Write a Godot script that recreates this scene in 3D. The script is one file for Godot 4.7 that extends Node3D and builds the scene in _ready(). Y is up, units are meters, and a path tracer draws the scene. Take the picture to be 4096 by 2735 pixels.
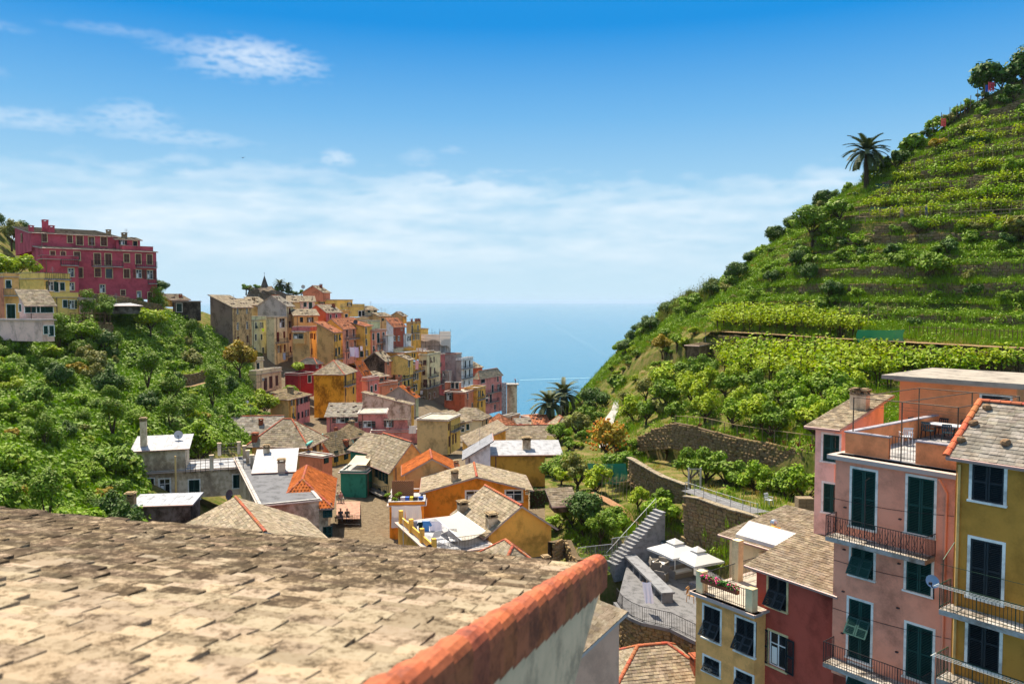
extends Node3D
# Photo pixels are turned into directions; distances come from storey heights, doors, people and the ground they stand on.
const F := 3200.0
const CAMY := 52.0
const PITCH := 0.05011
var CP := cos(PITCH)
var SP := sin(PITCH)
var rng := RandomNumberGenerator.new()
var mats := {}
var tx := {}
var cache := {}
const ZN := {"P": [0.0, 0.0, 1.0], "1": [0.0, 760.0, 2.865], "2": [780.0, 1080.0, 3.734], "3": [1150.0, 1120.0, 4.356], "4": [1550.0, 1200.0, 3.485], "5": [1000.0, 1350.0, 3.136], "6": [500.0, 1650.0, 2.7635], "7": [1250.0, 1650.0, 2.349], "8": [0.0, 1250.0, 1.845], "A": [3200.0, 1400.0, 2.24], "B": [3200.0, 2050.0, 2.289], "C": [2200.0, 2050.0, 2.1355], "D": [2150.0, 1500.0, 1.96], "E": [2600.0, 1000.0, 1.5702], "G": [3000.0, 100.0, 1.6506], "H": [2000.0, 1350.0, 3.3557]}

class MB:
	var v := PackedVector3Array()
	var c := PackedColorArray()
	func tri(a: Vector3, b: Vector3, d: Vector3, k := Color.WHITE) -> void:
		v.append(a); v.append(b); v.append(d)
		c.append(k); c.append(k); c.append(k)
	func quad(a: Vector3, b: Vector3, d: Vector3, e: Vector3, k := Color.WHITE) -> void:
		tri(a, b, d, k); tri(a, d, e, k)
	func box(t: Transform3D, s: Vector3, k := Color.WHITE) -> void:
		var p := []
		for i in 8:
			p.append(t * Vector3((0.5 if i & 1 else -0.5) * s.x, (0.5 if i & 2 else -0.5) * s.y, (0.5 if i & 4 else -0.5) * s.z))
		quad(p[4], p[6], p[7], p[5], k); quad(p[1], p[3], p[2], p[0], k)
		quad(p[5], p[7], p[3], p[1], k); quad(p[0], p[2], p[6], p[4], k)
		quad(p[6], p[2], p[3], p[7], k); quad(p[0], p[4], p[5], p[1], k)
	func bx(at: Vector3, s: Vector3, k := Color.WHITE) -> void:
		box(Transform3D(Basis.IDENTITY, at), s, k)
	func bar(a: Vector3, b: Vector3, r: float, k := Color.WHITE, n := 4, r2 := -1.0) -> void:
		if r2 < 0.0:
			r2 = r
		var d := (b - a).normalized()
		var s := d.cross(Vector3.UP if absf(d.y) < 0.9 else Vector3.RIGHT).normalized()
		var t := d.cross(s)
		for i in n:
			var q := TAU * (i + 0.5) / n
			var w := TAU * (i + 1.5) / n
			var e := s * cos(q) + t * sin(q)
			var f := s * cos(w) + t * sin(w)
			quad(a + e * r, a + f * r, b + f * r2, b + e * r2, k)
			if r > 0.02:
				tri(a, a + f * r, a + e * r, k)
				tri(b, b + e * r2, b + f * r2, k)
	func mesh() -> ArrayMesh:
		var m := ArrayMesh.new()
		if v.is_empty():
			return m
		var arr := []
		arr.resize(Mesh.ARRAY_MAX)
		arr[Mesh.ARRAY_VERTEX] = v
		arr[Mesh.ARRAY_COLOR] = c
		m.add_surface_from_arrays(Mesh.PRIMITIVE_TRIANGLES, arr)
		return m

func P(px: float, py: float, D: float) -> Vector3:
	var v := (1367.5 - py) / F
	var s := D / (CP + v * SP)
	return Vector3((px - 2048.0) / F * s, (v * CP - SP) * s + CAMY, -D)
func ZP(z: String, x: float, y: float, D: float) -> Vector3:
	var q: Array = ZN[z]
	return P(q[0] + x / q[2], q[1] + y / q[2], D)
func ratio(px: float, py: float) -> float:
	var v := (1367.5 - py) / F
	return (px - 2048.0) / F / (CP + v * SP)
func lin(r: float, g: float, b: float) -> Color:
	return Color(r, g, b).linear_to_srgb()
func rr(a: float, b: float) -> float:
	return rng.randf_range(a, b)

func noise_tex(key: String, layers: Array, ramp: Array, size := 512) -> ImageTexture:
	if tx.has(key):
		return tx[key]
	var acc := PackedFloat32Array()
	acc.resize(size * size)
	for l in layers:
		var n := FastNoiseLite.new()
		n.noise_type = FastNoiseLite.TYPE_SIMPLEX_SMOOTH
		n.seed = hash(key) % 1000 + int(l[0] * 1000)
		n.frequency = l[0]
		n.fractal_octaves = 4
		var im := n.get_seamless_image(size, size)
		var by := im.get_data()
		for i in size * size:
			acc[i] += float(by[i]) / 255.0 * l[1]
	var g := Gradient.new()
	g.offsets = PackedFloat32Array(ramp.map(func(q): return q[0]))
	g.colors = PackedColorArray(ramp.map(func(q): return q[1]))
	var lut := PackedByteArray()
	for i in 256:
		var k := g.sample(i / 255.0)
		lut.append(k.r8); lut.append(k.g8); lut.append(k.b8)
	var o := PackedByteArray()
	o.resize(size * size * 3)
	for i in size * size:
		var j := clampi(int(acc[i] * 255.0), 0, 255) * 3
		o[i * 3] = lut[j]; o[i * 3 + 1] = lut[j + 1]; o[i * 3 + 2] = lut[j + 2]
	tx[key] = ImageTexture.create_from_image(Image.create_from_data(size, size, false, Image.FORMAT_RGB8, o))
	return tx[key]
func gy(a: float) -> Color:
	return Color(a, a, a)

# c: linear base colour; o: tex, scale, vc (vertex colours), metal, back (translucency), bump
func mat(key: String, c: Color, rough := 0.9, o := {}) -> StandardMaterial3D:
	if mats.has(key):
		return mats[key]
	var m := StandardMaterial3D.new()
	m.resource_name = key
	m.albedo_color = lin(c.r, c.g, c.b)
	m.roughness = rough
	m.metallic = o.get("metal", 0.0)
	m.metallic_specular = o.get("spec", 0.4)
	m.cull_mode = BaseMaterial3D.CULL_DISABLED
	if o.has("tex"):
		m.albedo_texture = tx[o.tex]
		m.uv1_triplanar = true
		m.uv1_world_triplanar = not o.get("local", false)
		var s = o.get("scale", 0.2)
		m.uv1_scale = s if s is Vector3 else Vector3.ONE * s
	if o.has("bump"):
		m.heightmap_enabled = true
		m.heightmap_texture = tx[o.bump]
		m.heightmap_scale = o.get("bs", 1.0)
	if o.get("vc", false):
		m.vertex_color_use_as_albedo = true
	if o.has("back"):
		m.backlight_enabled = true
		var b: Color = o.back
		m.backlight = lin(b.r, b.g, b.b)
	if o.has("alpha"):
		m.transparency = BaseMaterial3D.TRANSPARENCY_ALPHA
		m.albedo_color.a = o.alpha
	mats[key] = m
	return m

func put(mesh: Mesh, called: String, m: Material, parent: Node, t := Transform3D.IDENTITY) -> MeshInstance3D:
	var o := MeshInstance3D.new()
	o.mesh = mesh
	if m:
		o.material_override = m
	o.name = called
	o.transform = t
	parent.add_child(o, true)
	return o
var taken := {}
func numbered(called: String) -> String:
	if not taken.has(called):
		taken[called] = 0
		return called
	taken[called] += 1
	return "%s_%03d" % [called, taken[called]]
func thing(called: String, label: String, category: String, at := Vector3.ZERO, turn := 0.0, group := "") -> Node3D:
	var o := Node3D.new()
	o.name = numbered(called)
	add_child(o, true)
	o.position = at
	o.rotation.y = turn
	tag(o, label, category, group)
	return o
func tag(o: Node, label: String, category: String, group := "", kind := "") -> void:
	if label:
		o.set_meta("label", label)
	if category:
		o.set_meta("category", category)
	if group:
		o.set_meta("group", group)
	if kind:
		o.set_meta("kind", kind)
func copy(o: Node3D, at: Vector3, turn: float, sc := 1.0, label := "") -> Node3D:
	var base := str(o.name)
	if base.length() > 4 and base[-4] == "_" and base.right(3).is_valid_int():
		base = base.left(-4)
	var r: Node3D = o.duplicate()
	r.name = numbered(base)
	add_child(r, true)
	r.position = at
	r.rotation = Vector3(0, turn, 0)
	r.scale = Vector3.ONE * sc
	if label:
		r.set_meta("label", label)
	return r

func setup_textures() -> void:
	noise_tex("stain", [[0.006, 0.55], [0.03, 0.3], [0.15, 0.15]], [[0.0, gy(0.55)], [0.3, gy(0.76)], [0.42, gy(0.88)], [0.52, gy(0.97)], [0.7, gy(1.0)], [1.0, gy(0.94)]], 512)
	noise_tex("grime", [[0.006, 0.5], [0.03, 0.35], [0.15, 0.15]], [[0.0, Color(0.2, 0.18, 0.16)], [0.3, Color(0.36, 0.33, 0.3)], [0.5, Color(0.66, 0.62, 0.57)], [0.68, Color(0.95, 0.92, 0.88)], [1.0, gy(1.0)]], 512)
	noise_tex("grime2", [[0.006, 0.5], [0.03, 0.32], [0.15, 0.18]], [[0.0, Color(0.42, 0.39, 0.36)], [0.34, Color(0.66, 0.62, 0.58)], [0.5, Color(0.88, 0.86, 0.83)], [0.62, gy(1.0)], [1.0, gy(1.0)]], 512)
	noise_tex("fresco", [[0.008, 0.45], [0.03, 0.35], [0.12, 0.2]], [[0.0, Color(0.4, 0.36, 0.33)], [0.34, Color(0.58, 0.53, 0.48)], [0.46, Color(0.85, 0.79, 0.68)], [0.62, Color(1.0, 0.92, 0.8)], [1.0, Color(1, 0.95, 0.85)]], 512)
	noise_tex("slate", [[0.01, 0.4], [0.05, 0.35], [0.2, 0.25]], [[0.0, Color(0.5, 0.47, 0.43)], [0.35, Color(0.7, 0.66, 0.6)], [0.55, Color(0.88, 0.85, 0.8)], [0.75, Color(1, 0.98, 0.94)], [1.0, gy(1.0)]], 512)
	noise_tex("lichen", [[0.012, 0.34], [0.05, 0.33], [0.22, 0.33]], [[0.0, Color(0.3, 0.27, 0.24)], [0.48, Color(0.5, 0.455, 0.4)], [0.55, Color(0.66, 0.6, 0.53)], [0.61, Color(0.9, 0.85, 0.77)], [0.78, Color(1, 0.95, 0.86)], [1.0, gy(1.0)]], 512)
	noise_tex("lichen2", [[0.012, 0.36], [0.05, 0.32], [0.22, 0.32]], [[0.0, Color(0.36, 0.33, 0.3)], [0.33, Color(0.5, 0.46, 0.41)], [0.42, Color(0.78, 0.72, 0.64)], [0.48, Color(0.97, 0.92, 0.84)], [0.75, Color(1, 0.97, 0.91)], [1.0, gy(1.0)]], 512)
	noise_tex("stone", [[0.02, 0.4], [0.08, 0.35], [0.3, 0.25]], [[0.0, Color(0.4, 0.36, 0.3)], [0.4, Color(0.72, 0.66, 0.57)], [0.6, Color(0.9, 0.86, 0.78)], [1.0, gy(1.0)]], 512)
	noise_tex("earth", [[0.008, 0.45], [0.04, 0.3], [0.25, 0.25]], [[0.0, Color(0.28, 0.36, 0.12)], [0.42, Color(0.44, 0.5, 0.2)], [0.55, Color(0.62, 0.56, 0.36)], [0.7, Color(0.74, 0.62, 0.45)], [1.0, Color(0.85, 0.75, 0.6)]], 512)
	noise_tex("waves", [[0.02, 0.5], [0.06, 0.3], [0.2, 0.2]], [[0.0, gy(0.0)], [1.0, gy(1.0)]], 512)
	noise_tex("grain", [[0.05, 0.5], [0.25, 0.5]], [[0.0, gy(0.7)], [0.5, gy(0.92)], [1.0, gy(1.0)]], 512)

func plaster(key: String) -> StandardMaterial3D:
	if mats.has("wall_" + key):
		return mats["wall_" + key]
	var k: Array = WALLS[key]
	var t: String = k[3] if k.size() > 3 else "stain"
	return mat("wall_" + key, Color(k[0], k[1], k[2]), 0.95, {"tex": t, "scale": Vector3(0.13, 0.09, 0.13), "spec": 0.2})
const WALLS := {"red": [0.5, 0.09, 0.115], "maroon": [0.36, 0.03, 0.035], "apricot": [0.9, 0.43, 0.14], "coral": [0.85, 0.31, 0.13], "pink": [0.82, 0.33, 0.21], "mauve": [0.7, 0.26, 0.22], "palepink": [0.82, 0.52, 0.43], "salmon": [0.7, 0.24, 0.13], "rust": [0.58, 0.13, 0.055],
	"orange": [0.82, 0.28, 0.03], "peach": [0.87, 0.46, 0.16], "yellow": [0.85, 0.45, 0.09], "gold": [0.75, 0.36, 0.025, "grime2"], "lemon": [0.86, 0.57, 0.16], "paleyellow": [0.85, 0.62, 0.28], "cream": [0.82, 0.66, 0.38], "tan": [0.66, 0.4, 0.15],
	"buff": [0.7, 0.47, 0.2], "ochre": [0.5, 0.24, 0.045], "ochre2": [0.62, 0.34, 0.05], "white": [0.78, 0.78, 0.78], "grey": [0.42, 0.37, 0.34], "darkgrey": [0.2, 0.18, 0.17, "grime"], "concrete": [0.68, 0.56, 0.42, "grime2"], "fresco": [0.66, 0.52, 0.33, "fresco"], "green": [0.04, 0.24, 0.16],
	"teal": [0.38, 0.62, 0.56], "celery": [0.62, 0.62, 0.36], "stonewall": [0.42, 0.35, 0.26, "stone"], "brown": [0.42, 0.1, 0.06], "maroon2": [0.44, 0.085, 0.055], "pink2": [0.66, 0.36, 0.24], "plum": [0.55, 0.17, 0.16], "bare": [0.26, 0.19, 0.15], "wood": [0.25, 0.18, 0.13, "grime"], "creamdirt": [0.72, 0.58, 0.4, "grime2"]}

# ---------- roofs ----------
func piece(mb: MB, o: Vector3, ev: Vector3, un: Vector3, n: Vector3, w: float, w2: float, sh: float, len: float, th: float, arch: bool, k: Color) -> void:
	var a := o + n * th
	var b := o + ev * w + n * th
	var c := o + ev * (sh + w2) + un * len + n * th * 0.3
	var d := o + ev * sh + un * len + n * th * 0.3
	if arch and w > 0.08:
		var pts := [0.0, 0.55, 1.0, 0.55, 0.0]
		for i in 4:
			var f := i / 4.0
			var g := (i + 1) / 4.0
			var h0: Vector3 = n * pts[i] * 0.06
			var h1: Vector3 = n * pts[i + 1] * 0.06
			mb.quad(a.lerp(b, f) + h0, a.lerp(b, g) + h1, d.lerp(c, g) + h1, d.lerp(c, f) + h0, k)
			mb.quad(a.lerp(b, f) - n * th, a.lerp(b, g) - n * th, a.lerp(b, g) + h1, a.lerp(b, f) + h0, k)
		return
	mb.quad(a, b, c, d, k)
	mb.quad(o, o + ev * w, b, a, k)
	mb.quad(o, a, d, d - n * th * 0.5, k)
	mb.quad(b, o + ev * w, c - n * th * 0.5, c, k)

const TONE := {"slate": [0.3, 0.26, 0.215], "pale": [0.38, 0.335, 0.275], "grey": [0.33, 0.315, 0.305], "dark": [0.12, 0.12, 0.13], "terra": [0.5, 0.15, 0.045], "pinkterra": [0.48, 0.2, 0.12], "near": [0.31, 0.272, 0.23], "nearclean": [0.46, 0.39, 0.32], "brown": [0.27, 0.22, 0.15], "white": [0.31, 0.31, 0.33]}
func tile_mat(style: String) -> StandardMaterial3D:
	if style == "nearclean":
		return mat("tiles_nearclean", Color.WHITE, 0.95, {"tex": "lichen2", "scale": 0.5, "vc": true, "spec": 0.15})
	if style == "near":
		return mat("tiles_near", Color.WHITE, 0.95, {"tex": "lichen", "scale": 0.4, "vc": true, "spec": 0.15})
	return mat("tiles", Color.WHITE, 0.92, {"tex": "slate", "scale": 0.25, "vc": true, "spec": 0.2})
func tone(style: String) -> Color:
	var k: Array = TONE[style]
	var f := rr(0.7, 1.18)
	if rng.randf() < 0.07:
		f *= 0.7
	return Color(minf(0.85, k[0] * f * rr(0.96, 1.04)), minf(0.85, k[1] * f), minf(0.85, k[2] * f * rr(0.93, 1.05)))

# one roof plane: A-B the eave, C above A, D above B; pieces laid course by course
func tiles(parent: Node3D, T: Transform3D, A: Vector3, B: Vector3, C: Vector3, D: Vector3, style: String, dist: float, singles: int, e := 0.0, w := 0.0) -> void:
	var arch := style.contains("terra")
	if e == 0.0:
		e = 0.22 if dist < 50 else 0.27 if dist < 90 else 0.34 if dist < 130 else 0.45
		w = e * 1.4
		if arch:
			w = 0.3 if dist < 130 else 0.5
			e = 0.36 if dist < 130 else 0.5
	var ev := (B - A).normalized()
	var m := (C - A) - ev * (C - A).dot(ev)
	var up := m.length()
	if up < 0.2:
		return
	var un := m / up
	var n := ev.cross(un)
	if n.y < 0.0:
		n = -n
	var l0 := (B - A).length()
	var cl := (C - A).dot(ev)
	var dl := (D - A).dot(ev)
	var th := 0.03 if dist < 130 else 0.045
	var mb := MB.new()
	var mb2 := MB.new()
	var rows := int(ceil(up / e))
	var gt := parent.global_transform * T
	var name_ := "roof_tile" if arch else "slate"
	var single := []
	for r in rows:
		var t0 := r * e / up
		var t1 := minf(1.0, (r + 1.12) * e / up)
		if t0 >= 0.995:
			break
		var a0 := lerpf(0.0, cl, t0)
		var b0 := lerpf(l0, dl, t0)
		var a1 := lerpf(0.0, cl, t1)
		var b1 := lerpf(l0, dl, t1)
		var s := minf(a0, a1) - (0.5 * w if r % 2 else 0.0) - rng.randf() * 0.1 * w
		while s < maxf(b0, b1):
			var ww := w * (1.0 if arch else rr(0.8, 1.2))
			var gap := 0.0 if arch else 0.014 if style == "near" else 0.006
			var p0 := maxf(s, a0)
			var p1 := minf(s + ww - gap, b0)
			var q0 := maxf(s, a1)
			var q1 := minf(s + ww - gap, b1)
			var k := tone(style)
			var lift := th * (rr(0.5, 1.9) if style == "near" else rr(0.8, 1.5))
			var o := A + ev * p0 + un * t0 * up
			if p1 - p0 > 0.02 or q1 - q0 > 0.02:
				p1 = maxf(p1, p0)
				q1 = maxf(q1, q0)
				var clean: bool = style == "near" and rng.randf() < (smoothstep(11.0, 22.0, r + (p0 - l0 * 0.5) / l0 * 8.0) + (0.6 if p0 > l0 - 0.9 else 0.0))
				var whole := p0 == s and p1 == s + ww - gap and q0 == s and q1 == s + ww - gap
				if singles > 0 and whole:
					single.append([(gt * o - Vector3(0, CAMY, 0)).length_squared(), o, lift, ww - gap, (t1 - t0) * up, k, clean])
				else:
					piece(mb2 if clean else mb, o, ev, un, n, p1 - p0, q1 - q0, q0 - p0, (t1 - t0) * up, lift, arch, k)
			s += ww
	var mt := tile_mat(style)
	if singles > 0:
		single.sort_custom(func(x, y): return x[0] < y[0])
		for i in single.size():
			var g: Array = single[i]
			if i >= singles:
				piece(mb2 if g[6] else mb, g[1], ev, un, n, g[3], g[3], 0.0, g[4], g[2], arch, g[5])
				continue
			var key := "%s_%d" % [style, i % 7] + ("%.2f" % e)
			if not cache.has(key):
				var u := MB.new()
				piece(u, Vector3.ZERO, Vector3.RIGHT, Vector3.FORWARD, Vector3.UP, 1.0, 1.0, 0.0, 1.0, 1.0, false, tone(style))
				if arch:
					u = MB.new()
					piece(u, Vector3.ZERO, Vector3.RIGHT, Vector3.FORWARD, Vector3.UP, 1.0, 1.0, 0.0, 1.0, 0.03, true, tone(style))
				cache[key] = u.mesh()
			var bs := Basis(ev * g[3], n * (g[2] if not arch else 1.0), -un * g[4])
			if not arch:
				bs = Basis(n, rr(-0.012, 0.012)) * bs
			put(cache[key], name_, tile_mat("nearclean") if g[6] else mt, parent, T * Transform3D(bs, g[1]))
	if mb2.v.size():
		put(mb2.mesh(), name_ + "_field", tile_mat("nearclean"), parent, T).set_meta("kind", "stuff")
	if mb.v.size():
		var o := put(mb.mesh(), name_ + "_field", mt, parent, T)
		o.set_meta("kind", "stuff")

func ridge(parent: Node3D, T: Transform3D, p: Vector3, q: Vector3, dist: float, r := 0.12, single := false, k := Color(0.42, 0.11, 0.05)) -> void:
	var l := (q - p).length()
	var step := 0.38 if dist < 130 else 0.6
	var n := maxi(1, int(l / step))
	var d := (q - p).normalized()
	var s := d.cross(Vector3.UP).normalized()
	var u := s.cross(d).normalized()
	var mb := MB.new()
	for i in n:
		var m := MB.new() if single else mb
		var a := p + d * (l * i / n)
		var b := p + d * (l * (i + 1.1) / n)
		if single:
			a = Vector3.ZERO
			b = Vector3(0, 0, -l * 1.1 / n)
		var kk := Color(k.r * rr(0.75, 1.2), k.g * rr(0.75, 1.25), k.b * rr(0.8, 1.2))
		var sx := Vector3.RIGHT if single else s
		var ux := Vector3.UP if single else u
		for j in 6:
			var f := PI * j / 6.0
			var g := PI * (j + 1) / 6.0
			var e0 := sx * cos(f) + ux * sin(f) * 0.8
			var e1 := sx * cos(g) + ux * sin(g) * 0.8
			m.quad(a + e0 * r * 1.12, b + e0 * r * 0.92, b + e1 * r * 0.92, a + e1 * r * 1.12, kk)
			m.tri(a, a + e0 * r * 1.12, a + e1 * r * 1.12, kk * 0.9)
		if single:
			put(m.mesh(), "ridge_tile", mat("terracotta", Color.WHITE, 0.85, {"tex": "grain", "scale": 0.7, "vc": true}), parent, T * Transform3D(Basis(s, u, -d), p + d * (l * i / n)))
	if not single:
		var o := put(mb.mesh(), "ridge_tiles", mat("terracotta", Color.WHITE, 0.85, {"tex": "grain", "scale": 0.7, "vc": true}), parent, T)
		o.set_meta("kind", "stuff")

# ---------- windows ----------
func shutter_mesh(w: float, h: float, pitch: float) -> ArrayMesh:
	var key := "sh%.2f_%.2f_%.2f" % [w, h, pitch]
	if cache.has(key):
		return cache[key]
	var mb := MB.new()
	var b := 0.07
	for x in [b / 2, w - b / 2]:
		mb.bx(Vector3(x, h / 2, 0), Vector3(b, h, 0.045))
	for y in [b / 2, h / 2, h - b / 2]:
		mb.bx(Vector3(w / 2, y, 0), Vector3(w - 2 * b, b, 0.04))
	var n := int(h / pitch)
	for i in n:
		var y := h * (i + 0.5) / n
		mb.box(Transform3D(Basis(Vector3.RIGHT, 0.7), Vector3(w / 2, y, 0)), Vector3(w - 2 * b, pitch * 0.95, 0.012))
	cache[key] = mb.mesh()
	return cache[key]
func unit_box(key: String, s: Vector3) -> ArrayMesh:
	var k := "ub" + key + str(s.snapped(Vector3.ONE * 0.02))
	if not cache.has(k):
		var mb := MB.new()
		mb.bx(Vector3.ZERO, s)
		cache[k] = mb.mesh()
	return cache[k]
const SHUT := {"g": [0.008, 0.06, 0.05], "m": [0.2, 0.03, 0.025], "b": [0.2, 0.085, 0.055], "k": [0.012, 0.02, 0.026], "o": [0.5, 0.19, 0.04], "e": [0.01, 0.13, 0.08]}
func add_window(B: Dictionary, face: String, u: float, y: float, type: String, w: float, h: float) -> void:
	w = snappedf(w, 0.06)
	h = snappedf(h, 0.1)
	var t := Transform3D(Basis(Vector3(0, 0, 1), Vector3.UP, Vector3(-1, 0, 0)), Vector3(0, y, u - B.tL)) if face == "L" else Transform3D(Basis.IDENTITY, Vector3(u, y, 0))
	var hm: float = B.hmL if face == "L" else B.hmR
	var fits := y + h / 2 < hm - 0.05
	if fits:
		B["holes" + face].append(Rect2(u - w / 2, y - h / 2, w, h))
	else:
		t = t.translated_local(Vector3(0, 0, 0.14))
	var node := Node3D.new()
	node.name = "door" if type == "d" else "window"
	B.node.add_child(node, true)
	node.transform = B.T * t
	var far: bool = B.d > 100
	var sm: Array = SHUT[B.wc]
	var smat := mat("shutter_" + B.wc, Color(sm[0], sm[1], sm[2]), 0.55, {"tex": "grain", "scale": 0.8})
	if B.fr != "":
		var fk := "fr%.2f_%.2f" % [w, h]
		if not cache.has(fk):
			var mb := MB.new()
			var b := 0.11
			mb.bx(Vector3(0, h / 2 + b / 2, 0.01), Vector3(w + 2 * b, b, 0.04))
			for s in [-1, 1]:
				mb.bx(Vector3(s * (w / 2 + b / 2), 0, 0.01), Vector3(b, h, 0.04))
			mb.bx(Vector3(0, -h / 2 - 0.04, 0.04), Vector3(w + 2 * b + 0.06, 0.08, 0.16))
			cache[fk] = mb.mesh()
		var fc := Color(0.78, 0.76, 0.7) if B.fr == "w" else Color(0.62, 0.5, 0.26)
		put(cache[fk], "surround", mat("trim_" + B.fr, fc, 0.8, {"tex": "stain", "scale": 0.3}), node)
	put(unit_box("pane", Vector3(w + 0.1, h + 0.1, 0.02)), "pane", mat("glass_dark", Color(0.012, 0.016, 0.022), 0.12, {"spec": 0.5}), node, Transform3D(Basis.IDENTITY, Vector3(0, 0, -0.13)))
	var pitch := 0.07 if B.d < 60 else 0.12 if B.d < 130 else 0.24
	match type:
		"c", "d":
			for s in 2:
				put(shutter_mesh(snappedf(w / 2, 0.01) - 0.01, h, pitch), "shutter", smat, node, Transform3D(Basis.IDENTITY, Vector3((-w / 2 if s == 0 else 0.01), -h / 2, -0.02)))
		"o":
			for s in 2:
				put(shutter_mesh(snappedf(w / 2, 0.01), h, pitch), "shutter", smat, node, Transform3D(Basis(Vector3.UP, -0.12 if s else 0.12), Vector3((w / 2 + 0.02 if s else -w - 0.02), -h / 2, 0.07)))
			_sash(node, w, h)
		"g":
			_sash(node, w, h)
		"t":
			for s in 2:
				var x := -w / 2 if s == 0 else 0.01
				var sw := snappedf(w / 2, 0.01) - 0.01
				var hh := snappedf(minf(h * 0.5, 0.85), 0.05)
				put(shutter_mesh(sw, snappedf(h, 0.05), pitch), "shutter", smat, node, Transform3D(Basis.IDENTITY, Vector3(x, -h / 2, -0.05)))
				put(shutter_mesh(sw, hh, pitch), "shutter_flap", smat, node, Transform3D(Basis(Vector3.RIGHT, -0.6), Vector3(x, h / 2 - hh, 0.02)) * Transform3D(Basis.IDENTITY, Vector3(0, -hh, 0)))
func _sash(node: Node3D, w: float, h: float) -> void:
	var k := "sash%.2f_%.2f" % [w, h]
	if not cache.has(k):
		var mb := MB.new()
		for x in [-w / 2 + 0.03, 0.0, w / 2 - 0.03]:
			mb.bx(Vector3(x, 0, -0.09), Vector3(0.06, h, 0.04))
		for y in [-h / 2 + 0.03, h * 0.16, h / 2 - 0.03]:
			mb.bx(Vector3(0, y, -0.088), Vector3(w, 0.05, 0.04))
		mb.bx(Vector3(-w * 0.25, -h * 0.2, -0.112), Vector3(w * 0.3, h * 0.5, 0.01))
		cache[k] = mb.mesh()
	put(cache[k], "sash", mat("sash", Color(0.72, 0.72, 0.7), 0.5), node)

func face_hit(B: Dictionary, px: float, py: float, face: String) -> Vector3:
	var inv: Transform3D = B.Tw.affine_inverse()
	var o: Vector3 = inv * Vector3(0, CAMY, 0)
	var d: Vector3 = inv.basis * (P(px, py, 1.0) - Vector3(0, CAMY, 0))
	var t := -o.x / d.x if face == "L" else -o.z / d.z
	return o + d * t
func zx(B: Dictionary, x: float) -> float:
	return ZN[B.z][0] + x / ZN[B.z][2]
func zy(B: Dictionary, y: float) -> float:
	return ZN[B.z][1] + y / ZN[B.z][2]

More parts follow.
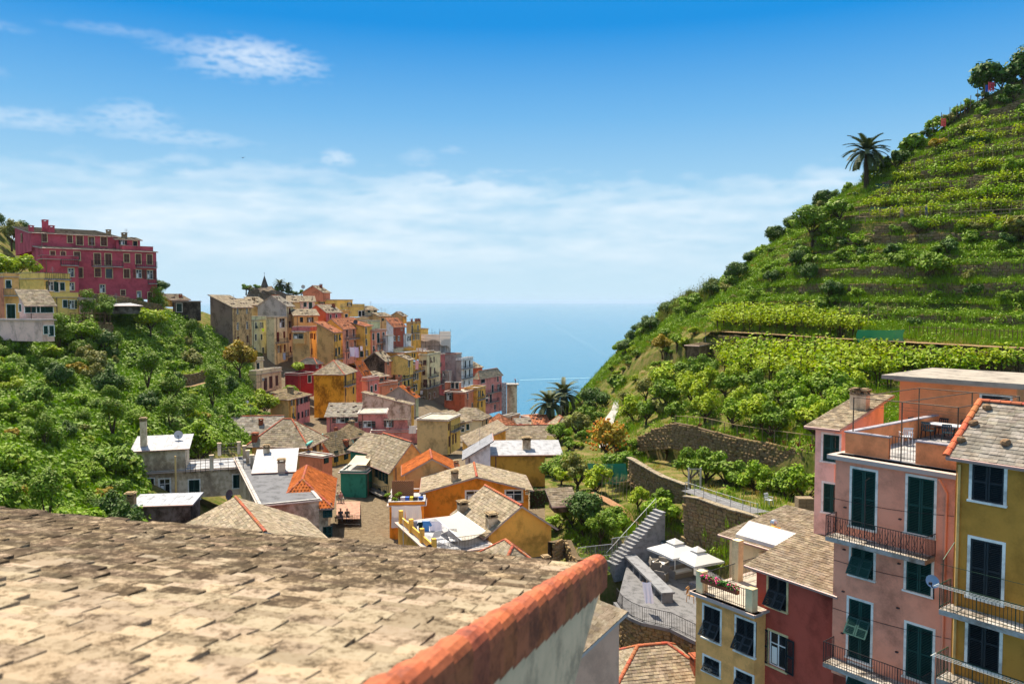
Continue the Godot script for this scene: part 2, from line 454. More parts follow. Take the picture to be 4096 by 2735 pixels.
# ---------- a block of a house ----------
func blk(o: Dictionary) -> Dictionary:
	var B := {"z": o.z, "d": float(o.d), "wc": o.get("wc", "g"), "fr": o.get("fr", "w"), "holesL": [], "holesR": []}
	var pxc := zx(B, o.x[1])
	var pyt := zy(B, o.y[0])
	var a := deg_to_rad(float(o.a))
	var ke := P(pxc, pyt, o.d)
	var yb := P(pxc, zy(B, o.y[1]), o.d).y
	var dr := Vector2(cos(a), sin(a))
	var dl := Vector2(-sin(a), cos(a))
	for s in 2:
		var dd: Vector2 = dl if s == 0 else dr
		var e = o.x[0 if s == 0 else 2]
		var t := 0.0
		if e is Array:
			t = e[0]
		else:
			var r := ratio(zx(B, e), pyt)
			t = (r * o.d - ke.x) / (dd.x - r * dd.y)
			if t < 0.5 or t > 45.0:
				print("odd length ", o.get("lb", ""), " ", s, " ", t)
			t = clampf(t, 0.5, 45.0)
		B["tL" if s == 0 else "tR"] = t
	var tL: float = B.tL
	var tR: float = B.tR
	var Tw := Transform3D(Basis(Vector3.UP, a), Vector3(ke.x, yb, ke.z))
	B.Tw = Tw
	var h := ke.y - yb
	B.h = h
	var node: Node3D = o.get("n", null)
	if node == null:
		node = thing(o.get("nm", "house"), o.lb, o.get("cat", "house"), Tw.origin, a, o.get("gr", ""))
		B.T = Transform3D.IDENTITY
	else:
		B.T = node.transform.affine_inverse() * Tw
	B.node = node
	var rf: Array = o.get("r", ["f", 0.0, "grey"])
	var rise: float = rf[1]
	var c := [h, h, h, h] # K, x end, z end, far
	match rf[0]:
		"sL": c = [h, h + rise, h, h + rise]
		"sl": c = [h, h - rise, h, h - rise]
		"sR": c = [h, h, h + rise, h + rise]
		"sr": c = [h, h, h - rise, h - rise]
	B.c = c
	B.rt = rf[0]
	B.rise = rise
	B.hmR = minf(c[0], c[1])
	B.hmL = minf(c[0], c[2])
	for part in o.get("w", "").split(";", false):
		var ty: String = part[0]
		for item in part.substr(2).split(" ", false):
			var f: PackedFloat64Array = item.split_floats(",")
			var face: String = "L" if f[0] < o.x[1] else "R"
			if ty == ty.to_upper():
				face = "L"
			var hit := face_hit(B, zx(B, f[0]), zy(B, f[1]), face)
			var hh := 2.15 if ty.to_lower() == "d" else 1.4
			if f.size() > 2:
				hh = f[2] / ZN[o.z][2] * (-(Tw * hit).z) / F
			var ww := clampf(hh * 0.62, 0.7, 1.25) if ty.to_lower() != "d" else clampf(hh * 0.5, 0.8, 1.3)
			if f.size() > 3:
				ww = f[3]
			var uu := hit.z + tL if face == "L" else hit.x
			add_window(B, face, uu, hit.y, ty.to_lower(), ww, hh)
	for q in o.get("wz", []): # [zone, type, x, y, height in photo pixels of that zone, width in metres]
		var zq: Array = ZN[q[0]]
		var hit := face_hit(B, zq[0] + q[2] / zq[2], zq[1] + q[3] / zq[2], "L")
		add_window(B, "L", hit.z + tL, hit.y, q[1], q[5], q[4] / zq[2] * -(Tw * hit).z / F)
	_walls(B, o)
	_roof(B, o, rf)
	if B.d > 85.0 and tR > 2.5:
		var pb := MB.new()
		var px := rr(0.06, 0.2) * tR
		pb.bar(Vector3(px, 0, 0.07), Vector3(px, B.hmR - 0.1, 0.07), 0.06, Color.WHITE, 5)
		put(pb.mesh(), "drain_pipe", mat("pipe", Color(0.2, 0.11, 0.08), 0.5), node, B.T)
		if rng.randf() < 0.4:
			var ab := MB.new()
			var at := Vector3(tR * rr(0.3, 0.7), 0, -tL * rr(0.3, 0.7))
			at.y = roof_y(B, at.x, at.z)
			ab.bar(at - Vector3(0, 0.3, 0), at + Vector3(0, 2.0, 0), 0.03)
			for k in 4:
				ab.bar(at + Vector3(-0.5 + k * 0.07, 1.3 + k * 0.2, 0), at + Vector3(0.5 - k * 0.07, 1.3 + k * 0.2, 0), 0.018)
			put(ab.mesh(), "aerial", mat("aerial", Color(0.25, 0.25, 0.26), 0.4, {"metal": 0.5}), node, B.T)
	for q in o.get("ch", []):
		chimney(B, q[0], q[1], q[2], q[3] if q.size() > 3 else 0.6, q[4] if q.size() > 4 else 0)
	for q in o.get("ba", []):
		balcony(B, q[0], q[1], q[2], q[3], q[4] if q.size() > 4 else 0.9)
	return B

func _face(mb: MB, o: Vector3, e: Vector3, n: Vector3, top: Array, holes: Array) -> void:
	var hm: float = top[0].y
	for p in top:
		hm = minf(hm, p.y)
	var xs := [0.0, top[-1].x]
	var ys := [0.0, hm]
	for r in holes:
		for x in [r.position.x, r.end.x]:
			xs.append(clampf(x, 0.0, top[-1].x))
		for y in [r.position.y, r.end.y]:
			ys.append(clampf(y, 0.0, hm))
	xs.sort()
	ys.sort()
	for i in xs.size() - 1:
		if xs[i + 1] - xs[i] < 0.001:
			continue
		for j in ys.size() - 1:
			if ys[j + 1] - ys[j] < 0.001:
				continue
			var mid := Vector2((xs[i] + xs[i + 1]) / 2, (ys[j] + ys[j + 1]) / 2)
			var inside := false
			for r in holes:
				if r.has_point(mid):
					inside = true
			if not inside:
				mb.quad(o + e * xs[i] + Vector3.UP * ys[j], o + e * xs[i + 1] + Vector3.UP * ys[j], o + e * xs[i + 1] + Vector3.UP * ys[j + 1], o + e * xs[i] + Vector3.UP * ys[j + 1])
	for i in top.size() - 1:
		mb.quad(o + e * top[i].x + Vector3.UP * hm, o + e * top[i + 1].x + Vector3.UP * hm, o + e * top[i + 1].x + Vector3.UP * top[i + 1].y, o + e * top[i].x + Vector3.UP * top[i].y)
	for r in holes:
		var p := [Vector2(r.position.x, r.position.y), Vector2(r.end.x, r.position.y), Vector2(r.end.x, r.end.y), Vector2(r.position.x, r.end.y)]
		for i in 4:
			var a: Vector3 = o + e * p[i].x + Vector3.UP * p[i].y
			var b: Vector3 = o + e * p[(i + 1) % 4].x + Vector3.UP * p[(i + 1) % 4].y
			mb.quad(a, b, b - n * 0.14, a - n * 0.14)

func _walls(B: Dictionary, o: Dictionary) -> void:
	var tL: float = B.tL
	var tR: float = B.tR
	var h: float = B.h
	var c: Array = B.c
	var tr := [Vector2(0, c[0]), Vector2(tR, c[1])]
	var tl := [Vector2(0, c[2]), Vector2(tL, c[0])]
	if B.rt == "gz":
		tr.insert(1, Vector2(tR * o.get("m", 0.5), h + B.rise))
	if B.rt == "gx":
		tl.insert(1, Vector2(tL * o.get("m", 0.5), h + B.rise))
	var cl: String = o.c if o.c is String else o.c[0]
	var cr: String = o.c if o.c is String else o.c[1]
	var mr := MB.new()
	_face(mr, Vector3.ZERO, Vector3.RIGHT, Vector3(0, 0, 1), tr, B.holesR)
	var ml := mr if cl == cr else MB.new()
	_face(ml, Vector3(0, 0, -tL), Vector3(0, 0, 1), Vector3(-1, 0, 0), tl, B.holesL)
	var fr := [Vector2(0, c[2]), Vector2(tR, c[3])]
	var fl := [Vector2(0, c[3]), Vector2(tL, c[1])]
	if B.rt == "gz":
		fr.insert(1, tr[1])
	if B.rt == "gx":
		fl.insert(1, tl[1])
	_face(mr, Vector3(0, 0, -tL), Vector3.RIGHT, Vector3(0, 0, -1), fr, [])
	_face(mr, Vector3(tR, 0, -tL), Vector3(0, 0, 1), Vector3(1, 0, 0), fl, [])
	put(mr.mesh(), "wall", plaster(cr), B.node, B.T)
	if cl != cr:
		put(ml.mesh(), "side_wall", plaster(cl), B.node, B.T)

func roof_y(B: Dictionary, x: float, z: float) -> float:
	match B.rt:
		"gz": return B.h + B.rise * (1.0 - absf(x / B.tR - 0.5) * 2.0)
		"gx": return B.h + B.rise * (1.0 - absf(-z / B.tL - 0.5) * 2.0)
		"h": return B.h + B.rise * 2.0 * minf(minf(x, B.tR - x), minf(-z, B.tL + z)) / minf(B.tR, B.tL)
		"sL", "sl": return lerpf(B.c[0], B.c[1], x / B.tR)
		"sR", "sr": return lerpf(B.c[0], B.c[2], -z / B.tL)
	return B.h

func _roof(B: Dictionary, o: Dictionary, rf: Array) -> void:
	var tL: float = B.tL
	var tR: float = B.tR
	var h: float = B.h
	var r: float = B.rise
	var ov: float = o.get("ov", 0.4)
	var style: String = rf[2]
	var d: float = B.d
	var T: Transform3D = B.T
	var planes := []
	var ridges := []
	var m: float = o.get("m", 0.5)
	match B.rt:
		"f":
			var par: float = o.get("par", 0.5)
			var mb := MB.new()
			mb.bx(Vector3(tR / 2, h - 0.1, -tL / 2), Vector3(tR - 0.02, 0.2, tL - 0.02))
			var rm := mat("flat_" + style, Color(TONE[style][0], TONE[style][1], TONE[style][2]) if TONE.has(style) else Color(0.36, 0.36, 0.38), 0.85, {"tex": "stain", "scale": 0.2})
			var rn := put(mb.mesh(), "roof", rm, B.node, T)
			if par > 0.0:
				var pb := MB.new()
				for q in [[tR / 2, 0.0, tR + 0.16, 0.16], [tR / 2, -tL, tR + 0.16, 0.16], [0.0, -tL / 2, 0.16, tL - 0.16], [tR, -tL / 2, 0.16, tL - 0.16]]:
					pb.bx(Vector3(q[0], h + par / 2, q[1]), Vector3(q[2], par, q[3]))
				put(pb.mesh(), "parapet", plaster(o.get("pc", o.c if o.c is String else o.c[1])), rn)
				var cb := MB.new()
				for q in [[tR / 2, 0.0, tR + 0.26, 0.26], [tR / 2, -tL, tR + 0.26, 0.26], [0.0, -tL / 2, 0.26, tL - 0.26], [tR, -tL / 2, 0.26, tL - 0.26]]:
					cb.bx(Vector3(q[0], h + par + 0.025, q[1]), Vector3(q[2], 0.05, q[3]))
				put(cb.mesh(), "coping", mat("coping", Color(0.36, 0.34, 0.32), 0.8, {"tex": "stain", "scale": 0.4}), rn)
			var gb := MB.new()
			gb.bx(Vector3(tR / 2, h - 0.06, -tL / 2), Vector3(tR + 0.5, 0.1, tL + 0.5))
			put(gb.mesh(), "cornice", mat("fascia", Color(0.42, 0.33, 0.29), 0.8), B.node, T)
			return
		"gz":
			var sl := r / (tR * m)
			var sr := r / (tR * (1.0 - m))
			planes = [[Vector3(-ov, h - sl * ov, 0.25), Vector3(-ov, h - sl * ov, -tL - 0.25), Vector3(tR * m, h + r, 0.25), Vector3(tR * m, h + r, -tL - 0.25)], [Vector3(tR + ov, h - sr * ov, 0.25), Vector3(tR + ov, h - sr * ov, -tL - 0.25), Vector3(tR * m, h + r, 0.25), Vector3(tR * m, h + r, -tL - 0.25)]]
			ridges = [[Vector3(tR * m, h + r + 0.03, 0.25), Vector3(tR * m, h + r + 0.03, -tL - 0.25)]]
		"gx":
			var zm := -tL * (1.0 - m)
			var s1 := r / (-zm)
			var s2 := r / (tL + zm)
			planes = [[Vector3(-0.25, h - s1 * ov, ov), Vector3(tR + 0.25, h - s1 * ov, ov), Vector3(-0.25, h + r, zm), Vector3(tR + 0.25, h + r, zm)], [Vector3(-0.25, h - s2 * ov, -tL - ov), Vector3(tR + 0.25, h - s2 * ov, -tL - ov), Vector3(-0.25, h + r, zm), Vector3(tR + 0.25, h + r, zm)]]
			ridges = [[Vector3(-0.25, h + r + 0.03, zm), Vector3(tR + 0.25, h + r + 0.03, zm)]]
		"h":
			var mn := minf(tL, tR) / 2.0
			var s := r / mn
			var y0 := h - s * ov
			var e := [Vector3(-ov, y0, ov), Vector3(tR + ov, y0, ov), Vector3(tR + ov, y0, -tL - ov), Vector3(-ov, y0, -tL - ov)]
			var p := Vector3(mn, h + r, -tL / 2) if tR >= tL else Vector3(tR / 2, h + r, -mn)
			var q := Vector3(tR - mn, h + r, -tL / 2) if tR >= tL else Vector3(tR / 2, h + r, -tL + mn)
			if tR >= tL:
				planes = [[e[0], e[1], p, q], [e[2], e[3], q, p], [e[3], e[0], p, p], [e[1], e[2], q, q]]
				ridges = [[e[0], p], [e[1], q], [e[2], q], [e[3], p], [p, q]]
			else:
				planes = [[e[0], e[1], p, p], [e[2], e[3], q, q], [e[3], e[0], q, p], [e[1], e[2], p, q]]
				ridges = [[e[0], p], [e[1], p], [e[2], q], [e[3], q], [p, q]]
		_:
			var c: Array = B.c
			var sx := (float(c[1]) - float(c[0])) / tR
			var sz := (float(c[2]) - float(c[0])) / tL
			var g := func(x: float, z: float) -> Vector3: return Vector3(x, float(c[0]) + sx * x - sz * z, z)
			var k := [g.call(-ov, ov), g.call(tR + ov, ov), g.call(tR + ov, -tL - ov), g.call(-ov, -tL - ov)]
			match B.rt:
				"sL": planes = [[k[3], k[0], k[2], k[1]]]
				"sl": planes = [[k[1], k[2], k[0], k[3]]]
				"sR": planes = [[k[0], k[1], k[3], k[2]]]
				"sr": planes = [[k[2], k[3], k[1], k[0]]]
	var deck := MB.new()
	for p in planes:
		deck.quad(p[0], p[1], p[3], p[2])
		var dn := Vector3(0, -0.13, 0)
		deck.quad(p[0] + dn, p[1] + dn, p[3] + dn, p[2] + dn)
		for e in [[0, 1], [1, 3], [3, 2], [2, 0]]:
			deck.quad(p[e[0]], p[e[1]], p[e[1]] + dn, p[e[0]] + dn)
	var dm := mat("fascia", Color(0.42, 0.33, 0.29), 0.8)
	if style == "metal" or style == "white":
		dm = mat("sheet_" + style, Color(0.33, 0.34, 0.37) if style == "metal" else Color(0.31, 0.31, 0.33), 0.5, {"tex": "stain", "scale": 0.3})
	var roof := put(deck.mesh(), "roof", dm, B.node, T)
	B.roof = roof
	if style == "metal" or style == "white":
		var sb := MB.new()
		for p in planes:
			var l: float = (p[1] - p[0]).length()
			var n := int(l / 0.6)
			for i in n + 1:
				sb.bar(p[0].lerp(p[1], i / float(n)) + Vector3(0, 0.012, 0), p[2].lerp(p[3], i / float(n)) + Vector3(0, 0.012, 0), 0.02)
		put(sb.mesh(), "seams", dm, roof).set_meta("kind", "stuff")
	else:
		var left: int = o.get("one", 0)
		for p in planes:
			var up := Vector3(0, 0.012, 0)
			tiles(roof, Transform3D.IDENTITY, p[0] + up, p[1] + up, p[2] + up, p[3] + up, style, d, left / planes.size())
		if d > 140.0 and planes.size() < 3:
			for v in 7:
				var p: Array = planes[0]
				var s := rr(0.1, 0.9)
				var t := 0.3 + 0.4 * (v % 2) + rr(-0.06, 0.06)
				var q: Vector3 = p[0].lerp(p[1], s).lerp(p[2].lerp(p[3], s), t)
				put(unit_box("vent", Vector3(0.42, 0.22, 0.36)), "roof_vent", mat("vent_clay", Color(0.13, 0.085, 0.07), 0.9), roof, Transform3D(Basis.IDENTITY, q + Vector3(0, 0.1, 0)))
		if o.get("rd", true):
			for g in ridges:
				ridge(roof, Transform3D.IDENTITY, g[0], g[1], d, 0.12, d < 70)
	for p in planes:
		var gb := MB.new()
		gb.bar(p[0] + Vector3(0, -0.04, 0), p[1] + Vector3(0, -0.04, 0), 0.07, Color.WHITE, 6)
		put(gb.mesh(), "gutter", mat("gutter", Color(0.34, 0.2, 0.17), 0.5), roof)

func chimney(B: Dictionary, fx: float, fz: float, h: float, w: float, kind := 0) -> void:
	var x: float = fx * B.tR
	var z: float = -fz * B.tL
	var y := roof_y(B, x, z)
	var n := Node3D.new()
	n.name = "chimney"
	B.node.add_child(n, true)
	n.transform = B.T * Transform3D(Basis.IDENTITY, Vector3(x, y - 0.4, z))
	var hh := h + 0.4
	var cm: StandardMaterial3D = [plaster("creamdirt"), mat("terracotta_plain", Color(0.42, 0.13, 0.07), 0.9, {"tex": "stone", "scale": 0.6}), plaster("stonewall"), plaster("red")][kind]
	put(unit_box("stack", Vector3(w, hh, w)), "stack", cm, n, Transform3D(Basis.IDENTITY, Vector3(0, hh / 2, 0)))
	var mb := MB.new()
	for i in 4:
		mb.bx(Vector3((w * 0.4 if i & 1 else -w * 0.4), hh + 0.1, (w * 0.4 if i & 2 else -w * 0.4)), Vector3(w * 0.2, 0.2, w * 0.2))
	mb.bx(Vector3(0, hh + 0.23, 0), Vector3(w * 1.25, 0.07, w * 1.25))
	mb.bx(Vector3(0, hh + 0.3, 0), Vector3(w * 0.9, 0.06, w * 0.9))
	mb.bx(Vector3(0, hh - 0.03, 0), Vector3(w * 1.12, 0.06, w * 1.12))
	put(mb.mesh(), "chimney_cap", cm if kind != 0 else plaster("stonewall"), n)

func rail(mb: MB, p: Vector3, q: Vector3, h: float, pitch: float, r := 0.012) -> void:
	var up := Vector3(0, h, 0)
	mb.bar(p + up, q + up, r * 1.8)
	mb.bar(p + up * 0.1, q + up * 0.1, r * 1.3)
	var n := maxi(1, int((q - p).length() / pitch))
	for i in n + 1:
		var b := p.lerp(q, i / float(n))
		mb.bar(b, b + up, r if i % 10 else r * 1.8)
func iron() -> StandardMaterial3D:
	return mat("iron", Color(0.03, 0.028, 0.03), 0.5, {"metal": 0.4})

func balcony(B: Dictionary, xa: float, xb: float, y: float, face: String, dep := 0.9, h := 1.0) -> Node3D:
	var pa := face_hit(B, zx(B, xa), zy(B, y), face)
	var pb := face_hit(B, zx(B, xb), zy(B, y), face)
	var yy := pa.y
	var n := Vector3(-1, 0, 0) if face == "L" else Vector3(0, 0, 1)
	pb.y = yy
	var mid := (pa + pb) / 2 + n * dep / 2
	var ln := (pb - pa).length()
	var mb := MB.new()
	mb.bx(mid + Vector3(0, -0.09, 0), Vector3(dep, 0.16, ln) if face == "L" else Vector3(ln, 0.16, dep))
	var slab := put(mb.mesh(), "balcony", mat("slab", Color(0.36, 0.34, 0.32), 0.85, {"tex": "grime2", "scale": 0.3}), B.node, B.T)
	var rb := MB.new()
	var pitch := 0.12 if B.d < 60 else 0.2 if B.d < 130 else 0.32
	var rad := 0.011 if B.d < 60 else 0.016 if B.d < 130 else 0.022
	var i1: Vector3 = pa + n * (dep - 0.05)
	var i2: Vector3 = pb + n * (dep - 0.05)
	rail(rb, i1, i2, h, pitch, rad)
	rail(rb, pa, i1, h, pitch, rad)
	rail(rb, pb, i2, h, pitch, rad)
	put(rb.mesh(), "railing", iron(), slab)
	return slab

const SKY_W := 3072
func make_sky() -> PanoramaSkyMaterial:
	var w := SKY_W
	var h := w / 2
	var half := h / 2
	var data := PackedFloat32Array()
	data.resize(w * h * 3)
	var n1 := FastNoiseLite.new()
	n1.seed = 11
	n1.frequency = 1.0
	n1.fractal_octaves = 5
	n1.fractal_gain = 0.55
	var n2 := FastNoiseLite.new()
	n2.seed = 29
	n2.frequency = 1.0
	n2.fractal_octaves = 3
	var g := Gradient.new()
	g.offsets = PackedFloat32Array([0.0, 0.06, 0.13, 0.22, 0.32, 0.45, 0.7, 1.0])
	g.colors = PackedColorArray([Color(0.443, 0.586, 0.671), Color(0.371, 0.536, 0.650), Color(0.279, 0.479, 0.636), Color(0.129, 0.350, 0.607), Color(0.011, 0.211, 0.550), Color(0.014, 0.200, 0.529), Color(0.029, 0.207, 0.521), Color(0.036, 0.214, 0.521)])
	# wisps: azimuth, elevation, half width, half height (degrees), strength
	var wisps := [[-17.8, 15.9, 4.0, 1.15, 1.0], [-20.2, 16.3, 3.4, 0.55, 0.55], [-25.5, 16.7, 3.4, 0.3, 0.28], [-25.2, 11.7, 2.6, 0.9, 0.62], [-22.5, 10.7, 4.2, 0.5, 0.5], [-31.0, 11.0, 3.5, 0.6, 0.55], [-34.0, 13.6, 2.0, 0.5, 0.3], [-12.2, 9.9, 1.1, 0.5, 0.75], [-6.6, 10.2, 1.2, 0.5, 0.3], [-4.2, 10.6, 0.8, 0.25, 0.3], [-27.4, 20.1, 1.5, 0.6, 0.5], [-33.0, 16.0, 2.2, 0.3, 0.25]]
	for y in h:
		var el := (0.5 - (y + 0.5) / h) * 180.0
		if el < -1.0:
			for x in w:
				var i0 := (y * w + x) * 3
				data[i0] = 0.42; data[i0 + 1] = 0.55; data[i0 + 2] = 0.66
			continue
		var base := g.sample(clampf(sin(deg_to_rad(maxf(el, 0.0))), 0.0, 1.0))
		for x in w:
			var az := wrapf((x + 0.5) / w * 360.0, -180.0, 180.0)
			var c := 0.0
			if el < 32.0:
				var wob := n2.get_noise_2d(az * 0.035 + 7.0, 3.0) * 1.6 + n2.get_noise_2d(az * 0.16, el * 0.2) * 0.7
				var top := 8.9 + wob + 0.9 * sin(deg_to_rad(az * 3.0 - 110.0)) * 0.6
				var q := n1.get_noise_2d(az * 0.05 + el * 0.05, el * 0.34)
				var f := n1.get_noise_2d(az * 0.22 - el * 0.1 + 31.0, el * 0.9)
				var w3 := n1.get_noise_2d(az * 0.42 + el * 0.5 + 61.0, el * 2.2 - az * 0.25)
				var band := smoothstep(top + 0.9, top - 0.9, el + f * 1.7) * smoothstep(0.3, 5.0, el)
				c = band * clampf(0.36 + q * 0.45 + f * 0.25, 0.04, 0.8)
				for s in wisps:
					var dx: float = (az - s[0]) / s[2]
					if absf(dx) > 1.6:
						continue
					var dy: float = (el - s[1] + dx * dx * 0.3 * s[3]) / s[3]
					var d := dx * dx + dy * dy
					if d < 2.2:
						c = maxf(c, s[4] * 0.66 * smoothstep(1.7, 0.0, d + w3 * 1.9 + q * 0.5) * clampf(0.75 + w3 * 1.3, 0.15, 1.0))
			else:
				c = 0.0
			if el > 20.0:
				c = maxf(c, smoothstep(20.0, 34.0, el) * clampf(0.55 + 0.6 * n1.get_noise_2d(az * 0.03 + 200.0, el * 0.08), 0.1, 0.8))  # white cloud veil above the view, added to brighten and neutralise the fill light
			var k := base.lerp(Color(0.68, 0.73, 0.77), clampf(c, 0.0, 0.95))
			var i := (y * w + x) * 3
			data[i] = k.r; data[i + 1] = k.g; data[i + 2] = k.b
	var im := Image.create_from_data(w, h, false, Image.FORMAT_RGBF, data.to_byte_array())
	var m := PanoramaSkyMaterial.new()
	m.panorama = ImageTexture.create_from_image(im)
	return m

func _ready() -> void:
	rng.seed = 4321
	var cam := Camera3D.new()
	cam.name = "camera"
	cam.position = Vector3(0, CAMY, 0)
	cam.rotation.x = -PITCH
	cam.near = 0.1
	cam.far = 40000.0
	var ca := CameraAttributesPhysical.new()
	ca.frustum_focal_length = 12.0 / (1367.5 / F)
	ca.frustum_near = 0.1
	ca.frustum_far = 40000.0
	ca.frustum_focus_distance = 90.0
	ca.exposure_aperture = 1.5
	cam.attributes = ca
	cam.fov = rad_to_deg(2.0 * atan(1367.5 / F))
	add_child(cam)
	cam.current = true
	var env := Environment.new()
	env.background_mode = Environment.BG_SKY
	env.sky = Sky.new()
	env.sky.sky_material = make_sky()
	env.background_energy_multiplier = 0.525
	env.tonemap_mode = Environment.TONE_MAPPER_LINEAR
	env.tonemap_exposure = EXPOSURE
	env.fog_enabled = true
	env.fog_density = 0.00004
	env.fog_light_color = Color(0.78, 0.88, 0.98)
	env.sdfgi_enabled = true
	env.ssao_enabled = true
	env.ssil_enabled = true
	var we := WorldEnvironment.new()
	we.name = "environment"
	we.environment = env
	add_child(we)
	var sun := DirectionalLight3D.new()
	sun.name = "sun"
	sun.light_energy = SUN
	sun.light_angular_distance = 0.5
	sun.light_color = Color(1.0, 0.95, 0.86)
	sun.shadow_enabled = true
	add_child(sun)
	var az := deg_to_rad(-30.0)
	var el := deg_to_rad(60.0)
	var to_sun := Vector3(sin(az) * cos(el), sin(el), -cos(az) * cos(el))
	sun.look_at_from_position(Vector3.ZERO, -to_sun, Vector3.UP)
	print("sky ", Time.get_ticks_msec())
	setup_textures()
	print("textures ", Time.get_ticks_msec())
	terrain()
	print("terrain ", Time.get_ticks_msec())
	own_roof()
	print("own roof ", Time.get_ticks_msec())
	village()
	print("village ", Time.get_ticks_msec())
	near_side()
	print("near ", Time.get_ticks_msec())
	greenery()
	print("green ", Time.get_ticks_msec())
	details()
	print("done ", Time.get_ticks_msec())
const EXPOSURE := 2.7
const SUN := 1.3

# ---------- terrain ----------
func lerp_row(xs: Array, vs: Array, x: float) -> float:
	if x <= xs[0]:
		return vs[0]
	for i in xs.size() - 1:
		if x <= xs[i + 1]:
			return lerpf(vs[i], vs[i + 1], (x - xs[i]) / (xs[i + 1] - xs[i]))
	return vs[-1]
# left bank and valley floor under the village: photo column, then row height and distance of each contour
const LX := [-900, -300, 0, 300, 600, 900, 1100, 1400, 1700, 2000, 2150, 2400]
const LY := [[2400, 2400, 2400, 2350, 2250, 2130, 2150, 2230, 2330, 2330, 2380, 2450], [2000, 2000, 2000, 1985, 1920, 1810, 1800, 1850, 1870, 1880, 1900, 1950], [1650, 1650, 1650, 1680, 1670, 1660, 1690, 1770, 1790, 1795, 1800, 1840], [1450, 1450, 1450, 1470, 1490, 1540, 1640, 1700, 1730, 1750, 1760, 1780], [1310, 1310, 1310, 1325, 1345, 1450, 1540, 1620, 1680, 1720, 1740, 1750], [1225, 1225, 1225, 1222, 1225, 1340, 1450, 1510, 1580, 1700, 1760, 1760], [850, 850, 905, 1205, 1212, 1260, 1340, 1380, 1450, 1690, 1790, 1800]]
const LD := [[37, 38, 40, 46, 58, 78, 80, 66, 60, 58, 56, 54], [52, 53, 54, 66, 80, 108, 120, 116, 112, 108, 106, 104], [80, 80, 82, 88, 98, 125, 138, 142, 138, 136, 138, 136], [105, 106, 108, 115, 128, 155, 166, 165, 165, 165, 170, 170], [122, 122, 124, 132, 145, 175, 185, 186, 200, 202, 206, 205], [140, 141, 143, 150, 160, 190, 200, 204, 232, 242, 244, 240], [185, 185, 185, 186, 190, 212, 226, 234, 258, 272, 276, 270]]
# right hillside: contours from the garden at the stair foot up to the skyline
const RX := [2180, 2300, 2450, 2600, 2750, 2900, 3100, 3300, 3600, 3900, 4096, 4500, 5200]
const RY := [[2420, 2330, 2290, 2260, 2250, 2260, 2300, 2330, 2400, 2450, 2500, 2500, 2500], [1960, 2010, 2040, 2040, 2030, 2045, 2100, 2180, 2250, 2300, 2300, 2300, 2300], [1750, 1790, 1815, 1830, 1852, 1870, 1905, 1960, 2050, 2100, 2150, 2200, 2200], [1735, 1770, 1790, 1735, 1705, 1750, 1785, 1815, 1850, 1900, 1920, 1950, 1950], [1700, 1690, 1600, 1565, 1530, 1525, 1555, 1590, 1640, 1680, 1700, 1720, 1720], [1690, 1660, 1530, 1465, 1440, 1440, 1440, 1450, 1475, 1495, 1505, 1510, 1510], [1688, 1640, 1500, 1415, 1352, 1348, 1360, 1375, 1392, 1410, 1420, 1425, 1425], [1690, 1630, 1470, 1355, 1290, 1275, 1280, 1290, 1305, 1318, 1328, 1335, 1335], [1690, 1620, 1455, 1335, 1250, 1205, 1200, 1200, 1205, 1210, 1215, 1218, 1218], [1690, 1615, 1450, 1328, 1240, 1180, 1085, 1070, 1060, 1053, 1050, 1050, 1050], [1690, 1612, 1448, 1325, 1236, 1172, 1020, 1000, 992, 987, 985, 983, 983], [1690, 1611, 1446, 1323, 1233, 1168, 985, 897, 885, 868, 858, 850, 850], [1690, 1610, 1445, 1322, 1231, 1165, 983, 850, 790, 770, 752, 740, 740], [1690, 1610, 1445, 1321, 1230, 1163, 981, 838, 705, 645, 620, 600, 600], [1690, 1610, 1445, 1320, 1229, 1161, 980, 830, 660, 525, 495, 470, 460], [1690, 1610, 1445, 1320, 1228, 1160, 979, 825, 640, 410, 310, 120, -200]]
const RD := [[60, 62, 64, 66, 66, 61, 55, 50, 46, 42, 40, 38, 36], [82, 77, 74, 71, 68, 63, 57, 52, 48, 44, 42, 40, 38], [110, 102, 96, 92, 87, 81, 74, 67, 60, 54, 50, 46, 42], [111, 103, 97, 93, 88, 82, 75, 68, 61, 55, 51, 47, 43], [150, 142, 126, 117, 108, 100, 92, 84, 78, 73, 70, 66, 62], [160, 155, 144, 132, 120, 110, 104, 98, 91, 85, 82, 78, 74], [162, 158, 148, 134, 121, 111, 105, 99, 92, 86, 83, 79, 75], [166, 163, 153, 141, 129, 120, 112, 106, 98, 92, 89, 85, 80], [169, 167, 156, 145, 133, 125, 116, 109, 102, 96, 93, 89, 84], [171, 170, 159, 148, 136, 129, 122, 114, 105, 99, 97, 93, 88], [173, 172, 161, 150, 138, 132, 127, 118, 108, 102, 99, 95, 90], [175, 174, 163, 152, 140, 134, 131, 122, 112, 107, 104, 100, 95], [177, 176, 165, 154, 142, 136, 134, 127, 118, 112, 108, 104, 99], [179, 178, 167, 156, 144, 138, 136, 130, 124, 118, 114, 109, 104], [181, 180, 169, 158, 146, 140, 138, 133, 129, 124, 120, 115, 110], [183, 182, 171, 160, 148, 142, 140, 136, 134, 131, 129, 125, 122]]
func left_at(px: float, r: float) -> Vector3:
	var i := clampi(int(r), 0, LY.size() - 2)
	var f := r - i
	return P(px, lerp_row(LX, LY[i], px), lerp_row(LX, LD[i], px)).lerp(P(px, lerp_row(LX, LY[i + 1], px), lerp_row(LX, LD[i + 1], px)), f)
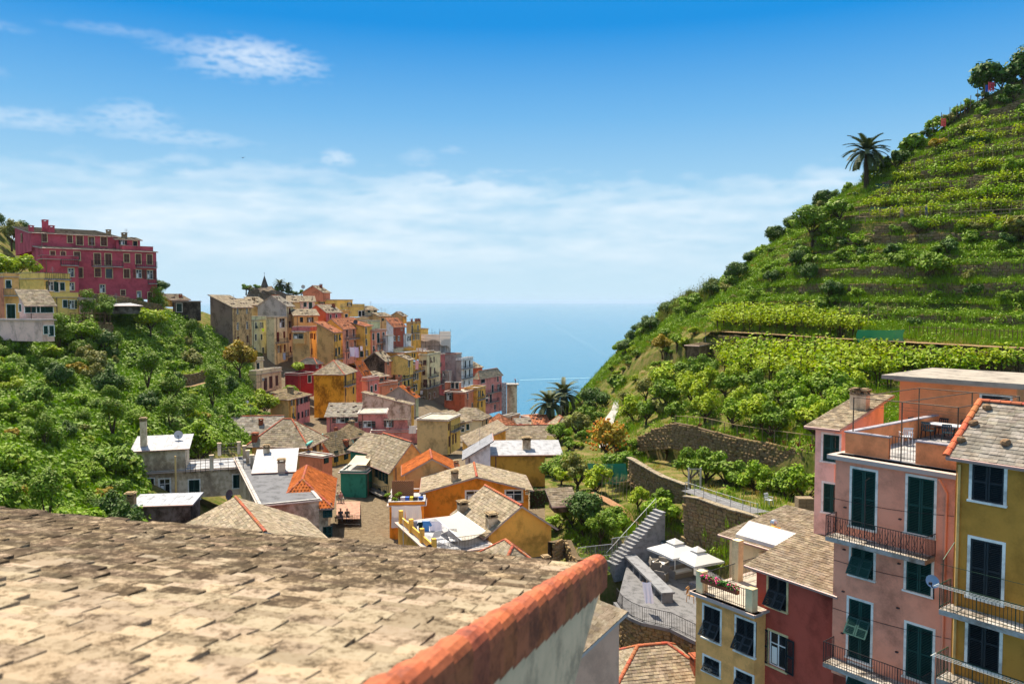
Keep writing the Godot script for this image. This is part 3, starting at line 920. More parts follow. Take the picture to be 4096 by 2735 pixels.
func right_at(px: float, r: float) -> Vector3:
	var i := clampi(int(r), 0, RY.size() - 2)
	var f := r - i
	var a := P(px, lerp_row(RX, RY[i], px), lerp_row(RX, RD[i], px))
	var b := P(px, lerp_row(RX, RY[i + 1], px), lerp_row(RX, RD[i + 1], px))
	var q := a.lerp(b, f)
	if i >= 7: # narrow terraces: flat treads, steep risers
		var k := 2.0 * f
		q.y = lerpf(a.y, b.y, (floorf(k) + 0.15 * (k - floorf(k)) + 0.85 * smoothstep(0.72, 0.98, k - floorf(k))) / 2.0)
	return q

func sheet(called: String, rows: Array, m: Material) -> MeshInstance3D:
	var v := PackedVector3Array()
	var ix := PackedInt32Array()
	var nc: int = rows[0].size()
	for r in rows:
		v.append_array(PackedVector3Array(r))
	for j in rows.size() - 1:
		for i in nc - 1:
			var a := j * nc + i
			ix.append_array(PackedInt32Array([a, a + nc, a + 1, a + 1, a + nc, a + nc + 1]))
	var arr := []
	arr.resize(Mesh.ARRAY_MAX)
	arr[Mesh.ARRAY_VERTEX] = v
	arr[Mesh.ARRAY_INDEX] = ix
	var am := ArrayMesh.new()
	am.add_surface_from_arrays(Mesh.PRIMITIVE_TRIANGLES, arr)
	var o := put(am, called, m, self)
	o.set_meta("kind", "structure")
	return o

func terrain() -> void:
	var em := mat("earth", Color(0.4, 0.42, 0.4), 1.0, {"tex": "earth", "scale": 0.12, "spec": 0.1})
	var nz := FastNoiseLite.new()
	nz.frequency = 0.12
	nz.seed = 5
	var rows := []
	var under := []
	var pxs := []
	var x := -900.0
	while x <= 2400.0:
		pxs.append(x)
		x += 30.0
	for px in pxs:
		var q := left_at(px, 0.0)
		under.append(Vector3(q.x * 0.7, q.y - 22.0, q.z + 16.0))
	rows.append(under)
	for j in 61:
		var r := j / 60.0 * (LY.size() - 1.001)
		var line := []
		for px in pxs:
			var q := left_at(px, r)
			q.y += nz.get_noise_3dv(q) * 0.7 - 0.3
			line.append(q)
		rows.append(line)
	for k in [[18.0, -8.0], [55.0, -70.0]]:
		var line := []
		for px in pxs:
			var q := left_at(px, LY.size() - 1.001)
			var s: float = (-q.z + k[0]) / -q.z
			line.append(Vector3(q.x * s, maxf(-12.0, q.y + k[1]), q.z * s))
		rows.append(line)
	var left := []
	var town := []
	for line in rows:
		left.append(line.slice(0, 66))
		town.append(line.slice(65))
	sheet("bank_ground", left, em)
	sheet("village_ground", town, mat("town_ground", Color(0.2, 0.17, 0.13), 1.0, {"tex": "stone", "scale": 0.15}))
	rows = []
	pxs = []
	x = 2180.0
	while x <= 5200.0:
		pxs.append(x)
		x += 20.0
	var first := []
	for px in pxs:
		var q := right_at(px, 0.0)
		first.append(Vector3(q.x, q.y - 15.0, q.z + 10.0))
	rows.append(first)
	for i in RY.size() - 1:
		var sub := 2 if i in [2, 5] else 14 if i >= 7 else 5
		for k in sub:
			var line := []
			for px in pxs:
				var q := right_at(px, i + k / float(sub))
				q.y += nz.get_noise_3dv(q) * (0.1 if i in [2, 5] or k == 0 else 0.25) - 0.12
				line.append(q)
			rows.append(line)
	for k in [[0.0, 0.0], [14.0, -3.0], [60.0, -40.0], [110.0, -90.0]]:
		var line := []
		for px in pxs:
			var q := right_at(px, RY.size() - 1.001)
			var s: float = (-q.z + k[0]) / -q.z
			line.append(Vector3(q.x * s, maxf(-15.0, q.y + k[1]), q.z * s))
		rows.append(line)
	sheet("hillside", rows, em)
	# sea
	var sm := mat("sea", Color(0.012, 0.2, 0.42), 0.28, {"tex": "waves2", "scale": 0.02, "spec": 0.35}) if tx.has("waves2") else mat("sea", Color(0.005, 0.12, 0.215), 0.12, {"spec": 0.5})
	sm.heightmap_enabled = true
	sm.heightmap_texture = tx["waves"]
	sm.heightmap_scale = 35.0
	sm.uv1_triplanar = true
	sm.uv1_world_triplanar = true
	sm.uv1_scale = Vector3(0.006, 0.02, 0.02)
	var mb := MB.new()
	mb.quad(Vector3(-14000, 0, 100), Vector3(14000, 0, 100), Vector3(14000, 0, -30000), Vector3(-14000, 0, -30000))
	put(mb.mesh(), "sea", sm, self).set_meta("kind", "structure")

# ---------- the roof under the camera ----------
func own_roof() -> void:
	var E := P(2405, 2268, 10.6)
	var El := P(-250, 2010, 14.0)
	El.y = E.y
	var ev := (E - El)
	var l := ev.length()
	ev = ev.normalized()
	var back := Vector3(ev.z, 0, -ev.x)
	if back.z < 0:
		back = -back
	var up := (back + Vector3(0, 0.2, 0))
	var run := 8.2
	var node := thing("near_house", "weathered cream slate roof with red clay edge tiles right under the viewpoint", "house", El, 0.0)
	var A := Vector3.ZERO
	var B := ev * l
	var C := up * run
	var D := B + up * run
	var deck := MB.new()
	deck.quad(A, B, D, C)
	var dn := Vector3(0, -0.22, 0)
	deck.quad(A + dn, B + dn, D + dn, C + dn)
	deck.quad(A, B, B + dn, A + dn)
	var n := ev.cross(up.normalized())
	if n.y < 0:
		n = -n
	var roof := put(deck.mesh(), "roof", mat("bedding", Color(0.2, 0.17, 0.14), 0.95), node)
	tiles(roof, Transform3D.IDENTITY, A + n * 0.01, B + n * 0.01, C + n * 0.01, D + n * 0.01, "near", 5.0, 300, 0.25, 0.4)
	# verge of overlapping clay edge tiles down the right side
	var tm := mat("verge_tile", Color(0.42, 0.1, 0.035), 0.7, {"tex": "grime2", "scale": 0.9, "vc": true})
	var step := 0.36
	var cnt := int(run / step)
	var s := ev
	for i in cnt:
		var o := B + up * (i * step) - s * 0.06
		var len := step * 1.14
		var u := up.normalized()
		var mb := MB.new()
		var lift := rr(0.05, 0.065)
		var ff := rr(0.8, 1.2)
		var kk := Color(ff, ff * rr(0.9, 1.15), ff * rr(0.85, 1.2))
		var prof := [[-0.14, 0.02], [-0.11, 0.07], [-0.05, 0.1], [0.0, 0.115], [0.05, 0.112], [0.1, 0.085], [0.13, 0.04], [0.145, -0.02], [0.15, -0.3]]
		for k in prof.size() - 1:
			var p0: Vector3 = o + s * prof[k][0] + n * (prof[k][1] + lift)
			var p1: Vector3 = o + s * prof[k + 1][0] + n * (prof[k + 1][1] + lift)
			var q0: Vector3 = o + u * len + s * prof[k][0] * 0.9 + n * (prof[k][1] + 0.005)
			var q1: Vector3 = o + u * len + s * prof[k + 1][0] * 0.9 + n * (prof[k + 1][1] + 0.005)
			mb.quad(p0, p1, q1, q0, kk)
			mb.quad(p0, p1, p1 - n * 0.04, p0 - n * 0.04, kk)
		put(mb.mesh(), "verge_tile", tm, roof)
	# wall under the verge, set in at the eave, and the sloping soffit band
	var wb := MB.new()
	var inn := -s * 0.02
	var w0 := B + up * 0.0 + inn
	var base := Vector3(0, -16, 0)
	var corner := B + up * 1.9 + inn
	var d2 := Vector3(0, -0.05, 0)
	wb.quad(w0 + d2, w0 + dn * 1.6, B + up * run + dn * 1.6 + inn, B + up * run + d2 + inn)
	wb.quad(corner + dn, corner + base, D + base + inn, D + dn + inn)
	wb.quad(corner + dn, corner + base, corner + base - s * l, corner + dn - s * l)
	wb.tri(w0 + dn * 1.6, corner + dn * 1.6, corner + dn * 1.6 + Vector3(0, -1.0, 0))
	put(wb.mesh(), "wall", mat("own_wall", Color(0.82, 0.47, 0.27), 0.95, {"tex": "stain", "scale": 0.25}), node)

func H(lb: String, z: String, x: Array, y: Array, d: float, a: float, c, r: Array, w := "", o := {}) -> Dictionary:
	o.merge({"lb": lb, "z": z, "x": x, "y": y, "d": d, "a": a, "c": c, "r": r, "w": w})
	return blk(o)

func village() -> void:
	# --- the crimson palace on the left ridge and the houses under it
	var b := H("large crimson palazzo with slate roofs and cream framed windows on the left ridge", "1", [355, 490, 1785], [660, 1250], 145, 40, "red", ["sR", 1.0, "pale"], "c:598,740,80 718,745,80 878,757,100 1447,780,95 1115,945,100 1447,957,100 905,945,110;d:1110,790,130 1236,795,130;o:1587,960,95;b:1245,955,110;g:1170,1130,90;d:1405,1175,60;g:1590,1195,70;d:1715,1215,90;o:1715,970,100;d:1580,790,110 1710,795,110", {"wc": "b", "fr": "y", "nm": "palazzo", "ba": [[1045, 1398, 870, "R"], [1550, 1785, 880, "R"], [1690, 1785, 1070, "R"]], "ov": 0.3})
	blk({"n": b.node, "z": "1", "x": [165, 352, 1330], "y": [485, 700], "d": 151.5, "a": 40, "c": "red", "r": ["sR", 2.4, "pale"], "wc": "b", "fr": "y", "w": "d:505,545,95;c:795,562,80 908,577,105 1043,585,95 1185,590,100;C:248,550,95", "ch": [[0.02, 0.1, 0.9, 0.8, 3], [0.25, 0.1, 1.1, 0.9, 3], [0.21, 0.25, 2.0, 1.0, 3], [0.93, 0.1, 0.9, 0.8, 2]]})
	blk({"n": b.node, "z": "1", "x": [[4.0], 1330, 1600], "y": [560, 720], "d": 160, "a": 40, "c": "red", "r": ["sR", 0.7, "slate"], "wc": "k", "fr": "y", "w": "o:1400,595,60;d:1545,620,70", "ch": [[0.4, 0.3, 0.9, 0.9, 2]]})
	blk({"n": b.node, "z": "1", "x": [[3.0], 1425, 1745], "y": [690, 760], "d": 157.3, "a": 40, "c": "red", "r": ["f", 0.0, "grey"], "par": 0.9})
	blk({"n": b.node, "z": "1", "x": [[4.0], 483, 890], "y": [785, 1240], "d": 143, "a": 40, "c": "red", "r": ["f", 0.0, "pale"], "par": 0.6, "wc": "k", "fr": "y", "w": "g:810,945,100 815,1105,90", "ba": [[690, 888, 858, "R", 0.7]]})
	b = H("yellow stepped house with two railed terraces below the crimson palazzo", "1", [215, 497, 790], [1010, 1440], 132, 66, "lemon", ["f", 0.0, "pale"], "o:580,1100,100;c:708,1105,90;d:640,1110,110", {"par": 0.9, "ba": [[500, 790, 1018, "R", 0.5]]})
	blk({"n": b.node, "z": "1", "x": [[4.0], 590, 885], "y": [1225, 1430], "d": 130, "a": 62, "c": "lemon", "r": ["f", 0.0, "pale"], "par": 0.75, "w": "c:740,1303,80;o:822,1312,90"})
	H("peach house with a flowered balcony at the far left under the trees", "1", [-120, 34, 210], [990, 1500], 122, 58, ["salmon", "peach"], ["f", 0.0, "grey"], "t:90,1080,90;d:120,1400,180", {"par": 0.5, "ba": [[36, 205, 1205, "R", 0.8]]})
	H("low white house with a single slate roof and wide green shutters beside a brick stair", "1", [213, 290, 600], [1300, 1490], 113, 55, "palepink", ["sR", 1.7, "pale"], "c:365,1360,85,2.0 508,1360,85,2.2;C:225,1350,80", {})
	H("pale pink basement house with two dark green doors under the left terrace", "8", [-90, 305, 395], [55, 215], 108, 66, ["palepink", "palepink"], ["f", 0.0, "grey"], "c:337,128,60;d:374,135,75", {"par": 0.05})
	H("small crimson house with a satellite dish at the end of the palazzo", "1", [[4.0], 1785, 1862], [1180, 1300], 168, 50, "red", ["f", 0.0, "slate"], "g:1840,1250,40", {"par": 0.1})
	H("small tan house with a slate roof and round chimney behind the dark house", "1", [1850, 1955, 2160], [1255, 1340], 176, 35, ["tan", "lemon"], ["sR", 1.3, "slate"], "", {"ch": [[0.7, 0.3, 0.6, 0.6, 1]]})
	H("dark soot stained house with a green shuttered window on the ridge", "1", [[5.0], 1975, 2290], [1275, 1500], 172, 20, "darkgrey", ["f", 0.0, "brown"], "c:2050,1348,95", {"par": 0.05})
	H("long low corrugated canopy house beneath the stone ramp of the palazzo", "1", [1060, 1200, 1600], [1325, 1420], 138, 40, "darkgrey", ["sR", 0.5, "metal"], "", {})
	H("whitewashed garage wall between the yellow house and the canopy", "1", [890, 900, 1055], [1240, 1420], 134, 40, "palepink", ["f", 0.0, "pale"], "", {"par": 0.05})
	# --- the near edge of the old quarter
	b = H("tall frescoed tenement with a bare brown side wall and slate roof", "2", [222, 552, 838], [548, 1250], 185, 83, ["bare", "fresco"], ["sR", 2.6, "pale"], "g:632,607,100 772,605,95 634,838,110 776,825,110;c:640,1040,110 780,1030,110", {"fr": "y", "wc": "b"})
	H("pale green narrow house with a planted roof terrace beside the frescoed tenement", "2", [[6.0], 842, 1058], [745, 1390], 195, 82, "celery", ["f", 0.0, "grey"], "t:905,830,90;o:986,825,85;c:903,1005,90 990,1000,85 889,1210,95 1013,1205,100", {"par": 0.8})
	H("grey gabled house with a cream front and a column of maroon shutters", "2", [930, 1362, 1470], [530, 1420], 207, 80, ["grey", "cream"], ["gx", 2.6, "grey"], "c:1410,615,100 1412,810,100 1418,995,100 1423,1185,90", {"wc": "m", "fr": ""})
	H("cream house with a glazed loggia and maroon shutters in front of the grey gable", "2", [1062, 1177, 1372], [705, 1420], 199, 79, "cream", ["f", 0.0, "pale"], "g:1300,790,140,3.0;d:1237,1000,150;c:1330,965,100;o:1247,1182,110;d:1337,1165,110", {"wc": "m", "fr": "", "par": 0.15, "ba": [[1195, 1360, 1090, "R"], [1305, 1440, 1290, "R"]]})
	H("cream house with arched doorways at the foot of the lane", "5", [-10, 75, 390], [465, 700], 172, 74, ["cream", "cream"], ["f", 0.0, "grey"], "d:190,585,160 258,560,150 333,540,130", {"wc": "b", "fr": "", "par": 0.8})
	H("small cream annex with green shutters and a roof terrace above the lane", "2", [830, 895, 1015], [1360, 1560], 184, 76, "cream", ["f", 0.0, "grey"], "c:937,1440,110", {"par": 0.7})
	H("long yellow house with a stone roof behind the grey gable", "2", [[5.0], 1372, 1575], [470, 640], 226, 14, "paleyellow", ["sR", 1.6, "pale"], "g:1425,495,40", {})
	H("pale pink house with two green shuttered openings behind the peach house", "2", [[5.0], 1577, 1785], [465, 640], 223, 18, "palepink", ["sR", 1.4, "pale"], "c:1640,517,70;d:1722,530,95", {})
	H("bare terracotta gabled house with a chimney on the village skyline", "2", [1605, 1900, 2015], [325, 470], 243, 78, "salmon", ["gx", 1.9, "pale"], "", {"ch": [[0.7, 0.35, 0.8, 0.7, 1]]})
	b = H("long bright yellow house with a flat roof on the village skyline", "3", [[6.0], 470, 1130], [345, 520], 244, 22, "lemon", ["f", 0.0, "slate"], "o:600,418,75", {"par": 0.1})
	H("yellow house with a white pergola and railed terrace near the skyline", "3", [[5.0], 1000, 1335], [455, 640], 238, 28, "lemon", ["f", 0.0, "pale"], "o:1072,420,60;c:1262,585,90 1315,580,90", {"par": 0.6, "wc": "k"})
	H("rust red gabled house with two white framed green windows", "3", [345, 667, 935], [555, 760], 216, 70, ["rust", "plum"], ["gx", 2.0, "pale"], "c:747,640,85 848,640,85", {"ch": [[0.85, 0.3, 0.8, 0.7, 1]]})
	H("mustard house with a railed terrace and one tall door", "3", [[4.0], 937, 1080], [555, 760], 226, 40, "yellow", ["f", 0.0, "pale"], "d:1022,640,100", {"par": 0.5})
	H("peach house with a stone roof dotted with vents and open shutters", "3", [[5.0], 112, 530], [610, 860], 206, 24, "peach", ["sR", 1.4, "pale"], "c:240,692,85;o:392,690,85", {"fr": "", "wc": "k"})
	b = H("tan house with a jutting glazed bay and a pink roof terrace", "3", [82, 380, 508], [885, 1460], 198, 82, ["buff", "paleyellow"], ["f", 0.0, "pale"], "c:402,975,100 428,970,100 467,985,105 420,1245,105", {"wc": "m", "fr": "", "par": 1.0, "pc": "plum"})
	blk({"n": b.node, "z": "3", "x": [90, 285, 306], "y": [905, 1108], "d": 196, "a": 82, "c": "buff", "r": ["f", 0.0, "pale"], "par": 0.05, "fr": "", "w": "G:180,977,95,2.6"})
	H("plain tan walled house with a sloping clay tile roof", "3", [510, 800, 930], [905, 1480], 197, 80, ["tan", "yellow"], ["sR", 2.3, "pinkterra"], "o:833,1010,110;t:905,1000,100;d:845,1255,150;c:898,1230,130", {"fr": "", "ba": [[815, 935, 1380, "R"]]})
	b = H("broad gabled house with an orange tile roof and a long wrapped balcony", "3", [560, 955, 1335], [842, 1480], 205, 78, ["yellow", "pink"], ["gx", 2.5, "pinkterra"], "d:1035,920,140 1150,910,140;c:1240,900,110 1275,1095,110;b:1045,1130,130 1175,1105,110;c:1060,1320,90", {"wc": "m", "ba": [[995, 1335, 1030, "R", 1.2], [1000, 1240, 1240, "R"]]})
	H("yellow tenement with a clay tile roof joined to the broad gabled house", "3", [[6.0], 1337, 1465], [800, 1480], 213, 78, "yellow", ["sR", 1.6, "pinkterra"], "c:1365,885,105 1368,1085,105;o:1375,1275,95;c:1290,1290,100", {})
	H("pink house with a pillared roof terrace and green shutters", "3", [[5.0], 1468, 1718], [885, 1350], 217, 70, "pink", ["f", 0.0, "pale"], "c:1493,985,110 1670,967,110;d:1578,1005,170;t:1500,1200,100;o:1590,1180,120 1680,1170,110", {"par": 0.25, "ba": [[1560, 1710, 1090, "R"]]})
	b = H("brown red house with orange shutters under a clay tile roof", "3", [1722, 1840, 2042], [805, 1180], 228, 62, ["white", "brown"], ["sR", 2.0, "pinkterra"], "o:1862,1020,80 1938,1015,80;c:1990,840,70", {"wc": "o"})
	H("white shed front with tall plank doors beside the brown red house", "3", [[3.0], 1725, 1840], [965, 1260], 222, 55, "white", ["f", 0.0, "white"], "", {"par": 0.1})
	H("white walled house with a green awning terrace on the seaward slope", "4", [[4.0], 236, 328], [480, 680], 232, 60, "white", ["f", 0.0, "pale"], "o:298,535,65", {"par": 0.1, "wc": "k"})
	H("ochre cottage with a low slate gable high on the seaward slope", "4", [40, 205, 265], [215, 330], 246, 74, ["tan", "yellow"], ["gx", 1.1, "pale"], "c:243,245,50", {"fr": ""})
	H("small stone roofed cottage beside the ochre cottage", "4", [[4.0], -60, 42], [225, 320], 243, 40, "tan", ["sR", 1.0, "pale"], "c:-20,250,40 10,250,40", {"fr": ""})
	H("mustard tenement with four chimney pillars along its roof terrace", "4", [262, 326, 462], [318, 740], 239, 76, ["tan", "yellow"], ["f", 0.0, "pale"], "d:342,410,110;c:423,385,70;o:365,520,70;c:408,515,70 435,512,70", {"par": 0.3, "ba": [[330, 420, 465, "R"]], "ch": [[0.1, 0.05, 0.9, 0.5, 1], [0.5, 0.05, 0.9, 0.5, 1], [0.9, 0.05, 0.9, 0.5, 1], [0.9, 0.5, 0.9, 0.5, 1]]})
	H("small yellow penthouse behind the scaffolding", "4", [[4.0], 468, 566], [400, 560], 252, 30, "lemon", ["f", 0.0, "slate"], "", {"par": 0.1})
	H("grey rendered house wrapped in scaffold netting", "4", [462, 726, 878], [510, 760], 249, 64, "grey", ["f", 0.0, "pale"], "", {"par": 0.2})
	H("yellow house with a washing line on its roof terrace", "4", [30, 150, 355], [665, 780], 228, 40, ["yellow", "yellow"], ["f", 0.0, "pale"], "", {"par": 0.15})
	H("low white roofed house with a row of shaded windows", "4", [-120, 250, 410], [735, 860], 222, 70, ["yellow", "yellow"], ["f", 0.0, "white"], "c:345,770,60 375,770,60", {"par": 0.1, "fr": ""})
	b = H("tall cream house with brown shutters and an orange roof terrace", "4", [432, 552, 735], [770, 1250], 229, 76, "cream", ["f", 0.0, "pale"], "t:603,838,80;c:648,830,80;d:600,1000,140;t:655,985,85;d:597,1170,120 650,1160,120;C:458,885,75 453,1180,80;T:518,872,75 525,1160,110;C:505,1010,75", {"wc": "b", "fr": "", "par": 0.4, "ba": [[565, 683, 1085, "R"], [500, 755, 1235, "R"]]})
	blk({"n": b.node, "z": "4", "x": [430, 548, 715], "y": [1245, 1640], "d": 228, "a": 76, "c": "stonewall", "r": ["f", 0.0, "pale"], "par": 0.0, "w": "c:586,1340,80 655,1320,75;C:495,1390,80", "wc": "o"})
	blk({"n": b.node, "z": "4", "x": [395, 545, [5.0]], "y": [720, 830], "d": 230.5, "a": 70, "c": "yellow", "r": ["f", 0.0, "pale"], "par": 0.1})
	H("lemon house with stacked balconies and a white stone roof", "4", [80, 205, 356], [845, 1330], 216, 74, ["buff", "lemon"], ["gx", 1.0, "pale"], "c:300,890,100 230,1020,110 290,1010,110 238,1190,110 292,1165,110", {"fr": "", "ba": [[205, 355, 1105, "R"], [215, 360, 1240, "R"]]})
	H("narrow yellow house hung with a striped towel", "4", [[4.0], 345, 466], [905, 1330], 222, 76, "yellow", ["f", 0.0, "pale"], "c:365,1080,90 392,1065,85 420,1062,85 402,1215,80 372,1225,90", {"par": 0.2, "ba": [[345, 465, 1005, "R", 1.1]]})
	b = H("rust house with a brown boarded flank and a terrace chair", "4", [-90, 110, 206], [985, 1350], 212, 74, ["wood", "salmon"], ["f", 0.0, "pale"], "t:155,1030,70;c:155,1180,70", {"par": 0.3, "ba": [[135, 240, 1130, "R"]]})
	H("orange red house with a walled terrace low in the old quarter", "5", [[4.0], 1605, 1850], [605, 740], 184, 60, "salmon", ["f", 0.0, "pale"], "c:1770,665,50", {"par": 0.6})
	b = H("white house banded with red under its eaves with a roof terrace", "4", [768, 952, 1030], [752, 1330], 247, 70, ["grey", "grey"], ["f", 0.0, "white"], "", {"par": 0.15, "pc": "rust"})
	blk({"n": b.node, "z": "4", "x": [955, 1027, 1190], "y": [840, 1330], "d": 245, "a": 72, "c": ["grey", "white"], "r": ["f", 0.0, "white"], "par": 0.5, "wc": "k", "fr": "", "w": "d:1085,895,100 1145,885,95 1085,1030,110 1145,1012,100;c:1070,1150,50 1140,1150,50", "ba": [[1030, 1188, 965, "R"], [1030, 1188, 1103, "R"]]})
	blk({"n": b.node, "z": "4", "x": [735, 842, 895], "y": [990, 1250], "d": 241, "a": 72, "c": "grey", "r": ["f", 0.0, "slate"], "par": 0.05, "pc": "rust", "w": "G:785,1030,60", "fr": ""})
	b = H("mauve pink house with broad stone roofs facing the sea", "4", [1190, 1275, 1592], [1075, 1620], 257, 62, "mauve", ["h", 1.9, "pale"], "c:1330,1120,75,2.6;c:1538,1100,70;d:1465,1240,120;o:1550,1215,80;d:1440,1370,120;c:1497,1490,70 1385,1370,90", {"ba": [[1370, 1590, 1300, "R"], [1370, 1530, 1435, "R"]], "wc": "k"})
	blk({"n": b.node, "z": "4", "x": [[5.0], 1197, 1322], "y": [940, 1100], "d": 262, "a": 40, "c": "rust", "r": ["sR", 1.4, "pale"]})
	b = H("rust orange house with a sunken terrace and a dark lean-to roof", "4", [793, 1075, 1245], [1300, 1640], 226, 74, ["rust", "salmon"], ["f", 0.0, "pale"], "c:1117,1338,75 1213,1322,70 1180,1475,80;O:860,1340,110", {"par": 0.35})
	blk({"n": b.node, "z": "4", "x": [800, 1000, 1025], "y": [1150, 1330], "d": 232, "a": 74, "c": "salmon", "r": ["f", 0.0, "dark"], "par": 0.02, "wc": "k", "w": "D:910,1185,90 970,1190,90"})
	H("narrow yellow house with green shutters between two red houses", "4", [[4.0], 1247, 1366], [1245, 1620], 233, 70, "yellow", ["f", 0.0, "pale"], "o:1280,1305,80;t:1325,1300,75;c:1262,1460,80 1315,1450,80", {"par": 0.5, "fr": "", "ba": [[1250, 1390, 1395, "R"]]})
	H("white house with a laundry balcony under a stone roof near the skyline", "3", [[4.0], 1345, 1560], [515, 800], 241, 34, "cream", ["sR", 1.0, "pale"], "c:1415,550,40;d:1520,560,60", {"fr": "", "ba": [[1345, 1460, 625, "R"]]})
	H("buff house with small shutters below the laundry balcony", "3", [[4.0], 1600, 1795], [625, 900], 238, 38, "buff", ["sR", 0.9, "pale"], "c:1658,690,45 1728,685,50 1785,680,45", {"fr": ""})
	H("dark fronted house with a planted terrace under the yellow pergola house", "3", [[4.0], 1085, 1400], [690, 1000], 226, 40, "tan", ["f", 0.0, "pale"], "", {"par": 0.5})
	H("grey green flat house with a dark stair tower below the buff house", "3", [[4.0], 1390, 1610], [720, 1000], 224, 44, "celery", ["f", 0.0, "slate"], "c:1430,800,60", {"par": 0.2})
	H("ivory house with two small windows beside the stepped terraces", "4", [-60, 60, 215], [690, 900], 224, 55, ["yellow", "cream"], ["f", 0.0, "pale"], "c:100,770,50 150,765,50", {"par": 0.2, "fr": ""})
	H("plain dusky pink house filling the slope below the scaffolding", "4", [[5.0], 705, 800], [760, 1400], 240, 60, "plum", ["f", 0.0, "pale"], "c:740,900,60 740,1050,60", {"par": 0.1, "fr": ""})
	H("pale stone roof behind the frescoed tenement", "2", [[6.0], 600, 935], [520, 760], 206, 40, "buff", ["sR", 1.6, "pale"], "", {})
	H("low white stone roof tucked under the rock mound", "2", [[6.0], 880, 1070], [505, 760], 216, 40, "cream", ["sR", 1.8, "pale"], "", {"ch": [[0.1, 0.2, 1.0, 0.7, 2]]})
	# --- lower quarter
	b = H("mustard ochre house with a pale hipped stone roof and peeling flank", "5", [797, 1170, 1326], [447, 1010], 165, 84, ["gold", "yellow"], ["h", 2.4, "pale"], "d:1195,530,150;c:1292,487,95 1197,688,90 1296,662,85;b:1200,850,70 1297,830,80", {"fr": "", "ba": [[1175, 1282, 612, "R"]]})
	b = H("small maroon house with a dark hipped roof above the lane", "5", [605, 830, 897], [315, 520], 181, 76, "maroon", ["h", 1.0, "dark"], "c:838,350,60", {})
	H("maroon house with one green window behind the ivy", "5", [[4.0], 605, 795], [470, 760], 172, 60, "maroon", ["f", 0.0, "slate"], "c:743,518,90", {"par": 0.3})
	b = H("rose red house with an orange tile roof joined to the mustard house", "5", [1328, 1408, 1500], [455, 920], 178, 76, ["plum", "mauve"], ["sR", 2.2, "terra"], "g:1437,650,80", {})
	blk({"n": b.node, "z": "5", "x": [1400, 1470, 1610], "y": [540, 820], "d": 176, "a": 70, "c": "mauve", "r": ["f", 0.0, "pale"], "par": 0.6, "w": "c:1523,645,80 1575,625,80"})
	H("low pink house with shaded green shutters under a flat stone roof", "5", [[4.0], 1602, 1728], [490, 620], 190, 60, "salmon", ["sR", 0.8, "pale"], "c:1635,540,60 1660,535,60 1700,525,60", {"fr": ""})
	H("weathered brown boarded gable with a stone roof in the old quarter", "5", [1428, 1688, 1788], [290, 520], 201, 76, ["wood", "pink"], ["gx", 2.2, "pale"], "c:1725,310,60", {"ch": [[0.5, 0.4, 0.5, 0.5, 2]]})
	H("lemon cottage with a white stone roof and roof vents", "5", [1700, 1985, 2045], [275, 470], 204, 76, ["lemon", "lemon"], ["gx", 1.2, "pale"], "c:1995,320,90", {})
	H("grey walled house with an orange clay tile gable", "5", [1672, 2066, 2112], [748, 1000], 178, 78, ["grey", "celery"], ["gx", 2.4, "terra"], "", {"rd": false, "ch": [[0.5, 0.25, 0.7, 0.6, 1]]})
	H("long raw concrete walled house with a rusty sheet roof", "5", [1406, 2022, 2055], [842, 1120], 163, 84, ["concrete", "yellow"], ["sR", 2.4, "pale"], "", {"rd": false, "ov": 0.2})
	b = H("long rose pink house under a blue grey slate roof", "5", [[6.0], 957, 1352], [985, 1260], 149, 5, "mauve", ["sR", 1.6, "grey"], "o:1135,1030,75,1.5 1298,1025,75,1.5", {"fr": "w"})
	blk({"n": b.node, "z": "5", "x": [[7.0], 1354, 1700], "y": [955, 1330], "d": 147.5, "a": 6, "c": "mauve", "r": ["f", 0.0, "pale"], "par": 0.05, "w": "o:1468,1088,75,1.5;c:1480,1240,80,1.2 1632,1240,80,1.2", "fr": "w"})
	blk({"n": b.node, "z": "5", "x": [[6.0], 1702, 1975], "y": [1030, 1330], "d": 146.5, "a": 8, "c": "mauve", "r": ["sr", 0.9, "pale"], "w": "o:1740,1075,90;c:1740,1235,80"})
	blk({"n": b.node, "z": "5", "x": [[4.0], 1522, 2110], "y": [1185, 1340], "d": 145, "a": 8, "c": "mauve", "r": ["f", 0.0, "pale"], "par": 0.3})
	b = H("two tone yellow and pink house with a low weathered slate roof", "5", [250, 482, 578], [762, 1110], 150, 79, ["tan", "yellow"], ["h", 1.0, "brown"], "o:527,815,80;t:540,985,80", {"rd": false, "fr": ""})
	blk({"n": b.node, "z": "5", "x": [[5.0], 578, 745], "y": [752, 1110], "d": 152.9, "a": 79, "c": "mauve", "r": ["sR", 0.9, "brown"], "rd": false, "fr": "", "wc": "k", "w": "c:592,810,85 640,790,80;o:615,800,80 665,785,75 695,775,75 718,765,75;c:607,980,85 655,965,80;o:707,945,80", "ch": [[0.45, 0.5, 1.0, 0.9, 2]]})
	b = H("ochre house with a large grey slate roof below the green bank", "6", [[8.0], 1112, 1690], [232, 470], 119, 6, "gold", ["gx", 2.0, "grey"], "d:1200,335,105", {"wc": "b", "fr": "", "ch": [[0.62, 0.25, 0.6, 0.6, 1]], "ov": 0.5})
	b = H("yellow house with a hipped slate roof edged in red tiles and a skylight", "6", [1400, 1995, 2172], [330, 640], 104, 84, ["tan", "peach"], ["h", 2.6, "pale"], "t:2030,470,110 2155,365,105;d:2085,430,150 2103,415,150", {"wc": "b", "fr": "", "ov": 0.7, "ch": [[0.03, 0.95, 0.7, 0.7, 1]]})
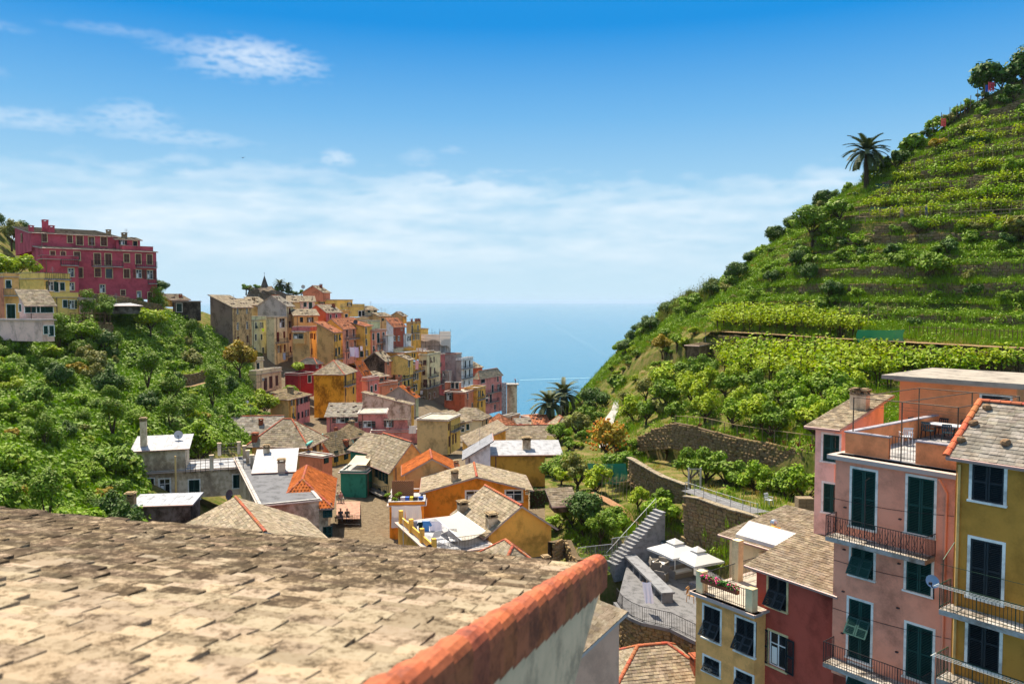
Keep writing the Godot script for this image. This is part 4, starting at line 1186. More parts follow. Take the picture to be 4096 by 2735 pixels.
	H("small yellow house with a weathered stone roof below the skylight house", "5", [905, 1028, 1300], [1445, 1700], 113, 62, ["salmon", "yellow"], ["sR", 2.0, "brown"], "d:1075,1490,140 1200,1455,140;c:1255,1400,100", {"rd": false, "fr": "", "ch": [[0.75, 0.25, 0.5, 0.6, 1]]})
	H("pale turquoise house with a weathered hipped stone roof", "5", [1020, 1265, 1455], [1238, 1420], 123, 66, "teal", ["h", 1.5, "brown"], "d:1318,1290,90 1375,1250,90", {"rd": false, "fr": "", "wc": "g", "ch": [[0.8, 0.6, 0.9, 0.7, 2], [0.1, 0.85, 0.5, 0.4, 1]]})
	H("orange plastered house wall beside the iron outer stair", "7", [[4.0], 92, 182], [420, 640], 100, 60, "salmon", ["f", 0.0, "pale"], "c:125,440,70", {"par": 0.1, "fr": ""})
	b = H("emerald green house with a terrace under a sail awning", "7", [262, 500, [5.0]], [562, 800], 92, 86, "green", ["f", 0.0, "grey"], "", {"par": 0.15})
	H("green walled house with a stone roof and a round yellow lamp", "7", [355, 560, 700], [375, 560], 104, 50, ["green", "green"], ["sL", 1.6, "pale"], "", {"ov": 0.3})
	b = H("cream house with green shutters and a slate roof over the main street", "7", [512, 757, 1090], [508, 1250], 90, 34, ["paleyellow", "peach"], ["gz", 2.6, "pale"], "C:598,545,130 690,600,140;D:632,560,150 660,570,150;C:625,765,120 680,790,120 600,1000,120", {"fr": "", "one": 160, "ov": 0.6, "ba": [[545, 712, 690, "L", 1.0]]})
	b = H("tan gabled house with an orange clay tile roof in the middle of the village", "7", [[5.0], 872, 1368], [570, 800], 84, 8, "tan", ["gz", 1.5, "terra"], "", {"one": 160, "ch": [[0.98, 0.3, 0.6, 0.5, 0]]})
	b = H("tangerine orange house with a pale slate gable and a plant terrace", "7", [[6.5], 1052, 2028], [738, 1330], 77, 5, "orange", ["gz", 1.35, "pale"], "g:1520,790,110,1.6 1892,785,110,1.6", {"fr": "w", "one": 220, "ov": 0.45, "ch": [[0.29, 0.12, 0.8, 0.7, 0], [0.98, -0.12, -0.2, 0.3, 0]]})
	b = H("yellow terrace house with a slate gable and white awning", "7", [1355, 1655, 2243], [1130, 1420], 62, 24, ["yellow", "yellow"], ["gz", 1.9, "pale"], "D:1450,1200,130 1505,1190,130 1560,1185,130", {"one": 260, "ov": 0.5, "fr": "", "ch": [[0.03, 0.86, 0.7, 0.75, 0], [0.1, 0.1, 0.7, 0.75, 0]]})
	H("lower slate roof tucked in front of the yellow terrace house", "7", [[7.0], 1660, 2349], [1700, 1900], 53, 20, "yellow", ["h", 2.2, "pale"], "", {"one": 180, "ov": 0.4, "ch": [[0.98, 0.4, 0.8, 0.5, 0]]})
	b = H("long ochre hall with a white sheet roof behind the orange house", "7", [[5.0], 1672, 2330], [395, 700], 98, 3, "ochre2", ["sR", 0.8, "white"], "", {"ov": 0.3, "ch": [[0.53, 0.4, 1.2, 1.0, 0]]})
	blk({"n": b.node, "z": "7", "x": [[5.0], 1435, 1670], "y": [420, 640], "d": 96, "a": 3, "c": "white", "r": ["sl", -1.8, "white"]})
	b = H("yellow house with a long stone roof and red ridge tiles before the palms", "7", [[9.0], 1822, 2330], [305, 420], 108, 4, "yellow", ["gx", 2.0, "slate"], "", {"ov": 0.3})
	b = H("yellow cross gable with a stone roof beside the long ridge", "7", [[7.0], 1485, 1815], [300, 430], 104, 12, "yellow", ["sl", -1.9, "slate"], "", {"ov": 0.35})
	b = H("tall plain tan house with green shutters turned to the street", "7", [982, 1268, 1388], [75, 400], 126, 76, ["buff", "lemon"], ["f", 0.0, "pale"], "c:1280,135,65;d:1285,270,100 1320,252,95 1345,240,90", {"par": 0.1, "fr": "", "wc": "b", "ba": [[1290, 1390, 180, "R", 0.8]]})
	H("small pale cottage with a white stone roof behind the tan house", "7", [[4.0], 1335, 1470], [95, 210], 138, 50, "cream", ["sR", 1.3, "pale"], "d:1410,150,60 1458,135,55", {"rd": false})
	b = H("cream house with curved awning arms and a stone hip roof", "7", [1300, 1590, 1655], [50, 230], 150, 72, ["cream", "cream"], ["h", 1.6, "pale"], "d:1635,80,70", {"rd": false, "fr": ""})
	H("buff house with a red clay tile roof near the harbour", "7", [1620, 1790, 1885], [115, 240], 153, 60, "buff", ["h", 1.8, "pinkterra"], "", {"rd": false})
	# --- low houses near the palms
	H("grey flat house by the harbour mouth", "H", [40, 130, 265], [1070, 1240], 172, 60, "creamdirt", ["f", 0.0, "pale"], "", {"par": 0.3})
	H("salmon house with a flat roof under the palm fronds", "H", [[4.0], 405, 640], [1075, 1240], 168, 30, "salmon", ["f", 0.0, "pinkterra"], "", {"par": 0.05})
	H("low house with a grey slab roof before the palms", "H", [[4.0], 285, 500], [1205, 1330], 146, 15, "yellow", ["sR", 1.0, "grey"], "", {"rd": false})
	H("low house with a rust clay tile roof before the palms", "H", [[4.0], 505, 690], [1215, 1330], 143, 15, "peach", ["sR", 1.6, "pinkterra"], "", {"rd": false})
	H("low house with a pinkish hip roof beside the garden steps", "H", [[6.0], 720, 1015], [1235, 1360], 138, 10, "peach", ["h", 1.9, "pale"], "", {})
	# --- roofs in front on the left
	b = H("rain stained concrete house with white sheet roofs and a roof terrace", "6", [[5.0], 112, 1430], [672, 985], 80, 17, "concrete", ["f", 0.0, "white"], "g:435,815,165,1.0;d:762,850,215;c:1238,760,145;b:220,830,200,1.6", {"par": 0.05, "wc": "g", "fr": "w"})
	blk({"n": b.node, "z": "6", "x": [[4.2], 112, 662], "y": [412, 690], "d": 80.3, "a": 17, "c": "concrete", "r": ["sR", 0.6, "white"], "ov": 0.45, "ch": [[0.13, 0.3, 2.6, 0.6, 0]]})
	blk({"n": b.node, "z": "6", "x": [[5.0], 1432, 1855], "y": [655, 930], "d": 78, "a": 12, "c": "concrete", "r": ["sR", 1.2, "white"], "ov": 0.3, "ch": [[0.7, 0.0, 0.9, 0.7, 0], [0.2, 0.9, 0.5, 0.6, 0]]})
	b = H("beige house with an orange clay tile hip roof at the street corner", "6", [1640, 2240, [11.0]], [1000, 1420], 70, 101, ["concrete", "cream"], ["h", 1.7, "terra"], "t:2238,1080,150;d:2235,1340,160", {"one": 240, "ov": 0.5, "fr": ""})
	b = H("pale slate gable roof with a red clay ridge right below the near roof", "P", [[10.5], 728, [10.4]], [2310, 2480], 50.6, 29, ["rust", "rust"], ["gz", 2.3, "pale"], "", {"one": 300, "ov": 0.35})
	H("dark stained shed wall with a thin slab roof on the left bank", "6", [[3.2], 60, 720], [1030, 1330], 66, 8, "darkgrey", ["sR", 0.15, "metal"], "", {"ov": 0.25, "ch": [[-0.01, 0.05, 0.8, 0.7, 2]]})
	H("flat roofed cream wing between the slate gable and the tile roof", "6", [1230, 1490, 2140], [1025, 1420], 66, 24, "concrete", ["f", 0.0, "dark"], "", {"par": 0.05})

func stone_mesh(i: int) -> ArrayMesh:
	var key := "stone%d" % i
	if cache.has(key):
		return cache[key]
	var r := RandomNumberGenerator.new()
	r.seed = 100 + i
	var mb := MB.new()
	# a rounded, uneven block: bevelled box whose corners are pushed about, unit size, face towards +z
	var p := []
	for s in [[-0.5, -0.5], [0.5, -0.5], [0.5, 0.5], [-0.5, 0.5]]:
		p.append(Vector3(s[0] * r.randf_range(0.75, 1.0), s[1] * r.randf_range(0.75, 1.0), 0))
	var q := []
	for k in 4:
		var m: Vector3 = p[k].lerp(p[(k + 1) % 4], r.randf_range(0.4, 0.6)) * r.randf_range(0.95, 1.12)
		q.append(p[k])
		q.append(m)
	var c := Vector3(r.randf_range(-0.1, 0.1), r.randf_range(-0.1, 0.1), r.randf_range(0.42, 0.55))
	var f := r.randf_range(0.75, 1.15)
	var k := Color(f * r.randf_range(0.9, 1.12), f, f * r.randf_range(0.8, 1.02))
	for j in 8:
		var a: Vector3 = q[j]
		var b: Vector3 = q[(j + 1) % 8]
		var ai := a * 0.72 + Vector3(0, 0, r.randf_range(0.32, 0.42))
		var bi := b * 0.72 + Vector3(0, 0, 0.37)
		mb.quad(a - Vector3(0, 0, 0.4), b - Vector3(0, 0, 0.4), b + Vector3(0, 0, 0.2), a + Vector3(0, 0, 0.2), k)
		mb.quad(a + Vector3(0, 0, 0.2), b + Vector3(0, 0, 0.2), bi, ai, k)
		mb.tri(ai, bi, c, k)
	cache[key] = mb.mesh()
	return cache[key]
func stone_mat() -> StandardMaterial3D:
	return mat("stone", Color(0.36, 0.29, 0.2), 0.95, {"tex": "stone", "scale": 0.5, "vc": true, "spec": 0.15})

# a dry stone wall along a polyline of [base, top height]; stones laid in uneven courses
func stone_wall(label: String, base: Array, tops: Array, size: float, singles: int, cap := true) -> Node3D:
	var mid: Vector3 = base[base.size() / 2]
	var n := thing("stone_wall", label, "wall", mid)
	var core := MB.new()
	var cells := []
	var acc := 0.0
	for i in base.size() - 1:
		var a: Vector3 = base[i] - mid
		var b: Vector3 = base[i + 1] - mid
		var d := b - a
		d.y = 0
		var l := d.length()
		d /= l
		var out := Vector3(d.z, 0, -d.x)
		var mp: Vector3 = (base[i] + base[i + 1]) / 2
		if out.dot(Vector3(-mp.x, 0, -mp.z)) < 0:
			out = -out
		var th := 0.5
		var ha: float = tops[i]
		var hb: float = tops[i + 1]
		core.quad(a, b, b + Vector3(0, hb, 0), a + Vector3(0, ha, 0))
		core.quad(a + Vector3(0, ha, 0), b + Vector3(0, hb, 0), b + Vector3(0, hb, 0) - out * th, a + Vector3(0, ha, 0) - out * th)
		core.quad(a - out * th, b - out * th, b + Vector3(0, hb, 0) - out * th, a + Vector3(0, ha, 0) - out * th)
		var y := 0.0
		while y < maxf(ha, hb):
			var ch := size * rr(0.55, 0.95)
			var x := -rr(0.0, size)
			while x < l:
				var w := size * rr(0.8, 1.9)
				var xm := x + w / 2
				var f := clampf(xm / l, 0.0, 1.0)
				if y + ch * 0.5 < lerpf(ha, hb, f) and xm > 0 and xm < l:
					var p := a.lerp(b, f)
					p.y += y + ch / 2
					var bs := Basis(d, Vector3.UP, out)
					if bs.determinant() < 0:
						bs = Basis(-d, Vector3.UP, out)
					bs = bs * Basis(Vector3(0, 0, 1), rr(-0.09, 0.09))
					cells.append([(p + mid - Vector3(0, CAMY, 0)).length_squared(), Transform3D(bs.scaled_local(Vector3(w * 1.02, ch * 1.06, rr(0.16, 0.3))), p + out * 0.0)])
				x += w
			y += ch
	put(core.mesh(), "core", mat("mortar", Color(0.17, 0.135, 0.09), 1.0, {"tex": "stone", "scale": 0.6}), n)
	cells.sort_custom(func(u, v): return u[0] < v[0])
	var rest := []
	for i in cells.size():
		var v := rng.randi() % 14
		if i < singles:
			put(stone_mesh(v), "stone", stone_mat(), n, cells[i][1])
		else:
			rest.append([v, cells[i][1]])
	if rest.size():
		var mb := MB.new()
		for q in rest:
			var arr: Array = stone_mesh(q[0]).surface_get_arrays(0)
			mb.v.append_array(q[1] * arr[Mesh.ARRAY_VERTEX])
			mb.c.append_array(arr[Mesh.ARRAY_COLOR])
		put(mb.mesh(), "stonework", stone_mat(), n).set_meta("kind", "stuff")
	if cap:
		var cb := MB.new()
		for i in base.size() - 1:
			var a: Vector3 = base[i] - mid + Vector3(0, tops[i], 0)
			var b: Vector3 = base[i + 1] - mid + Vector3(0, tops[i + 1], 0)
			var l := (b - a).length()
			var cnt := maxi(1, int(l / 0.7))
			for k in cnt:
				var c := a.lerp(b, (k + 0.5) / cnt)
				var dx := (b - a).normalized()
				var z := dx.cross(Vector3.UP).normalized()
				cb.box(Transform3D(Basis(dx, z.cross(dx), z), c + Vector3(0, rr(0.02, 0.05), 0)), Vector3(l / cnt * 0.96, 0.09, rr(0.5, 0.62)), gy(rr(0.8, 1.1)))
		put(cb.mesh(), "coping", mat("wall_coping", Color(0.42, 0.39, 0.34), 0.9, {"tex": "stone", "scale": 0.5, "vc": true}), n)
	return n

func near_side() -> void:
	# tall pink house: facade turned left, near corner at its right edge
	var b := H("tall salmon pink house with green shutters, iron balconies and a roof terrace", "A", [320, 1400, [12.5]], [1105, 3300], 33.5, 38, "pink", ["f", 0.0, "grey"], "D:572,1335,520,1.15 1085,1400,520,1.15", {"wc": "g", "par": 0.0, "wz": [["B", "t", 575, 425, 330, 1.1], ["B", "c", 1092, 570, 330, 1.1], ["B", "t", 548, 1080, 560, 1.1], ["B", "d", 1095, 1290, 500, 1.15], ["B", "t", 548, 1530, 260, 1.1]]})
	pink_extras(b)
	var o := H("ochre house with white window surrounds and a slate roof weighted with stones", "A", [1405, 2420, [5.4]], [1045, 3400], 28.5, 38, "ochre", ["gz", 1.75, "grey"], "C:1688,1190,345,1.15", {"wc": "k", "ov": 0.35, "one": 300, "wz": [["B", "d", 1705, 530, 560, 1.15], ["B", "d", 1685, 1190, 500, 1.15]]})
	ochre_extras(o)
	# orange top storey behind the terrace, with its flat stone roof
	var t := H("orange penthouse with a thick flat roof behind the roof terrace", "A", [897, 1950, [6.0]], [330, 900], 41.0, 42, "coral", ["f", 0.0, "slate"], "C:1760,430,40,1.3", {"par": 0.0, "fr": "w", "wc": "k"})
	var rb := MB.new()
	rb.bx(Vector3(t.tR / 2 - 0.1, t.h + 0.12, -t.tL / 2), Vector3(t.tR + 1.4, 0.22, t.tL + 1.4))
	put(rb.mesh(), "roof_slab", mat("flat_slate", Color(0.27, 0.24, 0.2), 0.9, {"tex": "slate", "scale": 0.3}), t.node, t.T)
	H("candy pink house end with a slate roof behind the tall pink house", "A", [143, 320, [7.0]], [690, 2400], 43.5, 45, "palepink", ["sL", 1.1, "pale"], "C:283,880,250,0.9 285,1330,260,0.9", {"ov": 0.45, "one": 200, "rd": false, "ch": [[0.55, 0.05, 0.9, 0.6, 0], [0.55, 0.35, 0.9, 0.6, 0]]})
	# crimson house and the yellow terrace house beside it
	var r := H("brick red house with dark tilted shutters under a slate roof", "C", [1765, 2436, [5.6]], [662, 1900], 38.2, 34, "maroon2", ["sL", 1.25, "slate"], "T:1945,680,290,1.15;O:1945,1180,300,1.1", {"ov": 0.45, "fr": "y", "wc": "k", "one": 300, "rd": false})
	var y := H("yellow house with a flowered terrace and tilted dark shutters", "C", [1250, 1752, [6.0]], [855, 2000], 41.0, 36, "apricot", ["f", 0.0, "pale"], "T:1385,950,290,1.15 1668,1060,300,1.15;T:1383,1310,120,1.1 1660,1440,140,1.1", {"par": 0.0, "wc": "k", "fr": "w"})
	yellow_extras(y, r)
	# roof at the bottom, and the lean-to beneath the near verge
	H("small yellow house with a slate hip roof and a row of red ridge tiles", "C", [[7.0], 445, 1660], [1720, 2000], 45.0, 12, "yellow", ["h", 2.2, "pale"], "", {"one": 300, "ov": 0.3, "ch": [[0.75, 0.25, 0.7, 0.7, 1]]})
	H("beige lean-to house with a red tile verge under the near roof", "C", [[6.0], 190, 590], [1235, 1800], 30.0, 40, "pink2", ["sl", -1.0, "slate"], "", {"ov": 0.25, "one": 100})
	terrace()
	walls()

func pink_extras(b: Dictionary) -> void:
	var n: Node3D = b.node
	var tL: float = b.tL
	var tR: float = b.tR
	var h: float = b.h
	# parapet of the roof terrace: solid ends and an iron railing between, set in from the cornice
	var pm := plaster("coral")
	var mb := MB.new()
	var ph := 1.0
	mb.bx(Vector3(0.75, h + ph / 2, -tL + 1.15), Vector3(0.2, ph, 2.1))
	var mb2 := MB.new()
	mb2.bx(Vector3(0.75, h + ph / 2, -1.0), Vector3(0.2, ph, 2.0))
	put(mb2.mesh(), "parapet", pm, n, b.T)
	mb.bx(Vector3(0.65 + 4.6, h + ph / 2, -tL + 0.2), Vector3(9.0, ph, 0.2))
	put(mb.mesh(), "parapet", pm, n, b.T)
	var cb := MB.new()
	cb.bx(Vector3(0.75, h + ph + 0.03, -tL + 1.15), Vector3(0.3, 0.06, 2.2))
	cb.bx(Vector3(0.75, h + ph + 0.03, -1.0), Vector3(0.3, 0.06, 2.05))
	cb.bx(Vector3(0.65 + 4.7, h + ph + 0.03, -tL + 0.2), Vector3(9.0, 0.06, 0.3))
	put(cb.mesh(), "coping", mat("slate_coping", Color(0.3, 0.28, 0.31), 0.7, {"tex": "stain", "scale": 0.5}), n, b.T)
	var rb := MB.new()
	rail(rb, Vector3(0.75, h + 0.05, -tL + 2.2), Vector3(0.75, h + 0.05, -2.0), 1.05, 0.13)
	put(rb.mesh(), "railing", iron(), n, b.T)
	# pergola frame over the terrace
	var gb := MB.new()
	var top := h + 2.7
	var posts := [Vector3(0.8, h, -tL + 0.4), Vector3(0.8, h, -tL / 2), Vector3(0.8, h, -0.3), Vector3(7.4, h, -tL + 0.4), Vector3(7.4, h, -tL / 2 + 0.3), Vector3(7.4, h, -0.3)]
	for p in posts:
		gb.bar(p, Vector3(p.x, top, p.z), 0.03, Color.WHITE, 6)
	for e in [[0, 1], [1, 2], [3, 4], [4, 5], [0, 3], [1, 4], [2, 5]]:
		var p: Vector3 = posts[e[0]]
		var q: Vector3 = posts[e[1]]
		gb.bar(Vector3(p.x, top, p.z), Vector3(q.x, top, q.z), 0.025, Color.WHITE, 6)
	for k in 2:
		gb.bar(Vector3(1.8 + k, top - 0.5, -tL + 0.4), Vector3(1.8 + k, top - 0.5, -0.3), 0.008)
	var pg := put(gb.mesh(), "pergola_frame", mat("rusty", Color(0.1, 0.065, 0.04), 0.7), n, b.T)
	pg.name = "pergola_frame"
	# cornice board, already built by the flat roof; a heavier dark lip
	var lip := MB.new()
	lip.bx(Vector3(0.1, h - 0.1, -tL / 2), Vector3(0.9, 0.2, tL + 0.5))
	put(lip.mesh(), "eave_lip", mat("fascia", Color(0.42, 0.33, 0.29), 0.8), n, b.T)
	# balconies
	for q in [[240, 160, 1190, "B", 0.95, true], [230, 1290, 1190, "B", 0.95, false]]:
		var pa := face_hit(b, 3200 + q[0] / 2.289, 2050 + q[1] / 2.289, "L")
		var ya: float = pa.y
		var z0 := -tL + 0.1
		var z1 := -0.75
		var sb := MB.new()
		sb.bx(Vector3(-q[4] / 2, ya - 0.1, (z0 + z1) / 2), Vector3(q[4], 0.2, z1 - z0))
		var slab := put(sb.mesh(), "balcony", mat("slab", Color(0.36, 0.34, 0.32), 0.85, {"tex": "grime2", "scale": 0.3}), n, b.T)
		var rl := MB.new()
		var o0 := Vector3(-q[4] + 0.05, ya, z0)
		var o1 := Vector3(-q[4] + 0.05, ya, z1)
		rail(rl, o0, o1, 1.0, 0.115)
		rail(rl, Vector3(0, ya, z0), o0, 1.0, 0.115)
		rail(rl, Vector3(0, ya, z1), o1, 1.0, 0.115)
		if q[5]:
			var c := 15
			for i in c:
				var m := o0.lerp(o1, (i + 0.5) / c) + Vector3(-0.01, 0.42, 0)
				for k in 10:
					var f := TAU * k / 10
					var g := TAU * (k + 1) / 10
					rl.bar(m + Vector3(0, sin(f) * 0.1, cos(f) * 0.08), m + Vector3(0, sin(g) * 0.1, cos(g) * 0.08), 0.012)
				for k in 2:
					rl.bar(m + Vector3(0, 0.1, 0), m + Vector3(0, 0.48, (0.1 if k else -0.1)), 0.01)
					rl.bar(m + Vector3(0, -0.1, 0), m + Vector3(0, -0.36, (0.09 if k else -0.09)), 0.01)
		put(rl.mesh(), "railing", iron(), slab)
	# drain pipe and wall hooks
	var db := MB.new()
	db.bar(Vector3(-0.07, -1, -0.32), Vector3(-0.07, h - 0.9, -0.32), 0.055, Color.WHITE, 8)
	db.bar(Vector3(-0.07, h - 0.9, -0.32), Vector3(-0.3, h - 0.3, -0.55), 0.055, Color.WHITE, 8)
	put(db.mesh(), "drain_pipe", plaster("pink"), n, b.T)
	var cbl := MB.new()
	for q in [0.3, 0.52, 0.8]:
		for k in 8:
			var f := k / 8.0
			var g := (k + 1) / 8.0
			cbl.bar(Vector3(-0.03, h * q - 0.12 * sin(f * PI) + f * 0.3, -tL * (1.0 - f)), Vector3(-0.03, h * q - 0.12 * sin(g * PI) + g * 0.3, -tL * (1.0 - g)), 0.012)
	put(cbl.mesh(), "cable", iron(), n, b.T)
	for k in 8:
		put(unit_box("hook", Vector3(0.1, 0.05, 0.12)), "shutter_hook", iron(), n, b.T * Transform3D(Basis.IDENTITY, Vector3(-0.05, h * (0.2 + 0.19 * (k / 2)), -tL * (0.42 if k % 2 else 0.9))))
	# clothes line poles on the upper balcony
	var lamp := MB.new()
	var q0 := face_hit(b, 3200 + 690 / 2.289, 2050 + 0.0, "L")
	lamp.bar(Vector3(-0.9, q0.y - 1.0, q0.z), Vector3(-0.9, q0.y + 1.6, q0.z), 0.025, Color.WHITE, 6)
	lamp.bar(Vector3(-0.9, q0.y + 1.6, q0.z), Vector3(-1.3, q0.y + 1.85, q0.z + 0.4), 0.02, Color.WHITE, 6)
	put(lamp.mesh(), "line_post", iron(), n, b.T)
	# furniture on the roof terrace
	var to := func(x: float, y: float, z: float) -> Vector3: return b.Tw * Vector3(x, y, z)
	var tb := thing("garden_table", "long white table on the roof terrace of the pink house", "table", to.call(8.6, h + 0.02, -tL / 2 - 1.5), b.Tw.basis.get_euler().y)
	var tm := MB.new()
	tm.bx(Vector3(0, 0.72, 0), Vector3(0.95, 0.05, 2.2))
	put(tm.mesh(), "table_top", mat("white_plastic", Color(0.55, 0.55, 0.57), 0.4), tb)
	for k in 4:
		put(unit_box("tleg", Vector3(0.06, 0.7, 0.06)), "leg", mat("white_plastic", Color(0.55, 0.55, 0.57), 0.4), tb, Transform3D(Basis.IDENTITY, Vector3((0.38 if k & 1 else -0.38), 0.35, (0.95 if k & 2 else -0.95))))
	var rt := thing("round_table", "round white table at the end of the roof terrace", "table", to.call(8.8, h + 0.02, -1.9), 0.0)
	var rm := MB.new()
	for k in 16:
		var f := TAU * k / 16
		var g := TAU * (k + 1) / 16
		rm.tri(Vector3(0, 0.74, 0), Vector3(cos(g) * 0.5, 0.74, sin(g) * 0.5), Vector3(cos(f) * 0.5, 0.74, sin(f) * 0.5))
		rm.quad(Vector3(cos(f) * 0.5, 0.74, sin(f) * 0.5), Vector3(cos(g) * 0.5, 0.74, sin(g) * 0.5), Vector3(cos(g) * 0.5, 0.7, sin(g) * 0.5), Vector3(cos(f) * 0.5, 0.7, sin(f) * 0.5))
	put(rm.mesh(), "table_top", mat("white_plastic", Color(0.55, 0.55, 0.57), 0.4), rt)
	for k in 3:
		var lm := MB.new()
		lm.bar(Vector3(0, 0.7, 0), Vector3(cos(k * 2.1) * 0.4, 0, sin(k * 2.1) * 0.4), 0.025)
		put(lm.mesh(), "leg", mat("white_plastic", Color(0.55, 0.55, 0.57), 0.4), rt)
	var a: float = b.Tw.basis.get_euler().y
	var dark := mat("dark_plastic", Color(0.02, 0.04, 0.05), 0.35)
	var first: Node3D = null
	for q in [[7.8, -2.0, PI / 2], [7.8, -1.0, PI / 2], [9.4, -2.0, -PI / 2], [9.4, -1.0, -PI / 2], [8.6, -3.0, 0.0], [8.6, 0.0, PI]]:
		var at: Vector3 = to.call(q[0], h + 0.02, -tL / 2 + q[1])
		if first == null:
			first = plastic_chair("garden_chair", "dark green plastic armchair drawn up to the long white terrace table", at, a + q[2], dark, "chairs round the terrace table")
		else:
			copy(first, at, a + q[2] + rr(-0.3, 0.3))
	plastic_chair("folding_chair", "white folding chair by the low wall of the roof terrace", to.call(5.0, h + 0.02, -tL + 0.9), a + 2.4, mat("white_plastic", Color(0.55, 0.55, 0.57), 0.4), "")

func plastic_chair(called: String, label: String, at: Vector3, turn: float, m: Material, group: String) -> Node3D:
	var c := thing(called, label, "chair", at, turn, group)
	var s := MB.new()
	s.bx(Vector3(0, 0.43, 0), Vector3(0.48, 0.035, 0.46))
	put(s.mesh(), "seat", m, c)
	var bk := MB.new()
	for i in 5:
		var x := -0.2 + i * 0.1
		bk.box(Transform3D(Basis(Vector3.RIGHT, 0.2), Vector3(x, 0.66, -0.27)), Vector3(0.05, 0.42, 0.02))
	bk.box(Transform3D(Basis(Vector3.RIGHT, 0.2), Vector3(0, 0.88, -0.315)), Vector3(0.46, 0.08, 0.03))
	put(bk.mesh(), "backrest", m, c)
	for k in 4:
		var l := MB.new()
		var x := 0.22 if k & 1 else -0.22
		var z := 0.22 if k & 2 else -0.22
		l.bar(Vector3(x, 0.43, z), Vector3(x * 1.15, 0, z * 1.15), 0.025)
		put(l.mesh(), "leg", m, c)
	for k in 2:
		var x := 0.25 if k else -0.25
		var ar := MB.new()
		ar.bx(Vector3(x, 0.64, 0), Vector3(0.05, 0.03, 0.46))
		ar.bar(Vector3(x, 0.43, 0.2), Vector3(x, 0.64, 0.2), 0.02)
		put(ar.mesh(), "armrest", m, c)
	return c

